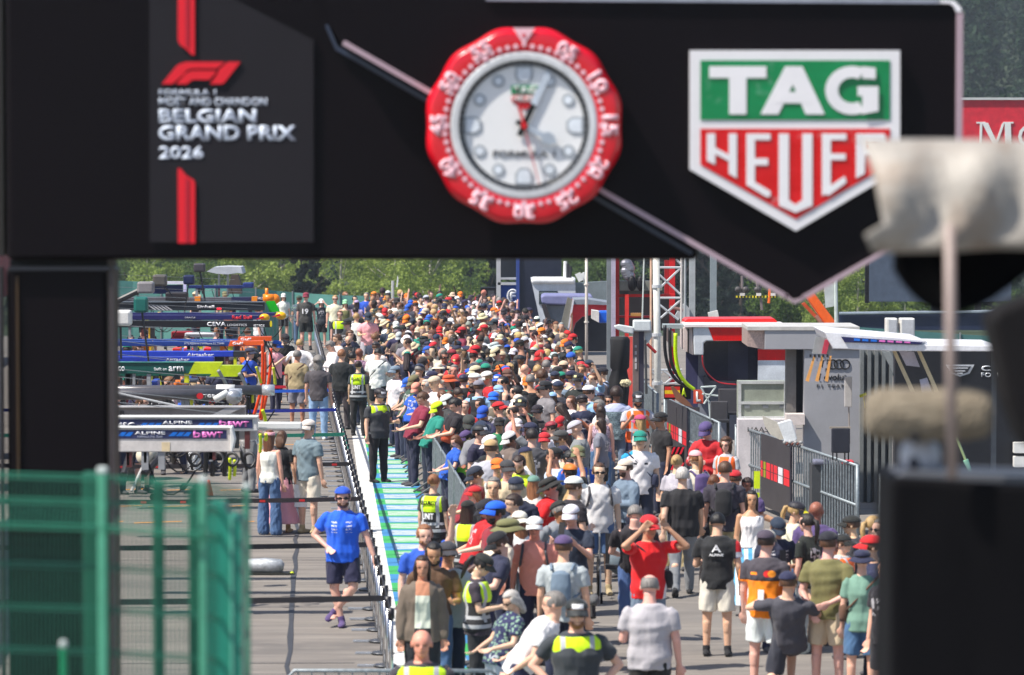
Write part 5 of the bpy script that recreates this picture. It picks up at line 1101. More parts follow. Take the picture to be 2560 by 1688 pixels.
# ================================================================ barriers and belts
def fbox(b, A, B, s0, s1, z0, z1, th=.03, off=0.):
    A = Vector((A[0], A[1], 0)); B = Vector((B[0], B[1], 0)); d = (B - A).normalized(); nn = Vector((d.y, -d.x, 0))
    q = [A + d * s + nn * (off + t) for s, t in ((s0, -th / 2), (s1, -th / 2), (s1, th / 2), (s0, th / 2))]
    vs = [(p.x, p.y, z0) for p in q] + [(p.x, p.y, z1) for p in q]
    b.add(vs, [(0, 3, 2, 1), (4, 5, 6, 7), (0, 1, 5, 4), (1, 2, 6, 5), (2, 3, 7, 6), (3, 0, 4, 7)])
def fpt(A, B, s, z, off=0.):
    A = Vector((A[0], A[1], 0)); B = Vector((B[0], B[1], 0)); d = (B - A).normalized(); nn = Vector((d.y, -d.x, 0)); p = A + d * s + nn * off; return Vector((p.x, p.y, z))
def copy_thing(r, loc, rz=None, label=None):
    c = r.copy(); COL.objects.link(c); c.location = loc
    if rz is not None: c.rotation_euler = (0, 0, rz)
    if label: c['label'] = label
    for ch in r.children:
        k = ch.copy(); COL.objects.link(k); k.parent = c
    return c
def make_barrier(L_=2.2):
    t = thing('crowd_barrier', (0, 0, 0), 'galvanised crowd barrier in the long row between the painted strip and the fans', 'barrier', 'crowd barriers beside the painted strip')
    A, B = (0, 0), (0, L_); b = MB(); b.tube([fpt(A, B, .03, .12), fpt(A, B, .03, 1.0), fpt(A, B, .12, 1.1), fpt(A, B, L_ - .12, 1.1), fpt(A, B, L_ - .03, 1.0), fpt(A, B, L_ - .03, .12)], .02, 8); b.bar(fpt(A, B, .03, .16), fpt(A, B, L_ - .03, .16), .016, 6)
    b.build('frame', GALV, t, smooth=True); b = MB()
    for i in range(15): b.bar(fpt(A, B, .16 + i * (L_ - .32) / 14, .16), fpt(A, B, .16 + i * (L_ - .32) / 14, 1.09), .009, 6)
    q = b.build('bars', GALV, t)
    for s in (.42, L_ - .62):
        b = MB(); p = fpt(A, B, s, 0); b.tube([(-.02, p.y, .2), (-.09, p.y - .03, .19), (-.36, p.y - .22, .03)], .02, 6); b.tube([(.02, p.y, .2), (.09, p.y + .03, .19), (.3, p.y + .15, .03)], .02, 6); b.build('foot', mat((112, 116, 118), .5, .3), t)
    return t
bar0 = make_barrier(); Y = 44.; i = 0
while Y < 126:
    a = math.atan2(-(barrier_x(Y + 2.25) - barrier_x(Y)), 2.25)
    if i == 0: bar0.location = (barrier_x(Y), Y, 0); bar0.rotation_euler = (0, 0, a)
    else: copy_thing(bar0, (barrier_x(Y), Y, 0), a)
    Y += 2.26; i += 1
x = -9.6
while x < -6.2:
    c = copy_thing(bar0, (x + 2.2, 126, 0), R(90), 'grey crowd barrier across the lane in front of the waiting fans at the far end'); c['group'] = 'crowd barriers across the far end'; x += 2.25
# front barrier rail seen at the bottom edge
c = copy_thing(bar0, (P(1260, 1660, 35.5).x, 35.5, 0), R(90), 'crowd barrier across the bottom edge in front of the guards'); c['group'] = 'crowd barriers across the bottom edge'
# belt posts
PST = thing('belt_post', (0, 0, 0), 'silver belt post with black head in the dense row along the white line', 'belt post', 'belt posts along the white line')
MB().bar((0, 0, .03), (0, 0, .9), .028, 12).build('tube', CHROME, PST, smooth=True); BHEAD = MB().bar((0, 0, .88), (0, 0, 1.0), .042, 12).build('head', mat((28, 26, 34), .4), PST, smooth=True)
MB().ell((0, 0, .02), (.15, .15, .025), 16, 6).build('base', mat((90, 92, 96), .4, .5), PST, smooth=True)
MB().box(-.34, -.1, -.02, .02, .005, .03).build('foot_bar', mat((190, 196, 206), .25, .5), PST)
Y = 41.5; first = True; TEALM = mat((14, 96, 82), .5); NAVYB = mat((34, 34, 78), .5)
def belt_col(Y): return TEALM if 65 < Y < 71.5 else (mat((26, 60, 160), .5) if 71.5 <= Y < 90 and False else BLKB)
BLKB = mat((30, 28, 34), .55)
while Y < 122:
    if first: PST.location = (post_x(Y), Y, 0); first = False
    else: copy_thing(PST, (post_x(Y), Y, 0))
    bm_ = belt_col(Y); t = MB(); fbox(t, (post_x(Y), Y), (post_x(Y + 1.16), Y + 1.16), .02, 1.14, .9, .975, .012)
    o = t.build('belt', bm_); top(o, ('green' if bm_ is TEALM else 'black') + ' retractable belt joining two posts of the row along the white line', 'belt', ('green' if bm_ is TEALM else 'black') + ' belts along the white line')
    Y += 1.16
belts = [(1499, (32, 30, 36), 'black belt stretched across the pit lane nearest the camera, in front of the crossed legs'), (1364, (34, 32, 38), 'black belt across the pit lane behind the knees of the man in blue'), (1249, (38, 32, 38), 'dark belt with small red marks across the couple at hip height'), (1161, (34, 30, 34), 'dark belt with red marks behind the heads of the couple'),
         (1087, (14, 110, 92), 'teal green belt across the pit lane'), (1025, (22, 40, 140), 'dark blue belt across the pit lane, nearer of the two'), (976, (30, 90, 200), 'bright blue belt across the pit lane, farther of the two'), (966, (190, 20, 50), 'red belt low behind the grey team booms'), (934, (186, 22, 50), 'red belt under the lime green boom ends')]
for i, (py, c, lab) in enumerate(belts):
    Y = F * 5.05 / (py - 440); x1 = post_x(Y)
    if i >= 7: Y = (86.5, 92.5)[i - 7]; x1 = post_x(Y)
    a = thing('belt_barrier', (x1, Y, 0), lab, 'belt'); b = MB(); N = 14; x0 = -9.6 - .054 * (Y - 45)
    for k in range(N):
        xa = x0 + (x1 - x0) * k / N; xb = x0 + (x1 - x0) * (k + 1) / N
        za = .95 - .05 * math.sin(math.pi * k / N); zb = .95 - .05 * math.sin(math.pi * (k + 1) / N)
        b.add([(xa, Y - .004, za - .035), (xb, Y - .004, zb - .035), (xb, Y - .004, zb + .035), (xa, Y - .004, za + .035), (xa, Y + .004, za - .035), (xb, Y + .004, zb - .035), (xb, Y + .004, zb + .035), (xa, Y + .004, za + .035)],
              [(0, 1, 2, 3), (7, 6, 5, 4), (0, 4, 5, 1), (3, 2, 6, 7), (0, 3, 7, 4), (1, 5, 6, 2)])
    b.build('webbing', mat(c, .55), a)
    if i in (2, 3):
        for k in range(9):
            x = x1 - .35 - k * .62; b = MB(); z = .945 - .05 * math.sin(math.pi * (x - x0) / (x1 - x0)); b.box(x, x + (.09 if i else .16), Y - .008, Y - .005, z - .018, z + .018); b.build('printed_mark', mat((190, 36, 40) if i else (70, 70, 76), .5), a)
# galvanised fence at the right
def gfence(A, B, label, banner=None, bcol=(58, 55, 58)):
    A = Vector((A[0], A[1], 0)); B = Vector((B[0], B[1], 0)); Ln = (B - A).length
    t = thing('galvanised_fence', A, label, 'fence', 'tall galvanised barriers in front of the team stands')
    for s in (.03, Ln - .03): b = MB(); b.bar(fpt(A, B, s, 0), fpt(A, B, s, 1.38), .032, 8); b.build('post', GALV, t, smooth=True)
    for z in (1.36, .72, .12): b = MB(); b.bar(fpt(A, B, .03, z), fpt(A, B, Ln - .03, z), .026, 8); b.build('rail', GALV, t, smooth=True)
    b = MB(); nb = int(Ln / .19)
    for i in range(1, nb): b.bar(fpt(A, B, Ln * i / nb, .12), fpt(A, B, Ln * i / nb, 1.36), .014, 6)
    b.build('bars', GALV, t)
    if banner:
        def spx(px):
            k = (px - 1280) / F; d = B - A; return (k * A.y - A.x) / (d.x - k * d.y) * Ln
        s0, s1 = spx(banner[0]), spx(banner[1]); s0, s1 = min(s0, s1), max(s0, s1); b = MB(); fbox(b, A, B, s0, s1, .1, 1.385, .015, banner[2]); b.build('banner', mat(bcol, .6), t)
        w_ = s1 - s0; o = banner[2] * 1.0 + (.012 if banner[2] > 0 else -.012)
        for f0, f1, c in ((.0, .07, (214, 50, 60)), (.1, .17, (150, 150, 30)), (.2, .33, (216, 46, 56)), (.36, .43, (216, 46, 56)), (.46, .58, (216, 46, 56)), (.61, .76, (215, 212, 220)), (.8, .985, (216, 40, 50))):
            for z0, z1 in ((.62, .75), (.765, .9)):
                b = MB(); fbox(b, A, B, s1 - w_ * f1, s1 - w_ * f0, z0, z1, .004, o); b.build('printed_block', mat(c, .5), t)
        b = MB(); fbox(b, A, B, s0 - .1, s0, .1, 1.39, .02, banner[2]); b.build('banner_edge', mat((30, 30, 44), .5), t)
gfence((3.9, 67.5), (3.2, 75.3), 'galvanised fence with dark banner beside the wheelchair user, farther stretch', (1676, 1725, -.05))
gfence((5.54, 57.5), (4.17, 66.9), 'long galvanised fence with dark printed banner in front of the grey team stand', (1912, 1985, -.05))
gfence((6.5, 49), (5.72, 55.8), 'galvanised fence stretch partly hidden behind the black camera cover')
gfence((3.1, 76.5), (2.9, 84), 'far galvanised fence stretch leading to the truss tower')
t = thing('warning_board', P(1685, 1140, 67), 'black board with diagonal red stripes standing among the fans by the fence', 'board'); b = MB().px(1652, 1117, 1711, 1176, 67, .04).build('panel', BLACK, t)
for k in range(5):
    for y0, y1 in ((1118, 1136), (1157, 1175)):
        x = 1654 + k * 11; MB().pprism([(x, y1), (x + 5, y1), (x + 13, y0), (x + 8, y0)], 66.99, .008).build('stripe', mat((224, 16, 44), .5), t)
text('F1', 1668, 1140, 1690, 1152, 66.99, mat((224, 16, 44), .5), t, .04)
for px, py, Y, s in ((1893, 1180, 62, 1),):
    t = thing('marker_strip', P(px, py, Y), 'neon yellow reflective strip hanging on the galvanised fence', 'marker'); MB().px(1885, 1178, 1900, 1222, Y, .02).build('upper_plate', mat((214, 236, 30), .4), t); MB().px(1887, 1232, 1899, 1246, Y, .02).build('lower_plate', mat((214, 236, 30), .4), t)
t = thing('team_board', P(1723, 1035, 73), 'dark grey board with four red linked rings held near the orange vest guard', 'board'); MB().px(1690, 1018, 1749, 1062, 73, .03).build('panel', mat((70, 66, 70), .5), t)
b = MB()
for k in range(4): b.tube([P(1712 + k * 7.5 + 6 * math.cos(a), 1031 + 6 * math.sin(a), 72.98) for a in np.linspace(0, 2 * math.pi, 17)], .006, 4)
b.build('ring_emblem', RED, t); MB().px(1703, 1044, 1735, 1048, 72.98, .01).build('lettering', RED, t)
# ================================================================ pit building + team booms
pb = thing('pit_building', (-16, 70, 0), 'low pit building wall with garage openings beyond the left edge', 'building')
b = MB(); bx0 = lambda Y: -10.0 - .0545 * (Y - 60)
for Y in np.arange(36, 118, 8.): fbox(b, (bx0(Y) - .2, Y), (bx0(Y + 1.6) - .2, Y + 1.6), 0, 1.6, 0, 3.4, .3)
b.build('piers', mat((150, 150, 152), .7), pb); b = MB(); fbox(b, (bx0(36) - .4, 36), (bx0(118) - .4, 118), 0, 82, 3.4, 4.6, .8); b.build('lintel', mat((120, 36, 40), .6), pb)
b = MB(); fbox(b, (bx0(36) - 6, 36), (bx0(118) - 6, 118), 0, 82, 0, 4.5, .3); b.build('rear_wall', mat((60, 60, 64), .8), pb)
def boom(label, Y, x1, y0, y1, col, d=.22, x0=None, rough=.4):
    xL = 120 if x0 is None else x0
    t = thing('service_boom', (P(xL, y0, Y).x, Y, P(0, y1, Y).z), label, 'service boom', 'overhead team booms reaching over the pit lane')
    MB().px(xL, y0, x1, y1, Y, d).build('beam', mat(col, rough), t, bevel=.012); return t
def tx(s, x0, y0, x1, y1, Y, c, t, bold=.02, shear=0): return text(s, x0, y0, x1, y1, Y - .006, mat(c, .5, var=.02), t, bold, shear)
NV = (44, 50, 92); PINK = (240, 128, 206); LB = (10, 110, 210); WT = (236, 236, 240)
# zoom transform helper for the two left windows
def a5(x): return 280 + x * .24229
def b5(y): return 1020 + y * .24229
AY = 48.5
t = boom('white boom with navy sponsor strip nearest the camera, its pink lettering at the right end', AY, a5(1240), b5(205), b5(455), (214, 208, 204))
MB().px(120, b5(228), a5(1183), b5(318), AY - .008, .006).build('sponsor_strip', mat(NV, .45), t)
MB().px(120, b5(195), a5(1240), b5(212), AY - .03, .28).build('top_edge', WHITE, t, bevel=.01)
MB().pprism([(a5(1215), b5(195)), (a5(1240), b5(205)), (a5(1268), b5(330)), (a5(1240), b5(455)), (a5(1225), b5(455))], AY - .05, .26).build('end_cap', WHITE, t, bevel=.01)
MB().px(a5(512), b5(355), a5(598), b5(448), AY - .006, .005).build('hatch', mat((226, 206, 168), .5), t)
tx('ALPINE', a5(232), b5(240), a5(550), b5(275), AY - .004, WT, t, .03); tx('FORMULA ONE TEAM', a5(262), b5(287), a5(518), b5(307), AY - .004, (190, 195, 215), t, .0); tx('BWT', a5(930), b5(246), a5(1142), b5(306), AY - .004, PINK, t, .05); tx('b', a5(838), b5(230), a5(916), b5(310), AY - .004, PINK, t, .03)
for k in range(3):
    for xx in (40, 580): x = a5(xx + k * 72 - (60 if xx == 40 else 0)); MB().pprism([(x, b5(292)), (x + 16, b5(292)), (x + 24, b5(250)), (x + 12, b5(250))], AY - .013, .004).build('slash', mat(LB, .4), t)
AY2 = 50.8
t = boom('white boom with the letters MSC at the left and a white arm at its end', AY2, a5(1500), b5(95), b5(240), (210, 208, 206)); MB().px(120, b5(118), a5(1450), b5(210), AY2 - .008, .006).build('sponsor_strip', mat(NV, .45), t)
MB().px(120, b5(86), a5(1505), b5(104), AY2 - .03, .28).build('top_edge', WHITE, t, bevel=.01)
tx('MSC', a5(28), b5(150), a5(232), b5(206), AY2 - .004, WT, t, .01); tx('ALPINE', a5(520), b5(133), a5(830), b5(168), AY2 - .004, WT, t, .03); tx('FORMULA ONE TEAM', a5(550), b5(180), a5(796), b5(198), AY2 - .004, (190, 195, 215), t); tx('BWT', a5(1196), b5(138), a5(1412), b5(196), AY2 - .004, PINK, t, .05); tx('b', a5(1106), b5(122), a5(1186), b5(188), AY2 - .004, PINK, t, .03)
for k in range(3):
    for xx in (272, 862): x = a5(xx + k * 72); MB().pprism([(x, b5(196)), (x + 16, b5(196)), (x + 24, b5(155)), (x + 12, b5(155))], AY2 - .013, .004).build('slash', mat(LB, .4), t)
MB().px(a5(1500), b5(148), a5(1960), b5(225), AY2 + .3, .12).build('arm', WHITE, t, bevel=.02); MB().px(a5(1230), b5(215), a5(1500), b5(330), AY2 + .3, .1).build('end_box', mat((196, 196, 200), .4), t, bevel=.02)
def c5(x): return 280 + x * .17662
def d5(y): return 850 + y * .17662
t = boom('long grey brown boom with dark letters, angled plate at its end', 52.6, c5(1880), d5(950), d5(1100), (142, 132, 128)); MB().pprism([(c5(1400), d5(1068)), (c5(1600), d5(968)), (c5(1880), d5(950)), (c5(1600), d5(1075))], 52.56, .03).build('end_plate', mat((168, 166, 168), .4), t); MB().px(120, d5(945), c5(1880), d5(960), 52.55, .3).build('top_edge', mat((176, 172, 170), .4), t); tx('AR', c5(20), d5(1002), c5(190), d5(1064), 52.59, (40, 38, 42), t, .01)
for nm, Y, x1, y0, y1, tx0, ty0 in (('nearer dark grey tubular boom with red and white team emblem and round steel head', 57.5, 1640, 695, 850, 1190, 755), ('farther grey tubular boom with round white flanges at its end', 59.0, 2110, 640, 780, 1600, 715)):
    t = thing('service_boom', P(c5(800), d5(y0), Y), nm, 'service boom', 'overhead team booms reaching over the pit lane'); r = (d5(y1) - d5(y0)) / 2 * Y / F; zc = P(0, (d5(y0) + d5(y1)) / 2, Y).z
    MB().bar((P(100, 0, Y).x, Y, zc), (P(c5(x1), 0, Y).x, Y, zc), r, 20).build('tube', mat((94, 92, 96), .28, .3), t, smooth=True)
    xe = P(c5(x1), 0, Y).x; MB().bar((xe, Y, zc), (xe + .2, Y, zc), r * 1.12, 20).build('end_flange', mat((206, 208, 212), .25, .5), t, smooth=True)
    if Y > 58: MB().bar((xe - .75, Y, zc), (xe - .45, Y, zc), r * 1.12, 20).build('collar', WHITE, t, smooth=True); tx('TGR', c5(1690), d5(722), c5(1860), d5(768), Y - r - .01, (225, 225, 228), t, .03)
    else:
        tx('TGR', c5(1295), d5(770), c5(1470), d5(815), Y - r - .01, (225, 225, 228), t, .03); x = c5(1245); y = d5(795); MB().pprism([(x + 8.5 * math.cos(a), y + 8 * math.sin(a)) for a in np.linspace(0, 6.1, 14)], Y - r - .015, .006).build('emblem', mat((200, 30, 40), .5), t)
        MB().ell(P(c5(1720), d5(810), Y - .2), (.13, .1, .12), 16, 10).build('swivel_head', mat((176, 178, 182), .25, .6), t, smooth=True); MB().bar(P(c5(1450), d5(850), Y - .2), P(c5(1640), d5(740), Y - .2), .055, 10).build('hinge_arm', mat((214, 214, 212), .3), t, smooth=True)
AM = 64.
t = boom('dark green boom with white lettering and lime green tip, nearer one', AM, c5(1165), d5(318), d5(480), (18, 84, 76)); MB().pprism([(c5(1165), d5(318)), (c5(1560), d5(318)), (c5(1500), d5(425)), (c5(1440), d5(480)), (c5(1085), d5(482))], AM - .012, .25).build('lime_tip', mat((196, 214, 22), .35), t); MB().px(120, d5(314), c5(1160), d5(322), AM - .02, .26).build('top_edge', mat((60, 140, 126), .3), t)
tx('Built on', c5(597), d5(390), c5(777), d5(433), AM - .01, WT, t, .01); tx('arm', c5(802), d5(375), c5(1015), d5(445), AM - .01, WT, t, .02); tx('aramco', c5(-110), d5(375), c5(182), d5(442), AM - .01, WT, t, .02)
t = boom('second green boom behind with lime green tip lower and further right', 66.5, c5(1390), d5(440), d5(512), (16, 88, 74)); MB().pprism([(c5(1500), d5(362)), (c5(1858), d5(362)), (c5(1800), d5(470)), (c5(1770), d5(520)), (c5(1380), d5(520))], 66.4, .25).build('lime_tip', mat((188, 210, 20), .35), t)
t = boom('royal blue boom with white script lettering, upper one', 71.5, c5(1720), d5(160), d5(240), (36, 66, 190)); tx('Airtasker', c5(1060), d5(185), c5(1445), d5(235), 71.49, (214, 214, 226), t, .02); MB().px(c5(1720), d5(165), c5(1880), d5(245), 71.4, .4).build('end_box', mat((44, 44, 48), .5), t)
t = boom('royal blue boom with white script lettering, lower one partly behind the green boom', 69.3, c5(1440), d5(238), d5(312), (34, 56, 170)); tx('Airtasker', c5(760), d5(255), c5(1100), d5(300), 69.29, (196, 196, 214), t, .02)
t = boom('blue team boom with orange end, nearer one', 75., c5(2140), d5(22), d5(90), (30, 62, 140)); MB().pprism([(c5(1672), d5(18)), (c5(2145), d5(14)), (c5(2145), d5(72)), (c5(1645), d5(92))], 74.98, .24).build('orange_end', mat((232, 96, 36), .4), t); tx('ATLASSIAN | Williams F1 TEAM', c5(1020), d5(38), c5(1588), d5(74), 74.99, (205, 212, 230), t, .015); tx('Gulf', c5(1705), d5(28), c5(1860), d5(70), 74.97, WT, t, .03)
t = boom('blue team boom with orange end, farther one just above', 77.5, c5(2250), d5(-8), d5(22), (34, 70, 150)); MB().pprism([(c5(1790), d5(-40)), (c5(2255), d5(-48)), (c5(2255), d5(14)), (c5(1770), d5(16))], 77.4, .24).build('orange_end', mat((232, 90, 30), .4), t); tx('ATLASSIAN | Williams F1 TEAM', c5(1120), d5(2), c5(1700), d5(24), 77.49, (190, 200, 222), t, .01); tx('Gulf', c5(1820), d5(-30), c5(1975), d5(8), 77.39, WT, t, .03)
def e5(y): return 650 + y * .17662
t = boom('black boom with white logistics lettering and yellow end badge', 84., c5(2250), e5(858), e5(955), (28, 28, 34)); tx('CEVA', c5(1345), e5(878), c5(1615), e5(938), 83.99, WT, t, .03); tx('LOGISTICS', c5(1632), e5(905), c5(1908), e5(936), 83.99, WT, t, .0); tx('ISTICS', c5(2008), e5(915), c5(2160), e5(946), 83.99, WT, t); x = c5(2250); MB().pprism([(x + 3 * math.cos(a), e5(905) + 8 * math.sin(a)) for a in np.linspace(0, 6, 12)], 83.98, .02).build('end_badge', mat((235, 214, 30), .4), t)
for nm, Y, x1, y0, y1, bx, s in (('dark blue boom ending in a yellow ball with red bull emblem, nearer one', 88., 2090, 780, 850, 2160, 1), ('dark blue boom ending in a yellow ball, farther one reaching further right', 91., 2300, 748, 790, 2390, 1.06)):
    t = boom(nm, Y, c5(x1), e5(y0), e5(y1), (34, 34, 96)); p = P(c5(bx), e5((y0 + y1) / 2 + (0 if s == 1 else 20)), Y); MB().ell(p, (.13 * s, .1, .095 * s), 18, 12).build('ball_end', mat((236, 180, 20), .3), t, smooth=True)
    MB().pprism([(c5(bx - 130), e5(y0 + 62)), (c5(bx - 20), e5(y0 + 10)), (c5(bx - 5), e5(y0 + 45)), (c5(bx - 60), e5(y0 + 55))], Y - .13, .02).build('emblem', mat((214, 24, 40), .4), t)
    if s == 1: tx('Red Bull', c5(1700), e5(785), c5(1982), e5(838), Y, (230, 40, 60), t, .03); tx('ORACLE', c5(1030), e5(805), c5(1180), e5(825), Y, WT, t, .0)
t = boom('black boom with white lettering and bright green fin behind it', 97., c5(2160), e5(598), e5(715), (40, 46, 54)); tx('Einhell', c5(1208), e5(640), c5(1448), e5(682), 96.99, WT, t, .03); MB().pprism([(c5(2175), e5(585)), (c5(2300), e5(578)), (c5(2378), e5(735)), (c5(2228), e5(738))], 97.2, .05).build('green_fin', mat((8, 176, 20), .4), t); MB().px(120, e5(590), c5(2160), e5(606), 96.96, .3).build('top_edge', mat((96, 104, 112), .3), t)
for k in range(5): MB().pprism([(c5(500 + k * 55), e5(640)), (c5(530 + k * 55), e5(640)), (c5(640 + k * 55), e5(712)), (c5(610 + k * 55), e5(712))], 96.99, .005).build('stripe', mat((190, 192, 196), .4), t)
MB().px(c5(1485), e5(680), c5(1545), e5(700), 96.97, .02).build('tail_lamp', emat((255, 30, 50), 1.5), t)
t = boom('grey boom with orange collars ending in a rounded orange nose', 104., c5(2150), e5(530), e5(590), (96, 94, 102)); MB().px(c5(1690), e5(528), c5(2150), e5(585), 103.97, .3).build('dark_sleeve', mat((42, 42, 80), .4), t)
for xx in (1170, 1975): MB().px(c5(xx), e5(522), c5(xx + 80), e5(592), 103.94, .35).build('collar', mat((244, 140, 24), .4), t)
b = MB(); b.bar(P(c5(2140), e5(545), 104), P(c5(2300), e5(545), 104), .26 / 2, 16); b.ell(P(c5(2305), e5(555), 104), (.15, .13, .15), 16, 10); b.bar(P(c5(2190), e5(530), 104), P(c5(2190), e5(400), 104), .05, 8); b.build('orange_nose', mat((246, 132, 10), .35), t, smooth=True); tx('WORLD', c5(2010), e5(532), c5(2148), e5(560), 103.96, WT, t)
t = boom('slim dark blue boom at the top left reaching toward the grey canopy', 113., c5(1870), e5(360), e5(405), (24, 44, 104), x0=c5(1085)); MB().px(c5(1850), e5(320), c5(2000), e5(400), 112.8, .4).build('end_joint', mat((30, 50, 120), .4), t, bevel=.04)
t = thing('lit_frame_gantry', P(c5(800), e5(400), 110), 'white edged dark blue frame standing at the far left end of the booms', 'frame'); MB().px(c5(580), e5(355), c5(1000), e5(480), 110.1, .1).build('panel', mat((16, 30, 84), .5), t); MB().px(c5(540), e5(305), c5(1050), e5(345), 110, .2).build('upper_edge', mat((228, 226, 246), .4), t); MB().px(c5(1008), e5(345), c5(1050), e5(520), 110, .2).build('side_edge', mat((206, 200, 240), .4), t)
# lamps / cameras on stalks, hoses, canopy
def stalk(name, label, base, tip, Y, hw, hh, col, r=.02, tilt=0, cat='camera'):
    t = thing(name, (P(*base, Y).x, Y, P(*base, Y).z), label, cat); MB().bar(P(*base, Y), P(*tip, Y), r, 8).build('stalk', mat((44, 44, 48), .4), t)
    p = P(*tip, Y); b = MB().box(p.x - hw, p.x + hw, Y - hw * .8, Y + hw * .8, p.z - hh, p.z + hh); b.build('housing', mat(col, .4), t, bevel=min(hw, hh) * .35); return t
stalk('boom_camera', 'teal covered camera box on a black stalk above the booms', (c5(520), d5(310)), (c5(412), e5(635)), 66, .13, .145, (28, 100, 92))
stalk('boom_camera', 'white rounded camera pod beside the black gantry leg', (c5(130), e5(1400)), (c5(120), e5(820)), 64, .2, .14, (226, 224, 220))
stalk('boom_camera', 'dark camera box with a grey screen on two tall stalks under the gantry', (c5(1320), e5(600)), (c5(1240), e5(110)), 100, .16, .12, (70, 66, 72), .03)
stalk('boom_camera', 'dark blue domed camera on a thin steel stalk', (c5(1020), e5(790)), (c5(1090), e5(280)), 92, .14, .12, (26, 36, 76))
stalk('boom_camera', 'grey hooded camera bundle at the top left of the booms', (c5(900), e5(560)), (c5(680), e5(290)), 98, .19, .16, (92, 88, 84))
stalk('boom_lamp', 'grey folded lamp head on a thick dark arm at the left', (c5(40), e5(600)), (c5(480), e5(390)), 86, .2, .14, (140, 136, 138), .07, cat='lamp')
stalk('boom_camera', 'black angled panel tilted among the far booms', (c5(700), e5(380)), (c5(920), e5(520)), 99, .3, .13, (48, 44, 48), .015, cat='panel')
t = thing('canopy', P(c5(1600), e5(160), 125), 'small silver cloth canopy standing above the far booms', 'canopy'); MB().pprism([(c5(1340), e5(165)), (c5(1440), e5(105)), (c5(1620), e5(92)), (c5(1825), e5(100)), (c5(1850), e5(195)), (c5(1780), e5(185)), (c5(1640), e5(205)), (c5(1480), e5(195))], 125, 1.5).build('roof', mat((186, 190, 198), .5, bump=.5), t)
for xx in (1515, 1640): MB().bar(P(c5(xx), e5(200), 125.3), P(c5(xx), e5(500), 125.3), .04, 6).build('leg', STEEL, t)
t = thing('covered_post', P(c5(1740), e5(350), 124), 'dark brown shrouded equipment under the silver canopy', 'covered equipment'); MB().pprism([(c5(1690), e5(215)), (c5(1780), e5(210)), (c5(1820), e5(330)), (c5(1830), e5(480)), (c5(1640), e5(480)), (c5(1660), e5(330))], 124, .6).build('shroud', mat((74, 64, 58), .8, bump=.6), t)
def hose(label, pts, Y, r, col, grp='air hoses hanging from the boom ends'):
    b = MB(); P_ = []
    pts = [P(x, y, Y + i * .05) for i, (x, y) in enumerate(pts)]
    for i in range(len(pts) - 1):
        for k in range(5):
            f = k / 5; a = pts[max(i - 1, 0)]; b_ = pts[i]; c_ = pts[i + 1]; d_ = pts[min(i + 2, len(pts) - 1)]
            P_.append(.5 * ((2 * b_) + (c_ - a) * f + (2 * a - 5 * b_ + 4 * c_ - d_) * f * f + (3 * b_ - a - 3 * c_ + d_) * f ** 3))
    P_.append(pts[-1]); b.tube(P_, r, 6); o = b.build('hose', mat(col, .45, scale=20), smooth=True); top(o, label, 'hose', grp); return o
OR = (238, 74, 22); YG = (204, 224, 30); BK = (34, 34, 38)
hose('thick orange coiled hose hanging left below the orange boom end', [(c5(2130), d5(60)), (c5(2135), d5(300)), (c5(2120), d5(640)), (c5(2060), d5(900)), (c5(2010), d5(1060))], 74, .035, OR)
hose('middle orange coiled hose below the orange boom end', [(c5(2165), d5(180)), (c5(2170), d5(420)), (c5(2150), d5(700)), (c5(2120), d5(960)), (c5(2090), d5(1100))], 74.4, .033, OR)
hose('right orange coiled hose below the orange boom end', [(c5(2250), d5(120)), (c5(2240), d5(420)), (c5(2200), d5(720)), (c5(2150), d5(950)), (c5(2110), d5(1130))], 77, .037, OR)
hose('yellow sleeve hose slanting left of the orange hoses', [(c5(2040), d5(380)), (c5(2080), d5(500)), (c5(2110), d5(610))], 72, .03, (206, 210, 40))
hose('yellow sleeve hose standing right of the orange hoses', [(c5(2280), d5(390)), (c5(2300), d5(500)), (c5(2310), d5(630))], 72, .032, (206, 210, 60))
hose('black hose slanting right of the orange hoses', [(c5(2150), d5(0)), (c5(2230), d5(150)), (c5(2300), d5(380)), (c5(2378), d5(560))], 73, .018, BK)
hose('neon yellow hose end below the grey boom', [(c5(2130), d5(990)), (c5(2160), d5(1080)), (c5(2175), d5(1170))], 56, .03, YG)
hose('black hose pair with neon bands under the grey tubular boom, left', [(c5(1910), d5(800)), (c5(1920), d5(900)), (c5(1905), d5(1080))], 57, .016, BK)
hose('black hose pair with neon bands under the grey tubular boom, right', [(c5(1945), d5(800)), (c5(1950), d5(900)), (c5(1955), d5(1080))], 57, .016, BK)
hose('steel pipe arm dropping from the lime green tip, nearer', [(c5(1505), d5(430)), (c5(1560), d5(530)), (c5(1610), d5(620)), (c5(1632), d5(690))], 63.5, .035, (150, 154, 150)); hose('steel pipe arm dropping from the lime green tip, farther', [(c5(1800), d5(470)), (c5(1860), d5(570)), (c5(1900), d5(680))], 66, .035, (150, 154, 150))
for i, (x0, lab) in enumerate(((770, 'looped black air hose hanging low beneath the near white boom, left loop'), (1000, 'coiled black air hose in a ring beneath the near white boom'), (1150, 'black air hose with neon joints beneath the boom end'), (1330, 'black air hose curling at the far boom end'))):
    hose(lab, [(a5(x0), b5(440)), (a5(x0 + 20), b5(540)), (a5(x0 + 90), b5(600 + 20 * (i % 2))), (a5(x0 + 150), b5(540)), (a5(x0 + 110), b5(470)), (a5(x0 + 40), b5(500)), (a5(x0 + 60), b5(640))], 49.2 + i * .3, .022, BK)
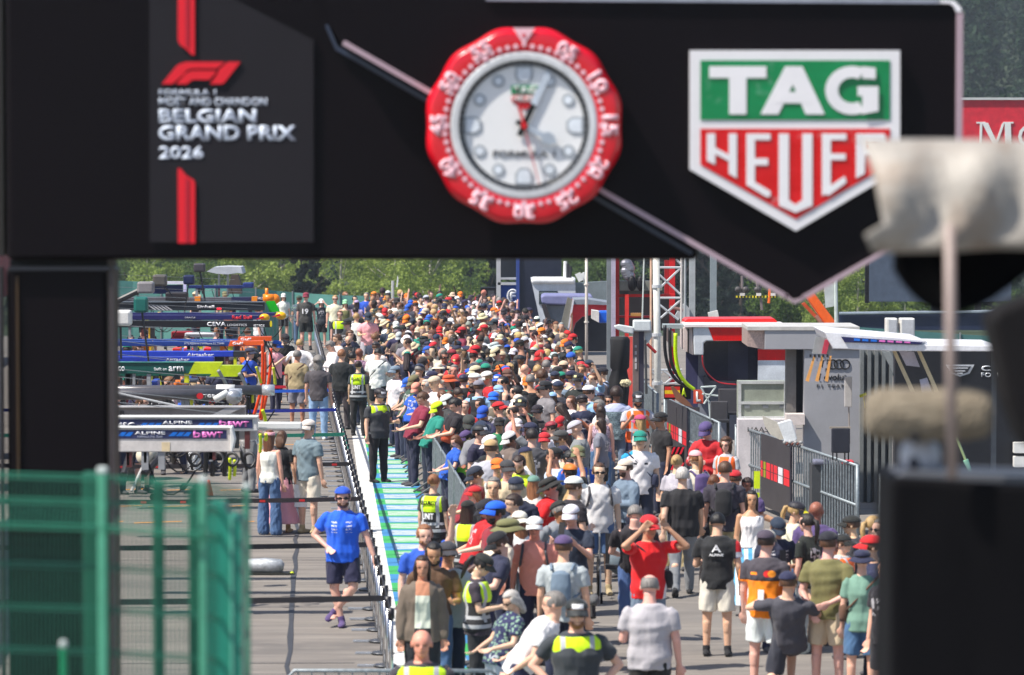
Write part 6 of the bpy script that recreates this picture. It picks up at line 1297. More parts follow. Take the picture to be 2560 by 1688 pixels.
for i, (x0, y0, y1) in enumerate(((1215, 520, 740), (1265, 540, 700), (1530, 270, 460), (1590, 270, 330))): hose('neon yellow hose sleeve %s' % ('left below the near boom end', 'right below the near boom end', 'beside the head of the auburn haired woman', 'short, above the auburn haired woman')[i], [(a5(x0), b5(y0)), (a5(x0 + 4), b5((y0 + y1) / 2)), (a5(x0 - 2), b5(y1))], 50., .024, YG)
for i, x0 in enumerate((965, 1040, 1165)): hose('dark vertical hose bundle under the near white boom, number %s from the left' % ('one', 'two', 'three')[i], [(a5(x0), b5(440)), (a5(x0 + 3), b5(560)), (a5(x0 - 4), b5(700))], 50.6, .035, (38, 38, 42))
for i, (q, rr_) in enumerate((([(a5(200), b5(440)), (a5(120), b5(690))], .05), ([(a5(560), b5(440)), (a5(330), b5(680))], .055), ([(a5(380), b5(470)), (a5(200), b5(860))], .02), ([(c5(60), d5(750)), (c5(940), d5(940))], .018), ([(c5(60), d5(880)), (c5(600), d5(1045))], .02))):
    a, c = q; o = MB().bar(P(*a, 49.6 if i < 3 else 54), P(*c, 49.2 if i < 3 else 54), rr_, 8).build('strut', mat((40, 40, 44) if i in (0, 1, 4) else (176, 178, 180), .4)); top(o, ('thick black strut left below the near boom', 'thick black strut right below the near boom', 'slim steel rod between the black struts', 'slim steel stay in front of the grey tubular boom', 'thin black stay across the grey brown boom')[i], 'strut')
t = thing('drum', P(a5(358), b5(490), 49.4), 'white round drum between the black struts below the near boom', 'drum'); MB().bar(P(a5(330), b5(495), 49.4), P(a5(395), b5(490), 49.7), .115, 20).build('shell', mat((224, 216, 196), .4), t, smooth=True)
for i, (x, y0, y1) in enumerate(((838, 440, 640),)): o = MB().bar(P(a5(x), b5(y0), 52), P(a5(x + 10), b5(y1), 52), .1, 10).build('foil_duct', mat((206, 208, 212), .25, .8, .3, 30, .8)); top(o, 'crinkled silver foil duct hanging below the near boom', 'duct')
# carts and tool boxes under the booms
for i, (x, y0, y1, w_, c, Y, lab) in enumerate(((1100, 1245, 1300, 150, (206, 30, 50), 80, 'bright red tool box behind the blue boom'), (925, 1240, 1300, 110, (236, 50, 30), 82, 'orange red jacket pile on a cart'), (1370, 1240, 1290, 120, (214, 30, 40), 79, 'red cart handle box right of the red tool box'), (1000, 1010, 1120, 300, (150, 24, 36), 96, 'dark red trolley below the black boom'), (1250, 1030, 1090, 420, (206, 206, 210), 94, 'long white bench behind the booms'), (1700, 960, 1060, 160, (36, 36, 42), 92, 'black equipment case near the boom ends'), (560, 1150, 1290, 26, (238, 186, 20), 76, 'yellow upright jack post at left'), (545, 940, 1150, 30, (240, 190, 20), 90, 'yellow ladder post between the far booms'), (660, 740, 780, 40, (244, 196, 20), 95, 'yellow ladder top under the black boom'), (1500, 1310, 1500, 200, (44, 44, 50), 72, 'dark trolley behind the lower blue boom'), (1100, 1680, 1730, 230, (60, 66, 80), 68, 'dark monitor bench behind the green boom'), (620, 1690, 1790, 90, (40, 70, 170), 66, 'blue and white helmet box under the green boom'))):
    t = thing('equipment_cart', P(c5(x), e5(y1), Y), lab, 'cart'); p = P(c5(x), e5(y0), Y); w2 = w_ * .17662 / 2 * Y / F
    MB().box(p.x - w2, p.x + w2, Y - .25, Y + .25, max(.12, P(0, e5(y1), Y).z), p.z).build('body', mat(c, .4), t, bevel=.02); MB().box(p.x - w2 * .9, p.x + w2 * .9, Y - .28, Y - .255, (p.z + max(.12, P(0, e5(y1), Y).z)) / 2, p.z - .03).build('drawer', mat(tuple(v * .7 for v in c), .4), t)
    for sx in (-1, 1): MB().bar((p.x + sx * w2 * .8, Y - .2, .12), (p.x + sx * w2 * .8, Y + .2, .12), .06, 10).build('wheel', BLACK, t)
t = thing('holdall', G(620, 1432), 'silver holdall bag with black base lying on the grey pit lane', 'bag'); q = MB(); p = G(665, 1436)
loft(q, [(p.x - .42, p.y, .11), (p.x - .38, p.y, .12), (p.x, p.y, .13), (p.x + .22, p.y, .12), (p.x + .27, p.y, .11)], [(.06, .06), (.1, .11), (.12, .12), (.1, .11), (.05, .05)], up=(0, 0, 1), n=14); q.build('bag_body', mat((186, 190, 194), .3, .4, .3, 14, .8), t, smooth=True); MB().box(p.x - .4, p.x + .42, p.y - .14, p.y + .12, .002, .035).build('base', mat((40, 42, 38), .6), t); MB().ell((p.x + .4, p.y - .1, .03), (.03, .03, .025)).build('tag', mat(YG, .4), t)
t = thing('marker_cone', G(522, 1240), 'small orange cone on the ground beneath the white boom', 'cone'); p = G(522, 1240); MB().bar((p.x, p.y, .01), (p.x, p.y, .3), .09, 12, .02).build('cone', mat((244, 96, 50), .4), t)
t = thing('paper_bag', G(748, 1275), 'white paper carrier bag hanging in the hand of the man in pale blue', 'bag'); MB().px(736, 1212, 767, 1268, 60.2, .1).build('bag_body', mat((226, 224, 224), .6), t); MB().tube([P(742, 1213, 60.25), P(745, 1196, 60.25), P(757, 1196, 60.25), P(760, 1213, 60.25)], .004, 5).build('handle', WHITE, t)
# wheelchair
p = G(1535, 1503); t = thing('wheelchair', p, 'black wheelchair with a grey backpack on its back in front of the man in black', 'wheelchair')
for sx in (-.3, .3):
    b = MB(); c = Vector((p.x + .1 + sx, p.y + .25, .3)); b.tube([c + Vector((.02 * (1 if sx > 0 else -1), .3 * math.cos(a), .3 * math.sin(a))) for a in np.linspace(0, 2 * math.pi, 29)], .016, 6); b.build('wheel', BLACK, t)
    b = MB()
    for k in range(10): a = math.pi * k / 10; b.bar(c - Vector((0, .29 * math.cos(a), .29 * math.sin(a))), c + Vector((0, .29 * math.cos(a), .29 * math.sin(a))), .003, 4)
    b.build('spokes', STEEL, t); MB().bar((c.x, c.y - .55, .08), (c.x + .03, c.y - .55, .08), .08, 12).build('caster', BLACK, t)
    MB().tube([(c.x, c.y + .05, .95), (c.x, c.y - .1, .9), (c.x, c.y - .12, .5), (c.x, c.y - .5, .45), (c.x, c.y - .58, .1)], .014, 6).build('frame', STEEL, t)
MB().box(p.x - .12, p.x + .34, p.y - .2, p.y + .3, .47, .53).build('seat', DARK, t); MB().box(p.x - .12, p.x + .34, p.y + .08, p.y + .12, .53, .95).build('backrest', DARK, t)
q = MB(); loft(q, [(p.x + .12, p.y - .02, .4), (p.x + .12, p.y - .04, .46), (p.x + .12, p.y - .05, .66), (p.x + .12, p.y - .02, .86)], [(.12, .06), (.19, .1), (.18, .1), (.1, .04)], n=14); q.build('backpack', mat((110, 124, 134), .7), t, smooth=True)
# camera on the operator's shoulder behind the bearded guard
t = thing('shoulder_camera', P(1430, 1470, 42.6), 'black broadcast camera with a grey fluffy microphone behind the bearded guard', 'camera'); MB().px(1392, 1488, 1478, 1530, 43.2, .4).build('body', mat((30, 32, 40), .4), t, bevel=.02); MB().px(1393, 1500, 1420, 1548, 43.1, .1).build('side_panel', mat((40, 90, 160), .4), t); MB().ell(P(1485, 1500, 43), (.07, .16, .07), 14, 10).build('microphone', mat((90, 90, 92), .9), t); MB().bar(P(1478, 1500, 43.2), P(1480, 1545, 43.1), .05, 10).build('viewfinder', BLACK, t)

# brackets, clips and stays on every boom
rb = random.Random(4)
for t in [o for o in COL.objects if o.name.startswith('service_boom')]:
    Y = t.location.y; bm_ = [c for c in t.children if c.name.startswith(('beam', 'tube'))][0]; z0 = min(v.co.z for v in bm_.data.vertices) + t.location.z; x1 = max(v.co.x for v in bm_.data.vertices) + t.location.x; xL = P(285, 0, Y).x
    for k in range(7):
        x = xL + (x1 - xL) * rb.random(); w_ = rb.uniform(.03, .1); h_ = rb.uniform(.06, .28); MB().box(x, x + w_, Y + .02, Y + .16, z0 - h_, z0 - .001).build('hanger', mat(rb.choice([(40, 40, 44), (60, 60, 64), (150, 152, 156), (206, 208, 30), (90, 40, 40)]), .5), t)
    for k in range(2):
        x = xL + (x1 - xL) * rb.random(); MB().tube([(x + s * .12 * (1 + s * .1), Y + .1, z0 - .02 - .5 * s * (1 - s * .22)) for s in np.linspace(0, 4, 9)], .012, 5).build('cable', BLACK, t)
    MB().bar((xL - .5, Y + .05, z0 + rb.uniform(.35, .5)), (x1 - .3, Y + .05, z0 + rb.uniform(.2, .3)), .007, 4).build('stay_wire', STEEL, t)
TY = thing('tyre', (0, 0, 0), 'wide black racing tyre', 'tyre', 'racing tyres stacked behind the booms'); q = MB(); vs = []
for i in range(28):
    a = 2 * math.pi * i / 28
    for r, z in ((.18, .04), (.3, .0), (.35, .05), (.36, .17), (.35, .29), (.3, .34), (.18, .3)): vs.append((r * math.cos(a), r * math.sin(a), z))
q.add(vs, [(i * 7 + j, ((i + 1) % 28) * 7 + j, ((i + 1) % 28) * 7 + (j + 1) % 7, i * 7 + (j + 1) % 7) for i in range(28) for j in range(7)]); q.build('rubber', mat((28, 28, 30), .7), TY, smooth=True)
b = MB(); b.bar((0, 0, .1), (0, 0, .25), .19, 20); b.build('rim', mat((60, 60, 66), .3, .6), TY)
first = True; ns = 0
for px, Y, n_, w_ in ((330, 71, 3, 'left of the teal camera box'), (420, 79, 4, 'under the orange ended boom'), (520, 76, 3, 'near the red tool box'), (380, 91, 4, 'below the black boom'), (600, 90, 3, 'by the far boom ends')):
    X = (px - 1280) / F * Y
    for k in range(n_):
        lab = 'wide black tyre %s in the stack %s' % (('at the bottom', 'second from the ground', 'third from the ground', 'on top')[k] if k < n_ - 1 else 'on top', w_)
        if first: TY.location = (X, Y, 0); TY['label'] = lab; first = False
        else: copy_thing(TY, (X + .01 * k, Y, k * .342), None, lab)
# ================================================================ right-hand stands (measured windows)
def g5(x): return 1200 + x * .21683
def h5(y): return 640 + y * .21683
def k5(x): return 1660 + x * .22321
def l5(y): return 780 + y * .22321
def m5(x): return 1920 + x * .26913
def n5(y): return 640 + y * .26913
def o5(x): return 1400 + x * .26913
def down(name, m_, t, x0, x1, y0, Y, d=.1): p = P(x0, y0, Y); q = P(x1, y0, Y); return MB().box(p.x, q.x, Y, Y + d, 0, p.z).build(name, m_, t)
# blue and white timing tower with navy wall
t = thing('timing_tower', P(1265, 760, 134), 'white framed tower with blue emblem panel left of the navy wall', 'tower')
for x0, x1 in ((188, 238),): down('post', LGREY, t, g5(x0), g5(x1), 560, 134, .4)
down('post', mat((60, 90, 160), .5), t, g5(416), g5(455), 560, 133.6, .5); MB().px(g5(238), h5(250), g5(416), h5(272), 134, .3).build('cross_beam', LGREY, t); MB().px(g5(205), h5(305), g5(416), h5(335), 134, .3).build('cross_beam', LGREY, t); MB().px(g5(238), h5(-100), g5(416), h5(250), 135.5, .1).build('glass', mat((38, 44, 52), .15), t)
MB().px(g5(234), h5(336), g5(416), h5(1100), 134.1, .2).build('emblem_panel', mat((10, 62, 140), .5), t)
b = MB(); cx_, cy_ = g5(378), h5(465); b.tube([P(cx_ + 13 * math.cos(a), cy_ + 18 * math.sin(a) * .9, 134.05) for a in np.linspace(0, 2 * math.pi, 25)], .035, 5); b.build('emblem_ring', WHITE, t); text('F', g5(345), h5(415), g5(412), h5(515), 134.04, WHITE, t, .05)
o = thing('navy_wall', P(1350, 760, 132), 'tall dark navy slab wall rising behind the far end of the crowd', 'wall'); p = P(g5(455), 560, 132); q = P(g5(940), 560, 132); MB().box(p.x, q.x, 132, 132.6, 0, p.z).build('slab', mat((24, 30, 50), .45), o); MB().box(p.x - .1, p.x, 131.9, 132.7, 0, p.z).build('edge', mat((50, 70, 140), .4), o)
t = thing('site_generator', P(1228, 760, 131), 'black box light unit standing left of the blue tower', 'equipment box'); MB().px(g5(5), h5(365), g5(185), h5(620), 131, .8).build('body', BLACK, t); MB().px(g5(90), h5(400), g5(165), h5(480), 130.96, .04).build('panel', mat((70, 70, 74), .5), t)
t = thing('white_cabin', P(1380, 760, 128), 'white slanted cabin with a dark window beside the navy wall', 'cabin'); MB().pprism([(g5(585), h5(262)), (g5(1100), h5(262)), (g5(1105), h5(900)), (g5(720), h5(900)), (g5(660), h5(600))], 128, 2.).build('body', mat((196, 200, 208), .4), t); MB().px(g5(590), h5(258), g5(1100), h5(322), 127.9, 2.2).build('roof', mat((226, 226, 226), .4), t, bevel=.08); MB().px(g5(680), h5(404), g5(895), h5(560), 127.96, .05).build('window', mat((50, 60, 66), .15), t); MB().px(g5(690), h5(418), g5(885), h5(440), 127.93, .03).build('window_blind', mat((100, 112, 110), .3), t)
for k in range(3): MB().bar(P(g5(980 + k * 28), h5(262), 128.6), P(g5(984 + k * 28), h5(60 + 30 * k), 128.6), .07, 8).build('mast', (WHITE, DARK, DARK)[k], t)
t = thing('twin_antenna', P(g5(1160), h5(250), 127), 'pair of white antenna panels beside the tall white pole', 'antenna'); MB().pprism([(g5(1095), h5(215)), (g5(1155), h5(188)), (g5(1195), h5(275)), (g5(1140), h5(302))], 127, .15).build('panel', WHITE, t); MB().pprism([(g5(1165), h5(205)), (g5(1205), h5(185)), (g5(1215), h5(290)), (g5(1190), h5(300))], 127.2, .15).build('panel', WHITE, t)
t = thing('stretched_curtain', P(g5(1290), h5(400), 129), 'grey rolled curtains hanging behind the white pole', 'curtain')
for k in range(7): MB().bar(P(g5(1125 + k * 52), h5(310 - 3 * k), 129), P(g5(1130 + k * 52), h5(640), 129), .24, 10).build('roll', mat((112, 122, 126), .7), t)
t = thing('covered_cabin', P(1400, 780, 120), 'cabin with purple grey fabric roof and slanting glass front', 'cabin'); MB().pprism([(g5(705), h5(470)), (g5(740), h5(450)), (g5(1290), h5(455)), (g5(1310), h5(500)), (g5(1310), h5(575)), (g5(765), h5(560)), (g5(710), h5(545))], 120, 2.2).build('roof_cover', mat((122, 124, 164), .6, bump=.6), t, bevel=.05); MB().pprism([(g5(765), h5(570)), (g5(1200), h5(575)), (g5(1200), h5(1000)), (g5(950), h5(960)), (g5(840), h5(830))], 120.2, 1.8).build('glass_front', mat((112, 120, 128), .15), t); MB().pprism([(g5(705), h5(560)), (g5(760), h5(562)), (g5(850), h5(815)), (g5(830), h5(830)), (g5(760), h5(740))], 119.9, .3).build('side_frame', mat((56, 50, 54), .4), t); MB().pprism([(g5(838), h5(815)), (g5(862), h5(818)), (g5(950), h5(905)), (g5(945), h5(935)), (g5(900), h5(890))], 119.8, .2).build('polished_trim', mat((235, 232, 226), .12, .8), t)
# red cabin
t = thing('red_cabin', P(1430, 800, 112), 'bright red curved cabin with a round dark window and louvred side', 'cabin'); MB().pprism([(g5(1075), h5(515)), (g5(1240), h5(520)), (g5(1515), h5(560)), (g5(1515), h5(700)), (g5(1290), h5(676)), (g5(1180), h5(700)), (g5(1100), h5(770)), (g5(1072), h5(860)), (g5(1085), h5(930)), (g5(1070), h5(962)), (g5(1020), h5(830))], 112, 2.).build('shell', mat((214, 24, 44), .35), t); MB().pprism([(g5(1010), h5(475)), (g5(1075), h5(510)), (g5(1018), h5(830)), (g5(935), h5(780))], 111.8, .3).build('louvre_side', mat((120, 118, 108), .5), t)
MB().pprism([(g5(1066), h5(505)), (g5(1086), h5(512)), (g5(1030), h5(840)), (g5(1012), h5(828))], 111.7, .2).build('white_edge', mat((214, 210, 216), .4), t); MB().pprism([(g5(1075), h5(505)), (g5(1240), h5(500)), (g5(1515), h5(545)), (g5(1515), h5(568)), (g5(1240), h5(560)), (g5(1080), h5(560))], 111.9, 2.2).build('grey_roof', mat((130, 136, 146), .5), t); MB().pprism([(g5(1290), h5(680)), (g5(1515), h5(705)), (g5(1515), h5(1100)), (g5(1120), h5(1100)), (g5(1085), h5(930)), (g5(1078), h5(860)), (g5(1105), h5(775)), (g5(1180), h5(705))], 112.3, .2).build('window', mat((38, 44, 54), .12), t)
t = thing('blue_canopy_beam', P(1500, 790, 105), 'bright blue box beam with white end under the red cabin roof', 'beam'); MB().px(g5(1370), h5(638), g5(1560), h5(775), 105, .8).build('beam', mat((18, 92, 206), .35), t, bevel=.05); MB().pprism([(g5(1290), h5(628)), (g5(1372), h5(640)), (g5(1372), h5(770)), (g5(1288), h5(725))], 104.9, .9).build('white_end', mat((220, 214, 208), .4), t)
t = thing('lamp_pole', G(1467, 1010), 'tall white round pole rising out of the crowd', 'pole'); Yp = 97.; MB().bar((P(g5(1228), 900, Yp).x, Yp, 0), (P(g5(1228), 600, Yp).x, Yp, P(0, 560, Yp).z), .042, 12).build('tube', mat((206, 198, 188), .4), t, smooth=True)
for yy in (755, 320): MB().bar(P(g5(1228), h5(yy), Yp), P(g5(1228), h5(yy + 16), Yp), .07, 12).build('clamp', mat((220, 214, 204), .4), t)
t = thing('grey_pillar', P(g5(1490), 760, 103), 'flat grey pillar left of the red frame tower', 'pillar'); down('column', mat((116, 122, 126), .6), t, g5(1466), g5(1515), 560, 103, .5)
t = thing('red_frame_tower', P(1600, 850, 94), 'tall red steel frame tower with dark interior and hanging cameras', 'tower')
down('upright', RED, t, g5(1565), g5(1606), 560, 94, .4); MB().px(g5(1672), h5(445), g5(1716), h5(960), 93.8, .3).build('upright', mat((214, 50, 44), .4), t); down('upright', RED, t, g5(2190), g5(2250), 560, 94.6, .4); MB().px(g5(2130), h5(50), g5(2190), h5(460), 94.8, .3).build('upright', mat((150, 20, 26), .5), t)
down('cover_strip', mat((176, 168, 186), .5), t, g5(1518), g5(1564), 560, 93.7, .3); MB().px(g5(1606), h5(440), g5(2250), h5(474), 94.1, .3).build('cross_beam', RED, t); MB().px(g5(1606), h5(690), g5(2000), h5(712), 94.2, .3).build('cross_beam', mat((190, 30, 30), .5), t)
MB().px(g5(1606), h5(474), g5(2190), h5(860), 96, .2).build('dark_back', mat((26, 22, 26), .6), t); MB().px(g5(1615), h5(290), g5(1822), h5(400), 93.9, .5).build('equipment_box', mat((120, 122, 114), .5), t); MB().px(g5(1870), h5(290), g5(2100), h5(400), 93.9, .5).build('equipment_box', mat((128, 130, 120), .5), t); MB().px(g5(1606), h5(400), g5(2100), h5(440), 94, .5).build('shelf', mat((70, 70, 68), .5), t)
for xx in (1755, 1855): MB().ell(P(g5(xx), h5(320), 93.5), (.12, .1, .2), 10, 8).build('hanging_camera', BLACK, t)
for k in range(6): MB().ell(P(g5(1690 + 14 * (k % 3)), h5(90 + 28 * k), 93.7), (.16, .12, .14), 10, 7).build('foil_bundle', mat((150, 150, 158), .3, .6), t)
MB().px(g5(1740), h5(660), g5(1860), h5(695), 93.6, .2).build('shelf_light', mat((170, 120, 60), .4), t)
t = thing('banner_rope', P(g5(1880), 800, 90), 'thin pale rope dropping beside the truss tower', 'rope'); MB().bar(P(g5(1897), 600, 90), P(g5(1868), h5(860), 90), .02, 5).build('rope', mat((200, 206, 200), .6), t)
# truss tower
t = thing('truss_tower', P(1665, 990, 81), 'white lattice truss tower with a thick round mast', 'tower'); TW = mat((206, 208, 210), .35, .3)
b = MB(); b.bar((P(1641, 0, 81).x, 81, P(0, 600, 81).z), (P(1648, 0, 81).x, 81, 0), .078, 14); b.build('mast', mat((214, 212, 204), .4), t, smooth=True)
for yy in (712, 833, 955): MB().bar(P(1642, yy, 81), P(1642, yy + 8, 81), .11, 14).build('mast_collar', TW, t)
for x, c in ((1629, (214, 176, 150)), (1705, (204, 196, 190)), (1714, (168, 172, 174))): MB().bar((P(x, 0, 82).x, 82, P(0, 600, 82).z), (P(x, 0, 82).x, 82, P(0, 860 if x > 1700 else 990, 82).z), .03, 8).build('chord', mat(c, .4), t)
for (xa, ya), (xb, yb) in [((1648, 669), (1703, 669)), ((1648, 745), (1703, 745)), ((1648, 687), (1703, 738)), ((1700, 672), (1652, 718)), ((1650, 763), (1696, 800)), ((1700, 752), (1652, 795)), ((1628, 925), (1705, 925)), ((1625, 960), (1720, 958)), ((1630, 930), (1655, 956)), ((1655, 930), (1632, 956)), ((1660, 928), (1700, 958)), ((1700, 928), (1665, 958)), ((1690, 648), (1706, 665))]:
    MB().bar(P(xa, ya, 82), P(xb, yb, 82), .026, 6).build('brace', TW, t)
t = thing('grey_column', P(1731, 800, 84), 'thick pale grey column right of the truss tower', 'column'); MB().px(1724, 560, 1738, 800, 84, .2).build('column', mat((164, 168, 170), .5), t); MB().pprism([(1684, 795), (1700, 770), (1712, 758), (1724, 772), (1724, 800)], 83.8, .2).build('gusset', mat((176, 178, 180), .4), t); MB().bar(P(1675, 768, 83.6), P(1708, 776, 83.6), .04, 8).build('bolt', mat((140, 104, 96), .4), t)
t = thing('lamp_pole', P(1784, 790, 112), 'flat grey post before the dark conifers', 'pole'); down('post', mat((132, 142, 146), .5), t, 1776, 1792, 560, 112, .2)
# wrapped camera + sign column + draped camera
t = thing('sign_column', P(1595, 985, 76), 'grey brown column sign with small pale marks beside the truss', 'sign'); down('left_face', mat((124, 108, 104), .5), t, 1583, 1597, 829, 76, .3); down('right_face', mat((60, 58, 74), .5), t, 1597, 1610, 829, 76.01, .3)
for k in range(4): MB().px(1587, 863 + k * 15, 1592, 869 + k * 15 + 3 * k, 75.985, .01).build('mark', mat((190, 184, 184), .5), t)
t = thing('wrapped_camera', P(1605, 820, 76), 'remote camera wrapped in crumpled white plastic above the column sign', 'camera'); WP = mat((212, 218, 218), .35, 0, .12, 8, .7); MB().px(1583, 801, 1628, 829, 75.9, .4).build('box', WP, t, bevel=.03); MB().pprism([(1535, 815), (1548, 812), (1584, 818), (1584, 836), (1560, 832), (1538, 822)], 75.8, .25).build('wrapped_arm', WP, t, bevel=.02); MB().pprism([(1610, 828), (1628, 806), (1630, 842), (1620, 858), (1612, 850)], 76.1, .2).build('loose_wrap', WP, t)
t = thing('draped_camera', P(1550, 920, 77.5), 'camera platform draped in black cloth at the right edge of the crowd', 'camera cover'); b = MB(); n1 = 22; vs = []
prof = [(842, 22), (850, 26), (880, 25), (918, 24), (925, 19), (950, 26), (975, 24), (1010, 20), (1100, 20)]
for j, (py, hw) in enumerate(prof):
    for i in range(n1):
        a = 2 * math.pi * i / n1; rr_ = hw * (1 + .16 * math.sin(a * 5 + j) * (.3 + .1 * j)); p = P(1549 + rr_ * math.cos(a) * .95, py, 77.5); vs.append((p.x, 77.5 + rr_ / 116 * math.sin(a), p.z))
b.add(vs, [(j * n1 + (i + 1) % n1, j * n1 + i, (j + 1) * n1 + i, (j + 1) * n1 + (i + 1) % n1) for j in range(len(prof) - 1) for i in range(n1)] + [tuple(range(n1))]); b.build('cloth', mat((24, 24, 27), .8, bump=.6), t, smooth=True)
t = thing('red_screen', P(1577, 900, 84), 'salmon red panel between the draped camera and the column sign', 'panel'); down('panel', mat((224, 84, 74), .5), t, 1568, 1584, 842, 84, .1)
t = thing('furry_microphone', P(1564, 958, 75.5), 'pale fluffy microphone at the edge of the crowd by the column sign', 'microphone'); b = MB()
for k in range(60): a = Vector((random.uniform(-1, 1), random.uniform(-1, 1), random.uniform(-1, 1))).normalized(); c = P(1564, 958, 75.5) + Vector((a.x * .1, a.y * .06, a.z * .06)); b.ell(c, (.03, .03, .03), 6, 4)
b.build('windshield', mat((206, 196, 160), .9), t)
t = thing('boom_bracket', P(1625, 870, 75.5), 'steel bracket with a red cylinder beside the thick mast', 'bracket'); MB().bar(P(1618, 860, 75.5), P(1640, 882, 75.5), .035, 8).build('red_cylinder', mat((160, 40, 40), .4), t); MB().bar(P(1613, 850, 75.6), P(1616, 985, 75.6), .03, 8).build('rod', mat((70, 72, 74), .4), t)
# red / white team stand
HY = 72.
t = thing('red_white_stand', P(1850, 950, HY), 'team stand with red roof, white corner and big dark glass front', 'team stand')
MB().pprism([(1709, 816), (1713, 802), (1720, 798), (1936, 797), (1942, 803), (1946, 816)], HY + 1.2, 1.2).build('upper_roof', mat((226, 14, 10), .3), t)
MB().px(1712, 812, 1965, 818, HY - .05, 1.5).build('roof_edge', mat((236, 226, 224), .35), t)
MB().pprism([(1733, 818), (1770, 816), (1784, 852), (1765, 853), (1759, 858), (1759, 888), (1735, 888)], HY, 1.6).build('white_corner', mat((206, 210, 216), .35), t, bevel=.02); MB().pprism([(1770, 816), (1966, 816), (1966, 852), (1784, 852)], HY + .001, 1.6).build('red_fascia', mat((212, 4, 4), .3), t)
MB().pprism([(1709, 820), (1731, 818), (1733, 888), (1710, 876)], HY + .1, 1.6).build('side_panel', mat((214, 196, 190), .4), t); MB().px(1719, 822, 1722, 884, HY + .05, .1).build('side_seam', BLACK, t)
MB().pprism([(1759, 860), (1766, 853), (1896, 852), (1896, 952), (1775, 952), (1762, 930)], HY + .3, .08).build('glass_front', mat((40, 40, 52), .12), t); MB().px(1820, 853, 1870, 950, HY + .26, .03).build('glass_pane', mat((52, 52, 66), .1), t); MB().px(1745, 940, 1760, 1000, HY + 1.5, .1).build('rear_panel', mat((96, 100, 120), .5), t)
MB().px(1895, 874, 1966, 901, HY + .15, 1.2).build('red_band', mat((214, 6, 8), .35), t); MB().px(1895, 901, 1966, 1100, HY + .15, 1.2).build('white_pillar', mat((202, 208, 214), .4), t)
MB().px(1715, 880, 1759, 1100, HY + 1.7, .1).build('back_wall', mat((56, 56, 92), .6), t); MB().px(1746, 890, 1846, 1100, HY + 1.6, .08).build('inner_wall', mat((130, 134, 146), .6), t)
MB().px(1658, 812, 1712, 822, HY + .4, .6).build('side_canopy', mat((150, 160, 160), .5), t); MB().pprism([(1660, 815), (1684, 830), (1686, 872), (1664, 850)], HY + .3, .3).build('canopy_end', mat((120, 104, 100), .5), t)
text('8 FORCECOOL', 1760, 938, 1820, 943, HY + 1.59, KTXT, t); 
hose('neon yellow cable arching down beside the glass stand', [(k5(130), l5(240)), (k5(130), l5(480)), (k5(170), l5(680)), (k5(250), l5(800)), (k5(340), l5(870))], 71.5, .04, (200, 236, 10), 'cables hanging beside the red and white stand'); hose('thick black cable left of the neon yellow one', [(k5(10), l5(150)), (k5(12), l5(430)), (k5(60), l5(640)), (k5(160), l5(780)), (k5(330), l5(860))], 71.7, .036, BK, 'cables hanging beside the red and white stand'); hose('black cable next to the neon yellow one', [(k5(66), l5(180)), (k5(68), l5(430)), (k5(100), l5(620)), (k5(200), l5(770))], 71.6, .036, BK, 'cables hanging beside the red and white stand'); hose('thin red cable looping across the dark glass', [(k5(430), l5(490)), (k5(440), l5(600)), (k5(500), l5(700)), (k5(620), l5(790)), (k5(820), l5(815))], 71.2, .014, (190, 40, 50), 'cables hanging beside the red and white stand')
# boards and kit behind the fence
t = thing('pit_board', P(1690, 1000, 72), 'pit board with Spanish flag colours and a neon letter A', 'pit board'); MB().px(1660, 963, 1727, 998, 72, .05).build('frame', BLACK, t); MB().px(1662, 967, 1700, 976, 71.98, .02).build('red_stripe', mat((205, 40, 30), .5), t); MB().px(1662, 976, 1700, 985, 71.98, .02).build('yellow_stripe', mat((240, 196, 20), .5), t); MB().px(1662, 985, 1700, 994, 71.98, .02).build('red_stripe', mat((205, 40, 30), .5), t); text('A', 1703, 970, 1716, 992, 71.99, mat((214, 240, 30), .5), t, .05)
t = thing('pit_board', P(1747, 1009, 70), 'small orange red board with a white letter L', 'pit board'); MB().px(1734, 975, 1758, 1009, 70, .06).build('panel', mat((214, 84, 58), .5), t); text('L', 1740, 979, 1752, 1005, 69.99, WHITE, t, .05)
t = thing('feather_flag', P(1700, 980, 69.5), 'brown leather cover draped over the fence corner', 'cover'); MB().pprism([(1677, 968), (1684, 966), (1700, 984), (1725, 1008), (1732, 1018), (1712, 1014), (1690, 1000)], 69.5, .1).build('cover', mat((126, 82, 58), .6), t)
for i, (x0, y0, w_, h_, lab) in enumerate(((1776, 1003, 44, 48, 'black mesh office chair behind the fence, front one'), (1796, 972, 48, 60, 'black mesh office chair behind the fence, rear one'))):
    t = thing('mesh_chair', P(x0, y0 + 60, 68.5 + i), lab, 'chair'); Yc = 68.5 + i; MB().px(x0, y0, x0 + w_, y0 + h_, Yc, .05).build('backrest', mat((66, 64, 68), .7), t, bevel=.02); MB().px(x0 + 4, y0 + h_, x0 + w_ + 4, y0 + h_ + 6, Yc - .35, .5).build('seat', DARK, t); p = P(x0 + w_ / 2, y0 + h_ + 6, Yc - .1); MB().bar(p, (p.x, p.y, .05), .03, 8).build('stem', BLACK, t); MB().box(p.x - .25, p.x + .25, p.y - .03, p.y + .03, .03, .07).build('base', BLACK, t)
t = thing('folding_stand', P(1770, 1000, 69), 'pale folding metal stand beside the mesh chairs', 'stand')
for a, c in (((1752, 968), (1775, 1010)), ((1790, 966), (1760, 1010)), ((1755, 985), (1795, 990)), ((1773, 1005), (1778, 1080)), ((1752, 968), (1790, 966))): MB().bar(P(*a, 69), P(*c, 69), .018, 6).build('tube', mat((190, 200, 196), .4), t)
CY_ = 66.
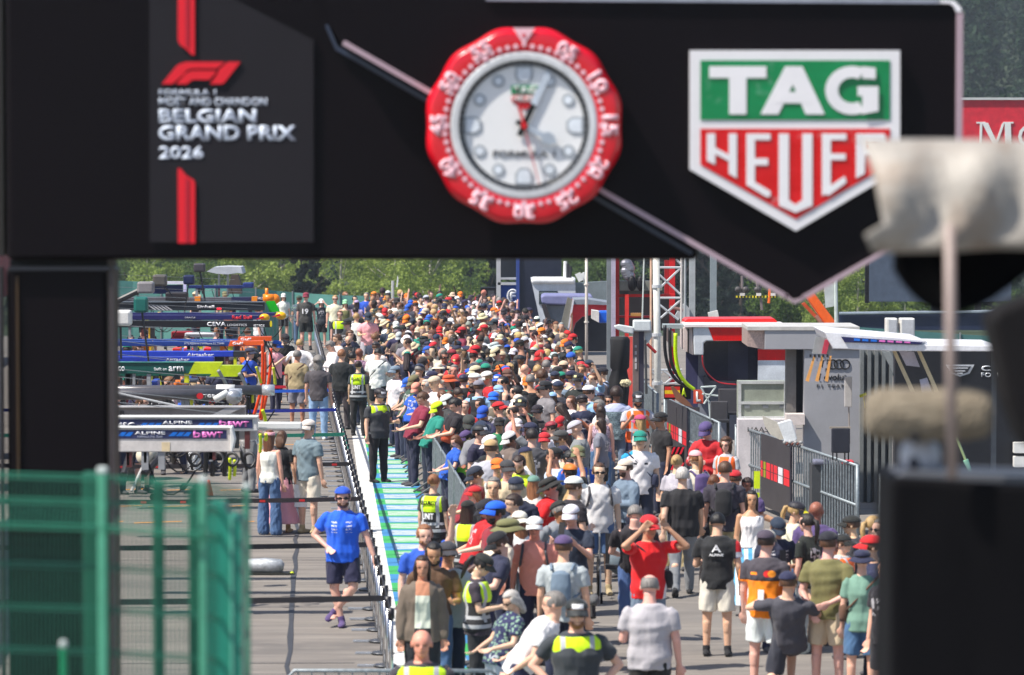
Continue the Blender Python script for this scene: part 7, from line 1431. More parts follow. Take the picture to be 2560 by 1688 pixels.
t = thing('flight_case', P(1905, 1048, CY_), 'large grey green flight case with white edges opened in front of the white pillar', 'flight case'); MB().px(1847, 955, 1966, 1047, CY_, .6).build('body', mat((150, 156, 142), .5), t)
for x0, y0, x1, y1 in ((1846, 953, 1966, 960), (1846, 1004, 1966, 1011), (1846, 1041, 1966, 1048), (1846, 953, 1853, 1048), (1960, 953, 1967, 1048)): MB().px(x0, y0, x1, y1, CY_ - .03 - .002 * (x1 - x0 > 20), .03).build('edge_profile', mat((212, 214, 212), .35, .3), t)
for x in (1868, 1914, 1956): MB().px(x - 7, 1013, x + 7, 1021, CY_ - .02, .02).build('latch', STEEL, t)
t = thing('printed_counter', P(1905, 1100, 65.7), 'white counter with dark team lettering under the flight case', 'counter'); down('front', mat((214, 208, 210), .5), t, 1846, 1990, 1049, 65.7, .5); text('HAAS', 1869, 1068, 1920, 1080, 65.68, KTXT, t, 0)
# grey stand
AU = 63.5
t = thing('grey_stand', P(2080, 1100, AU), 'plain grey team stand wall with dark ring emblem and lettering', 'team stand'); GR = mat((160, 160, 164), .45, var=.06)
MB().px(1912, 826, 2149, 874, AU, 1.6).build('roof_beam', GR, t, bevel=.01); MB().pprism([(1869, 820), (1912, 826), (1912, 874), (1869, 866)], AU + .1, 1.6).build('beam_end', mat((190, 166, 158), .3, .3, .3, 30), t); MB().px(1869, 817, 2149, 826, AU - .02, 1.7).build('roof_edge', mat((196, 192, 186), .4), t); MB().px(1966, 874, 1990, 1050, AU + .4, .3).build('side_pillar', mat((116, 112, 108), .5), t)  # beam end: reflected light painted in as a pinkish, streaked colour
down('wall', GR, t, 2011, 2149, 874, AU + .05, .3); MB().px(1988, 874, 2012, 1036, AU + 1.2, .1).build('doorway', mat((14, 14, 22), .6), t)
b = MB()
for k in range(4): b.tube([P(2066 + 15.5 * k + 11.5 * math.cos(a), 911 + 11.5 * math.sin(a), AU + .04) for a in np.linspace(0, 2 * math.pi, 29)], .013, 5)
b.build('ring_emblem', KTXT, t); text('Revolut', 2047, 934, 2117, 951, AU + .04, KTXT, t, .02); text('F1 TEAM', 2042, 961, 2114, 969, AU + .04, KTXT, t, 0, space=1.3)
MB().px(1966, 1036, 2012, 1062, AU - .1, .4).build('shelf', mat((214, 202, 196), .5), t); 
t = thing('floodlight_stand', P(2122, 1120, 60), 'slim grey box lamp on a thin stalk in front of the grey wall', 'lamp'); MB().px(2112, 942, 2130, 1018, 60, .1).build('lamp_head', mat((176, 172, 170), .5), t, bevel=.01); MB().bar(P(2122, 1018, 60.05), P(2124, 1110, 60.05), .012, 6).build('stalk', mat((150, 140, 132), .5), t)
t = thing('fold_out_seat', P(2100, 1130, 58), 'black fabric seat back above the galvanised fence', 'seat'); MB().px(2079, 1070, 2125, 1133, 58, .06).build('backrest', mat((32, 34, 46), .6, bump=.4), t, bevel=.02); MB().px(2074, 1067, 2127, 1072, 58.01, .05).build('frame', mat((150, 140, 128), .5), t)
for x in (2082, 2092, 2112, 2121): MB().bar(P(x, 1133, 58), P(x, 1150, 58), .012, 6).build('leg', BLACK, t)
t = thing('antenna_dish', P(1965, 1090, 61.5), 'white flat antenna with a beige curved reflector tilted above the fence', 'antenna'); MB().pprism([(1944, 1058), (1975, 1049), (1980, 1052), (1993, 1098), (1988, 1104), (1963, 1107)], 61.5, .1).build('front_panel', mat((230, 234, 236), .35), t, bevel=.015); MB().pprism([(1906, 1040), (1910, 1041), (1944, 1056), (1960, 1098), (1950, 1100), (1925, 1085), (1912, 1065)], 61.8, .08).build('reflector', mat((206, 200, 186), .5), t)
for k in range(10): p = P(1962 + k * 4.5, 1106 + (k % 3) * 4, 61.5); MB().ell(p, (.035, .04, .03), 8, 6).build('fitting', mat(((150, 150, 150), (120, 70, 60), (90, 90, 96))[k % 3], .4), t)
t = thing('seat_covers', P(2060, 1140, 60), 'row of pale plastic boxes and red bags on a bench behind the fence', 'bench'); down('bench_front', mat((60, 62, 66), .6), t, 2030, 2150, 1162, 60, .5); MB().px(2034, 1150, 2074, 1163, 59.95, .3).build('box', mat((110, 112, 130), .5), t, bevel=.03); MB().px(2104, 1152, 2136, 1162, 59.9, .3).build('bag', mat((190, 50, 60), .5), t, bevel=.03)
# corrugated panels
t = thing('corrugated_wall', P(2190, 960, 66), 'grey corrugated metal wall right of the grey team stand', 'wall'); b = MB()
for k in range(9): p = P(2151 + k * 9, 874, 66 + .12 * (k % 2)); q = P(2160 + k * 9, 874, 66); b.box(p.x, q.x + .0, 66 + .15 * (k % 2), 66.3 + .15 * (k % 2), 0, p.z)
b.build('sheets', mat((122, 126, 126), .5), t); MB().pprism([(2206, 880), (2225, 880), (2275, 975), (2255, 975)], 65, .1).build('diagonal_sheet', mat((140, 144, 144), .5), t)
t = thing('yellow_connector', P(2156, 990, 65), 'yellow cable connector hanging on the corrugated wall', 'connector'); MB().bar(P(2149, 991, 65), P(2166, 985, 65), .028, 8).build('plug', mat((236, 226, 30), .4), t); MB().tube([P(2158, 990, 65), P(2160, 1004, 65), P(2162, 1020, 65)], .008, 5).build('cord', mat((226, 210, 60), .5), t)
# white canopy stand
LY = 58.
t = thing('white_canopy_stand', P(2280, 870, LY), 'white wing shaped canopy with navy strip and blue and pink dashes', 'team stand')
MB().pprism([(2061, 830), (2090, 831), (2312, 850), (2320, 857), (2230, 860), (2499, 865), (2498, 879), (2230, 878), (2083, 872), (2070, 850)], LY, 2.2).build('canopy', mat((226, 226, 230), .35), t, bevel=.02)
MB().pprism([(2103, 842), (2308, 856), (2300, 861), (2112, 856)], LY - .03, .03).build('navy_strip', mat((34, 36, 86), .4), t)
for k in range(7): x = 2135 + k * 21; MB().pprism([(x, 846 + k * 1.3), (x + 15, 847 + k * 1.3), (x + 15, 853 + k * .9), (x, 852 + k * .9)], LY - .045, .012).build('dash', mat((30, 110, 210) if k < 3 else (232, 120, 200), .4), t)
MB().pprism([(2040, 842), (2082, 846), (2078, 885), (2030, 885)], LY + .2, .04).build('hanging_sheet', mat((150, 152, 152), .4), t); MB().pprism([(2062, 850), (2076, 848), (2066, 886), (2054, 884)], LY + .15, .03).build('red_flash', mat((190, 60, 80), .4), t)
for k in range(5): x = 2034 + k * 10; MB().pprism([(x, 890), (x + 5, 890), (x - 12 + 2 * k, 955), (x - 20 + 2 * k, 952)], LY + .1, .02).build('hanging_ribbon', mat((236, 168, 92) if k % 2 == 0 else (158, 156, 166), .4), t)
for k in range(5): MB().px(2024 + k * 10.5, 886, 2029 + k * 10.5, 893, LY + .08, .03).build('clip', KTXT, t)
for x0, x1 in ((2226, 2282), (2288, 2342), (2342, 2360)): 
    if x0 < 2300 or x0 == 2288: MB().pprism([(x0, 866), (x0 + 9, 866), (x1 + 6, 980), (x1 - 4, 980)], LY + .4, .08).build('strut', mat((204, 188, 152), .5), t)
MB().pprism([(2248, 878), (2285, 880), (2300, 918), (2266, 914)], LY + .6, .05).build('notice', mat((196, 194, 214), .5), t); MB().pprism([(2300, 950), (2318, 945), (2330, 980), (2306, 985)], LY + .5, .06).build('side_screen', mat((184, 184, 206), .4), t)
down('rear_post', mat((90, 94, 98), .5), t, 2480, 2492, 876, LY + 1.2, .1)
MB().px(2255, 1082, 2330, 1120, LY + 1.5, .1).build('white_panel', mat((214, 212, 220), .5), t); text('A', 2282, 1093, 2297, 1103, LY + 1.49, KTXT, t, 0); text('P', 2315, 1093, 2328, 1103, LY + 1.49, KTXT, t, 0)
# black stand
KY = 62.
t = thing('black_stand', P(2420, 1000, KY), 'black team stand wall with silver shield emblem and capital lettering', 'team stand'); down('wall', mat((22, 24, 32), .4), t, 2238, 2800, 877, KY, .3)
SLV = mat((200, 204, 210), .35, .3)
MB().pprism([(2364, 912), (2436, 912), (2424, 934), (2400, 942), (2378, 934)], KY - .02, .02).build('emblem', SLV, t); MB().pprism([(2372, 916), (2428, 916), (2419, 931), (2400, 937), (2382, 931)], KY - .03, .01).build('emblem_field', mat((50, 52, 60), .4), t)
for y0 in (919, 926, 932): MB().px(2380 + (y0 - 919), y0, 2420 - (y0 - 919), y0 + 3, KY - .04, .01).build('emblem_bar', SLV, t)
text('CADILLAC', 2453, 914, 2610, 928, KY - .01, SLV, t, .03); text('FORMULA 1 TEAM', 2453, 932, 2620, 943, KY - .01, SLV, t, .01)
for y0 in (1107, 1142): MB().px(2536, y0, 2600, y0 + 26, KY - .3, .2).build('white_drawer', WHITE, t)
t = thing('neon_wand', P(2418, 1170, 56), 'thin wand with pale green and white tip beside the umbrella pole', 'wand'); MB().bar(P(2392, 1095, 56), P(2414, 1150, 56), .02, 6).build('rod', mat((150, 170, 120), .4), t); MB().bar(P(2414, 1150, 56), P(2430, 1188, 56), .045, 8, .02).build('tip', mat((150, 206, 180), .4), t)
for i, (x0, x1) in enumerate(((2216, 2244), (2251, 2287))): t = thing('loudspeaker', P(x0, 845, 69), ('left' if i == 0 else 'right, broader') + ' white loudspeaker standing on top of the team stands', 'loudspeaker'); MB().px(x0, 796, x1, 846, 69, .35).build('cabinet', mat((220, 218, 212), .4), t, bevel=.02); MB().px(x0 + (6 if i == 0 else 4), 800, x1 - 3, 842, 68.98, .02).build('grille', mat((186, 188, 192), .6), t)
t = thing('control_box', P(1816, 790, 92), 'small white box lamp on top of the red stand roof', 'lamp'); MB().pprism([(1770, 782), (1794, 776), (1799, 800), (1774, 806)], 76, .15).build('housing', mat((222, 220, 212), .4), t)
# far right: screens, hoarding, crane, flags, billboard
def far_px(name, label, cat, x0, y0, x1, y1, Y, col, d=.3, **k):
    t = thing(name, (P(x0, y0, Y).x, Y, 0), label, cat); MB().px(x0, y0, x1, y1, Y, d).build('face', mat(col, k.get('rough', .5)), t); return t
t = far_px('video_screen', 'big blank slate grey video screen before the trees', 'screen', 2174, 560, 2528, 754, 150, (78, 88, 106)); MB().px(2164, 560, 2174, 758, 150.1, .3).build('side_frame', BLACK, t); down('leg', DARK, t, 2330, 2350, 754, 150.5, .4)
t = thing('navy_hoarding', P(2300, 800, 140), 'long dark navy hoarding wall with a silver wire along its top', 'wall'); p = P(2098, 783, 140); q = P(2900, 783, 140); MB().box(p.x, q.x, 140, 140.3, 0, p.z).build('boards', mat((22, 34, 64), .5), t); MB().bar(P(2098, 784, 139.9), P(2700, 776, 139.9), .06, 6).build('razor_wire', mat((170, 180, 190), .4, .5), t)
def mesh_net(label, pts, col=(86, 140, 132)):
    t = thing('debris_fence', (pts[0][0], pts[0][1], 0), label, 'fence'); b = MB()
    for (xa, ya, za), (xb, yb, zb) in zip(pts, pts[1:]): b.add([(xa, ya, 0), (xb, yb, 0), (xb, yb, zb), (xa, ya, za), (xa, ya + .02, 0), (xb, yb + .02, 0), (xb, yb + .02, zb), (xa, ya + .02, za)], [(0, 1, 2, 3), (7, 6, 5, 4), (3, 2, 6, 7), (0, 3, 7, 4), (1, 5, 6, 2)])
    n = NT('net'); o = n.obj(); f = n.noise(3, o, 6, .7); n.col(n.mix(f, s2l(tuple(v * .8 for v in col)), s2l(tuple(min(255, v * 1.15) for v in col)))); n.bump(n.noise(30, o), .5, .02); b.build('netting', n.fin(.85), t)
    for xa, ya, za in pts[::2]: MB().bar((xa, ya - .03, 0), (xa, ya - .03, za + .05), .03, 6).build('post', STEEL, t)
    return t
pp = [(P(px, py, 131)[0], 131 + .4 * math.sin(i), P(px, py, 131)[2]) for i, (px, py) in enumerate([(250, 700), (330, 704), (400, 708), (480, 716), (540, 712), (600, 716), (640, 722), (690, 728), (730, 732), (780, 735), (850, 738), (950, 740), (1050, 746), (1150, 752), (1240, 757)])]
mesh_net('teal netting fence behind the waiting fans at the far end', pp)
pp = [(P(px, py, 108)[0], 108, P(px, py, 108)[2]) for px, py in [(1935, 815), (2010, 816), (2080, 817), (2150, 818), (2230, 824), (2320, 830), (2400, 836), (2500, 842), (2600, 848)]]
mesh_net('dark teal netting fence above the right hand stands', pp, (66, 112, 110))
t = far_px('ad_billboard', 'bright red billboard with large white serif letters at the top right', 'billboard', 2380, 248, 3000, 420, 160, (206, 34, 52)); MB().px(2380, 244, 3000, 250, 159.9, .5).build('top_edge', LGREY, t); down('leg', DARK, t, 2440, 2455, 420, 160.2, .3); down('leg', DARK, t, 2700, 2715, 420, 160.2, .3)
b = MB(); Ym = 159.97
for q in ([(2441, 305), (2464, 305), (2464, 309), (2441, 309)], [(2450, 309), (2456, 309), (2454, 368), (2448, 368)], [(2455, 307), (2470, 307), (2492, 356), (2486, 368)], [(2505, 309), (2512, 306), (2492, 366), (2486, 366)], [(2508, 305), (2534, 305), (2534, 309), (2508, 309)], [(2512, 309), (2527, 309), (2529, 368), (2513, 368)], [(2440, 366), (2462, 366), (2462, 371), (2440, 371)], [(2506, 366), (2537, 366), (2537, 371), (2506, 371)]): b.pprism(q, Ym, .05); Ym -= .004
b.build('lettering', WHITE, t); text('OËT', 2545, 298, 2700, 372, 159.97, WHITE, t, 0)
t = thing('crane_boom', P(2050, 780, 118), 'bright orange crane arm slanting down behind the grey stand', 'crane'); MB().pprism([(1985, 700), (2004, 690), (2090, 806), (2088, 822), (2066, 816)], 118, .6).build('arm', mat((246, 100, 20), .4), t, bevel=.04); MB().bar(P(2040, 790, 117.8), P(2058, 816, 117.8), .06, 6).build('hydraulic_rod', mat((170, 120, 100), .4), t); MB().pprism([(2004, 760), (2012, 756), (2064, 812), (2056, 815)], 117.9, .2).build('lower_edge', mat((190, 70, 20), .5), t)
t = thing('flag_pole', P(2090, 820, 90), 'thin pale pole with a small limp white flag before the green bush', 'flag'); MB().bar(P(2089, 695, 90), P(2091, 822, 90), .05, 8).build('pole', mat((190, 200, 196), .4), t); MB().pprism([(2060, 711), (2084, 708), (2085, 766), (2064, 770)], 90, .03).build('flag', mat((186, 192, 190), .7, bump=.5), t)
t = thing('hoisted_rig', P(1890, 740, 105), 'suspended camera rig bar with black and yellow tape and orange parts', 'camera rig'); MB().px(1838, 740, 1943, 744, 105, .15).build('bar', BLACK, t)
for k in range(13): MB().px(1840 + k * 8, 739.5, 1844 + k * 8, 744.5, 104.97, .03).build('hazard_tape', mat((226, 210, 40), .5), t)
for x in (1856, 1897, 1933): MB().px(x - 6, 733, x + 6, 740, 104.9, .1).build('box', mat((214, 206, 200), .5), t)
for x, w_ in ((1845, 8), (1864, 9), (1894, 10)): MB().ell(P(x, 724, 105), (w_ / 86, .1, .09), 10, 8).build('camera_unit', mat((70, 66, 66), .5), t)
for a, c in (((1855, 690), (1856, 722)), ((1893, 700), (1894, 735)), ((1902, 744), (1905, 775)), ((1925, 720), (1922, 758))): MB().bar(P(*a, 105), P(*c, 105), .04, 6).build('hanger', mat((120, 110, 110), .5) if a[0] != 1925 else mat((240, 110, 40), .4), t)
t = thing('wind_vane', P(990, 745, 129), 'white curved vane on a thin post rising above the far crowd', 'vane'); MB().bar(P(982, 765, 129), P(982, 702, 129), .05, 6).build('post', LGREY, t); MB().pprism([(990, 718), (993, 692), (995, 688), (996, 700), (994, 718)], 129, .05).build('vane', WHITE, t)
# ================================================================ trees
def leaf_mat(name, a, b_):
    n = NT(name); o = n.obj(); oi = n.n('ShaderNodeObjectInfo'); f = n.noise(.9, o, 4, .7); g = n.noise(7, o, 3, .7)
    c = n.mix(n.ramp(n.op('ADD', n.op('MULTIPLY', f, .6), n.op('MULTIPLY', g, .4)), .3, .7), s2l(a), s2l(b_)); c = n.mix(n.ramp(oi.outputs['Random'], 0, 1, 0, .35), c, n.mix(1., c, (1.2, 1.12, .75), 'MULTIPLY')); n.col(c)
    tr = n.n('ShaderNodeBsdfTranslucent'); n.put(tr.inputs[0], c); mx = n.n('ShaderNodeMixShader'); mx.inputs[0].default_value = .4
    out = n.t.nodes['Material Output']; n.t.links.new(n.b.outputs[0], mx.inputs[1]); n.t.links.new(tr.outputs[0], mx.inputs[2]); n.t.links.new(mx.outputs[0], out.inputs[0]); n.b.inputs['Specular IOR Level'].default_value = .2
    return n.fin(.75)
LEAFL = leaf_mat('birch_leaves', (112, 134, 60), (166, 182, 98)); LEAFM = leaf_mat('broad_leaves', (58, 82, 44), (104, 128, 68)); LEAFD = leaf_mat('conifer_needles', (16, 30, 26), (38, 56, 42)); BARKL = mat((176, 170, 156), .8); BARKD = mat((70, 58, 48), .9)
def leaves(rs, centers, radii, per, size, droop=0.):
    """numpy leaf quads scattered through clumps -> verts, faces"""
    C_ = np.repeat(centers, per, 0); Rr = np.repeat(radii, per, 0); n_ = len(C_)
    d = rs.normal(0, 1, (n_, 3)); d /= np.linalg.norm(d, axis=1)[:, None]; p = C_ + d * Rr[:, None] * (rs.random(n_)[:, None] ** .4)
    u = rs.normal(0, 1, (n_, 3)); u[:, 2] -= droop; u /= np.linalg.norm(u, axis=1)[:, None]; v = np.cross(u, rs.normal(0, 1, (n_, 3))); v /= np.linalg.norm(v, axis=1)[:, None]
    s = size * rs.uniform(.6, 1.3, n_)[:, None]; q = np.stack([p - u * s - v * s * .45, p + u * s * .2 - v * s * .6, p + u * s, p + v * s * .6], 1).reshape(-1, 3)
    return q, np.arange(n_ * 4).reshape(-1, 4)
def mesh_np(name, v, f):
    me = bpy.data.meshes.new(name); me.vertices.add(len(v)); me.vertices.foreach_set('co', v.astype('f4').ravel()); me.loops.add(f.size); me.loops.foreach_set('vertex_index', f.astype('i4').ravel()); me.polygons.add(len(f)); me.polygons.foreach_set('loop_start', np.arange(0, f.size, 4, dtype='i4')); me.update(calc_edges=True); return me
def crown_pts(rs, kind, H_, W_):
    if kind == 'conifer':
        n_ = 110; z = rs.random(n_) ** .8; a = rs.uniform(0, 6.28, n_); r = (1 - z) * W_ * rs.uniform(.3, 1.05, n_) * (.8 + .3 * np.sin(z * 60)); return np.stack([r * np.cos(a), r * np.sin(a), .08 * H_ + z * H_ * .92 - r * .25], 1), rs.uniform(.35, .7, n_) * (1.25 - z)
    n_ = 95; d = rs.normal(0, 1, (n_, 3)); d /= np.linalg.norm(d, axis=1)[:, None]; k = rs.uniform(.45, 1.05, n_); lob = 1 + .22 * np.sin(3 * np.arctan2(d[:, 1], d[:, 0]) + 2 * d[:, 2] * 3)
    c = np.stack([d[:, 0] * W_ * k * lob, d[:, 1] * W_ * k * lob, H_ * .56 + d[:, 2] * H_ * .44 * k], 1)
    if kind == 'birch': c[:, 2] -= .12 * np.hypot(c[:, 0], c[:, 1]) ** 1.5 * .3
    return c, rs.uniform(.45, 1.05, n_) * W_ * .3
TM = {}
def tree_mesh(kind, v_):
    k = (kind, v_)
    if k not in TM:
        rs = np.random.default_rng(v_ * 13 + len(kind)); H_ = {'birch': 14, 'broad': 14, 'conifer': 19}[kind]; W_ = {'birch': 3.1, 'broad': 4., 'conifer': 3.3}[kind]
        c, r = crown_pts(rs, kind, H_, W_); q, f = leaves(rs, c, r, 150, {'birch': .10, 'broad': .125, 'conifer': .13}[kind], .8 if kind == 'birch' else 0); cm_ = mesh_np('crown', q, f); cm_.materials.append({'birch': LEAFL, 'broad': LEAFM, 'conifer': LEAFD}[kind])
        b = MB(); b.bar((0, 0, -.5), (.2, 0, H_ * .55), .2, 8, .1); b.bar((.2, 0, H_ * .55), (.1, .1, H_ * .92), .1, 6, .02)
        for i in range(9): a = rs.uniform(0, 6.28); z = H_ * rs.uniform(.3, .8); b.bar((.12, 0, z), (math.cos(a) * W_ * .75, math.sin(a) * W_ * .75, z + H_ * .13), .06, 5, .015)
        tm = b.mesh('trunk'); tm.materials.append(BARKL if kind == 'birch' else BARKD); TM[k] = (cm_, tm)
    return TM[k]
def tree(px, Y, kind, label, s=1., v_=0, grp='trees behind the pit lane'):
    X = (px - 1280) / F * Y; t = thing({'birch': 'birch_tree', 'broad': 'broadleaf_tree', 'conifer': 'conifer_tree'}[kind], (X, Y, terrain(X, Y)), label, 'tree', grp); t.rotation_euler = (0, 0, px * .7); t.scale = (s, s, s * (1 + .1 * math.sin(px)))
    c, k = tree_mesh(kind, v_)
    for nm, me in (('crown', c), ('trunk', k)): o = bpy.data.objects.new(nm, me); COL.objects.link(o); o.parent = t
TL = [(318, 300, 'broad', 1.), (372, 262, 'birch', .85), (425, 310, 'broad', 1.1), (490, 262, 'broad', .9), (560, 300, 'birch', 1.), (640, 262, 'birch', 1.1), (702, 300, 'birch', 1.), (752, 250, 'conifer', .85), (790, 256, 'conifer', .8), (760, 300, 'conifer', 1.), (858, 262, 'birch', 1.15), (930, 300, 'birch', .9), (985, 258, 'birch', 1.), (1040, 300, 'broad', .9), (1082, 246, 'birch', 1.05), (1150, 290, 'conifer', 1.), (1180, 262, 'broad', .8), (1225, 255, 'conifer', .8), (1250, 300, 'broad', 1.), (1300, 290, 'broad', 1.), (1450, 290, 'broad', 1.), (1500, 270, 'broad', 1.), (1560, 300, 'conifer', 1.), (1640, 290, 'conifer', 1.),
      (1700, 270, 'conifer', 1.), (1750, 285, 'conifer', 1.05), (1800, 265, 'conifer', 1.), (1850, 290, 'conifer', 1.05), (1900, 270, 'conifer', .95), (1945, 300, 'conifer', 1.1), (1975, 205, 'broad', .62), (2020, 215, 'birch', .66), (2062, 200, 'birch', .62), (2110, 215, 'broad', .78), (2150, 205, 'birch', .62), (2200, 230, 'broad', .62), (2260, 225, 'birch', .6), (2320, 230, 'broad', .66), (2400, 235, 'broad', .7), (2470, 240, 'conifer', .6), (2530, 245, 'broad', .75), (2600, 240, 'conifer', .7)]
KW = {'birch': ('pale yellow green birch', 'loose crowned light green birch', 'feathery bright birch'), 'broad': ('rounded mid green tree', 'bushy green tree'), 'conifer': ('dark spruce', 'narrow dark conifer')}
def where(px):
    for x, s_ in ((330, 'beside the gantry leg'), (460, 'behind the far booms at the left'), (600, 'above the silver canopy'), (720, 'behind the teal netting left'), (880, 'behind the waiting fans'), (1000, 'left of the white vane'), (1130, 'behind the far crowd'), (1250, 'left of the blue tower'), (1420, 'behind the white cabin'), (1600, 'behind the red frame tower'), (1780, 'right of the truss tower'), (1960, 'behind the hoisted rig'), (2140, 'beside the orange crane arm'), (2330, 'under the grey screen'), (2700, 'at the right edge')):
        if px < x: return s_
seen = {}
for i, (px, Y, kd, s_) in enumerate(TL):
    lab = KW[kd][i % len(KW[kd])] + ' ' + where(px); k = seen.get(lab, 0); seen[lab] = k + 1
    if k: lab += ', ' + ('second', 'third', 'fourth')[k - 1] + ' from the left there'
    tree(px, Y, kd, lab, s_, i % 3)
rs = np.random.default_rng(3); V1 = []; O1 = 0; cen = []; rad = []
for i in range(760):
    Y = rs.uniform(330, 900); X = rs.uniform(-.2, .24) * Y
    if i < 110: Y = rs.uniform(325, 420); X = rs.uniform(-.16, .16) * Y
    if i > 430: Y = rs.uniform(520, 950); X = rs.uniform(.1, .22) * Y
    H_ = rs.uniform(13, 20); W_ = rs.uniform(2.2, 4.); n_ = 26; z = rs.random(n_) ** .8; a = rs.uniform(0, 6.28, n_); con = rs.random() < .65
    r = ((1 - z) if con else np.sqrt(1 - (2 * z - 1) ** 2 * .9)) * W_ * rs.uniform(.4, 1, n_); cen.append(np.stack([X + r * np.cos(a), Y + r * np.sin(a), terrain(X, Y) + 1 + z * H_], 1)); rad.append(np.full(n_, 1.35))
q, f = leaves(rs, np.concatenate(cen), np.concatenate(rad), 20, .42); me = mesh_np('forest', q, f); me.materials.append(leaf_mat('forest_leaves', (24, 44, 40), (56, 80, 58))); o = bpy.data.objects.new('forest', me); COL.objects.link(o); o['kind'] = 'stuff'; top(o, 'dense dark green forest covering the hillside behind everything', 'forest')
# ================================================================ labels for people
used = set(p['label'] for p in PEOPLE if p['label']); from collections import defaultdict
def place(p):
    px = 1280 + p['X'] / p['Y'] * F; Y = p['Y']; cr = p.get('crowd')
    if cr:
        s = (px - (1280 + barrier_x(Y) / Y * F)) / max(1, right_px(Y) - (1280 + barrier_x(Y) / Y * F)); a = 'by the barrier' if s < .22 else ('left in the crowd' if s < .45 else ('mid crowd' if s < .7 else 'at the crowd\'s right edge'))
        return a + ' ' + ('up front' if Y < 80 else ('halfway back' if Y < 92 else 'far back'))
    if px < 780: return 'in the pit lane'
    if px < 1000 and Y < 100: return 'beside the painted strip'
    if px < 1000: return 'by the far barrier'
    if px > 2290: return 'beyond the right hand stands'
    if px > 1780: return 'near the galvanised fence'
    if px > 1500: return 'on the open asphalt'
    return 'among fans in the middle' if Y > 55 else 'near the front barrier'
def facing(p):
    f = (p['f'] + 360) % 360
    return 'facing us' if f < 35 or f > 325 else ('seen from behind' if 130 < f < 230 else ('facing left' if f > 180 else 'facing right'))
PW = {'phone': 'holding up a phone', 'lowphone': 'hands together', 'armsup': 'both arms raised', 'oneup': 'one arm raised', 'lean': 'leaning on the barrier', 'reach': 'reaching forward', 'cross': 'arms crossed', 'akimbo': 'hands on hips', 'hands_head': 'hands at the head', 'behind': 'hand behind the back', 'walk': 'walking', 'crouch': 'crouching', 'hip': 'hand on hip', 'wave': 'arm stretched out'}
def cands(p):
    b = 'person with %s and %s' % (p['hw'], p['tw'])
    if p['note']: yield b + ' ' + p['note']
    ex = [x for x in (p['pack'] and 'with ' + p['pack'], PW.get(p['pose']), facing(p), place(p)) if x]
    yield b
    for n_ in range(1, len(ex) + 1): yield ', '.join([b] + ex[:n_])
    for n_ in range(len(ex)): yield ', '.join([b, ex[n_]])
# a label is given only when no other person fits the same words
allc = defaultdict(int)
for p in PEOPLE:
    for c in set(cands(p)): allc[c] += 1
groups = defaultdict(list)
for p in PEOPLE:
    if p['label']: continue
    done = False
    for c in cands(p):
        if allc[c] == 1 and c not in used and len(c.replace(',', '').split()) <= 16: p['o']['label'] = c; used.add(c); done = True; break
    if not done: groups[[c for c in cands(p) if len(c.replace(',', '').split()) <= 15][-1]].append(p)
ORD = ['first', 'second', 'third', 'fourth', 'fifth', 'sixth', 'seventh', 'eighth', 'ninth', 'tenth']
for c, L in groups.items():
    L.sort(key=lambda p: p['X'] / p['Y'])
    for i, p in enumerate(L):
        l = '%s and %s, %s, %s there from the left' % (p['hw'], p['tw'], place(p), ORD[i]); 
        while l in used: i += 1; l = '%s and %s, %s, %s there from the left' % (p['hw'], p['tw'], place(p), ORD[min(i, 9)])
        p['o']['label'] = l; used.add(l)
for p in PEOPLE:
    if p['pose'] in ('phone', 'lowphone') and p['Y'] < 78 and not p['note']:
        J = [s for k_, s in SK.items() if k_[0] == p['pose']][0]; o_ = p['o']; sc_ = o_.scale[0]; c = (J['wr0'] + J['wr1']) / 2 + (J['hd0'] + J['hd1']) * .045
        l = 'dark phone held by the person with %s and %s %s' % (p['hw'], p['tw'], place(p))
        if l in used or len(l.split()) > 16: continue
        used.add(l); q = Matrix.Rotation(o_.rotation_euler.z, 3, 'Z') @ (Vector(c) * sc_) + o_.location; t = thing('phone', q, l, 'phone'); t.rotation_euler = (R(-20), 0, o_.rotation_euler.z); b = MB().box(-.038, .038, -.005, .005, -.078, .078); b.build('case', BLACK).parent = t; MB().box(-.034, .034, .0052, .0065, -.072, .072).build('screen', mat((60, 80, 100), .1)).parent = t
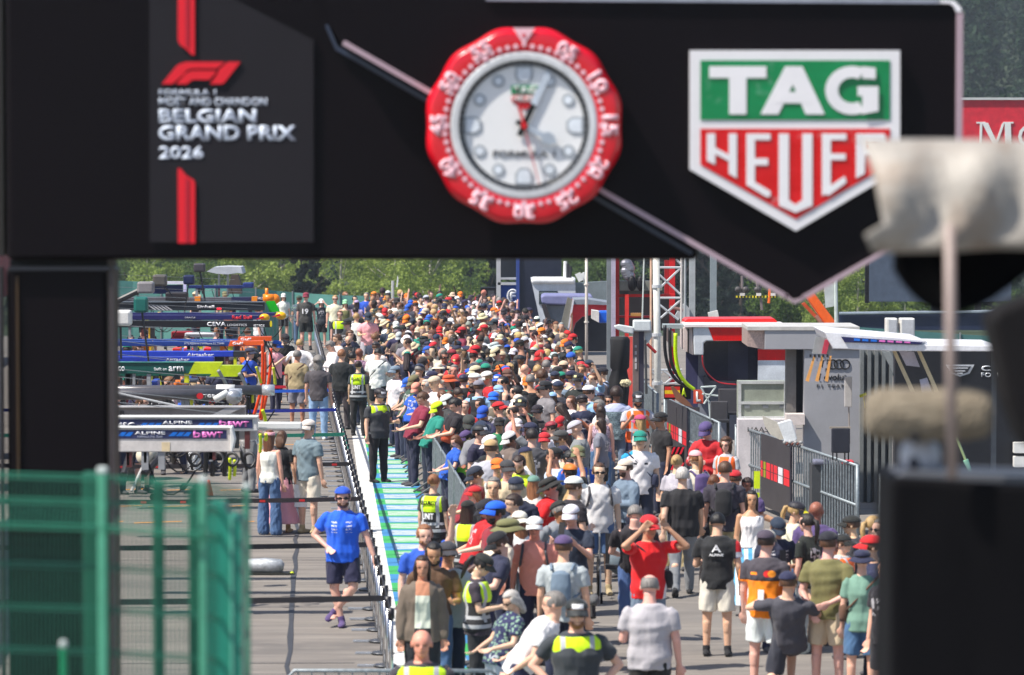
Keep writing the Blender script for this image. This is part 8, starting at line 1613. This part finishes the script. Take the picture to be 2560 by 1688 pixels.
# numbers and words on clothes
def back_text(person_label, s, z, h_, w_, col, y=.13, name='number', back=True, x=0):
    for p in PEOPLE:
        if p['o'].get('label') == person_label:
            c = bpy.data.curves.new('t', 'FONT'); c.body = s; c.offset = .02; c.extrude = .003; ob = bpy.data.objects.new('t', c); COL.objects.link(ob); me = bpy.data.meshes.new_from_object(ob.evaluated_get(bpy.context.evaluated_depsgraph_get())); bpy.data.objects.remove(ob)
            a = coords(me); mn = a.min(0); mx = a.max(0); a = (a - (mn + mx) / 2) / np.maximum(mx - mn, 1e-6); sg = -1 if back else 1
            v = np.stack([x + sg * a[:, 0] * w_, np.full(len(a), y if back else -y) + (a[:, 2] * .012) - (abs(a[:, 0]) ** 2 * .05) * (1 if back else -1), z + a[:, 1] * h_], 1); me.vertices.foreach_set('co', v.ravel()); me.materials.clear(); me.materials.append(mat(col, .6)); me.polygons.foreach_set('material_index', [0] * len(me.polygons)); me.update()
            o = bpy.data.objects.new(name, me); COL.objects.link(o); o.parent = p['o']
back_text('man in dark football shirt numbered 19 standing before the far barrier', '19', 1.22, .16, .17, WT, .155)
sw = 'security woman with dark hair bun behind the blue belts, back turned'
back_text(sw, 'SECURITY', 1.37, .06, .26, (30, 40, 20), .17, 'lettering'); back_text(sw, 'UNIT', 1.17, .09, .17, WT, .185, 'lettering')
gw = 'ginger haired security woman with a bun standing beside the barrier end'; back_text(gw, 'SECURITY', 1.37, .06, .26, (30, 40, 20), .17, 'lettering'); back_text(gw, 'UNIT', 1.17, .09, .17, WT, .185, 'lettering')
back_text('tall fan in orange and dark grey racing team shirt and trucker cap', '1', 1.06, .2, .06, WT, .17, 'number')
for p in PEOPLE:
    if 'black shirt' in p['tw'] and p['o'].location.y < 48 and p['pose'] == 'stand2' and p['hw'].startswith('black short'):
        back_text(p['o']['label'], 'A', 1.36, .09, .11, WT, .16, 'emblem'); back_text(p['o']['label'], 'ALPINE', 1.28, .03, .16, WT, .165, 'lettering')

# ================================================================ air
hz = MB().box(-420, 420, -40, 1250, -14, 130).mesh('haze'); m_ = bpy.data.materials.new('haze_air'); m_.use_nodes = True; t_ = m_.node_tree; t_.nodes.clear(); ou = t_.nodes.new('ShaderNodeOutputMaterial'); pv = t_.nodes.new('ShaderNodeVolumePrincipled')
pv.inputs['Color'].default_value = (.8, .88, 1, 1); pv.inputs['Density'].default_value = .00024; pv.inputs['Anisotropy'].default_value = .2; t_.links.new(pv.outputs[0], ou.inputs['Volume']); hz.materials.append(m_)
o = bpy.data.objects.new('haze', hz); COL.objects.link(o); o['kind'] = 'stuff'; top(o, 'thin summer haze over the pit lane and hillside', 'haze')
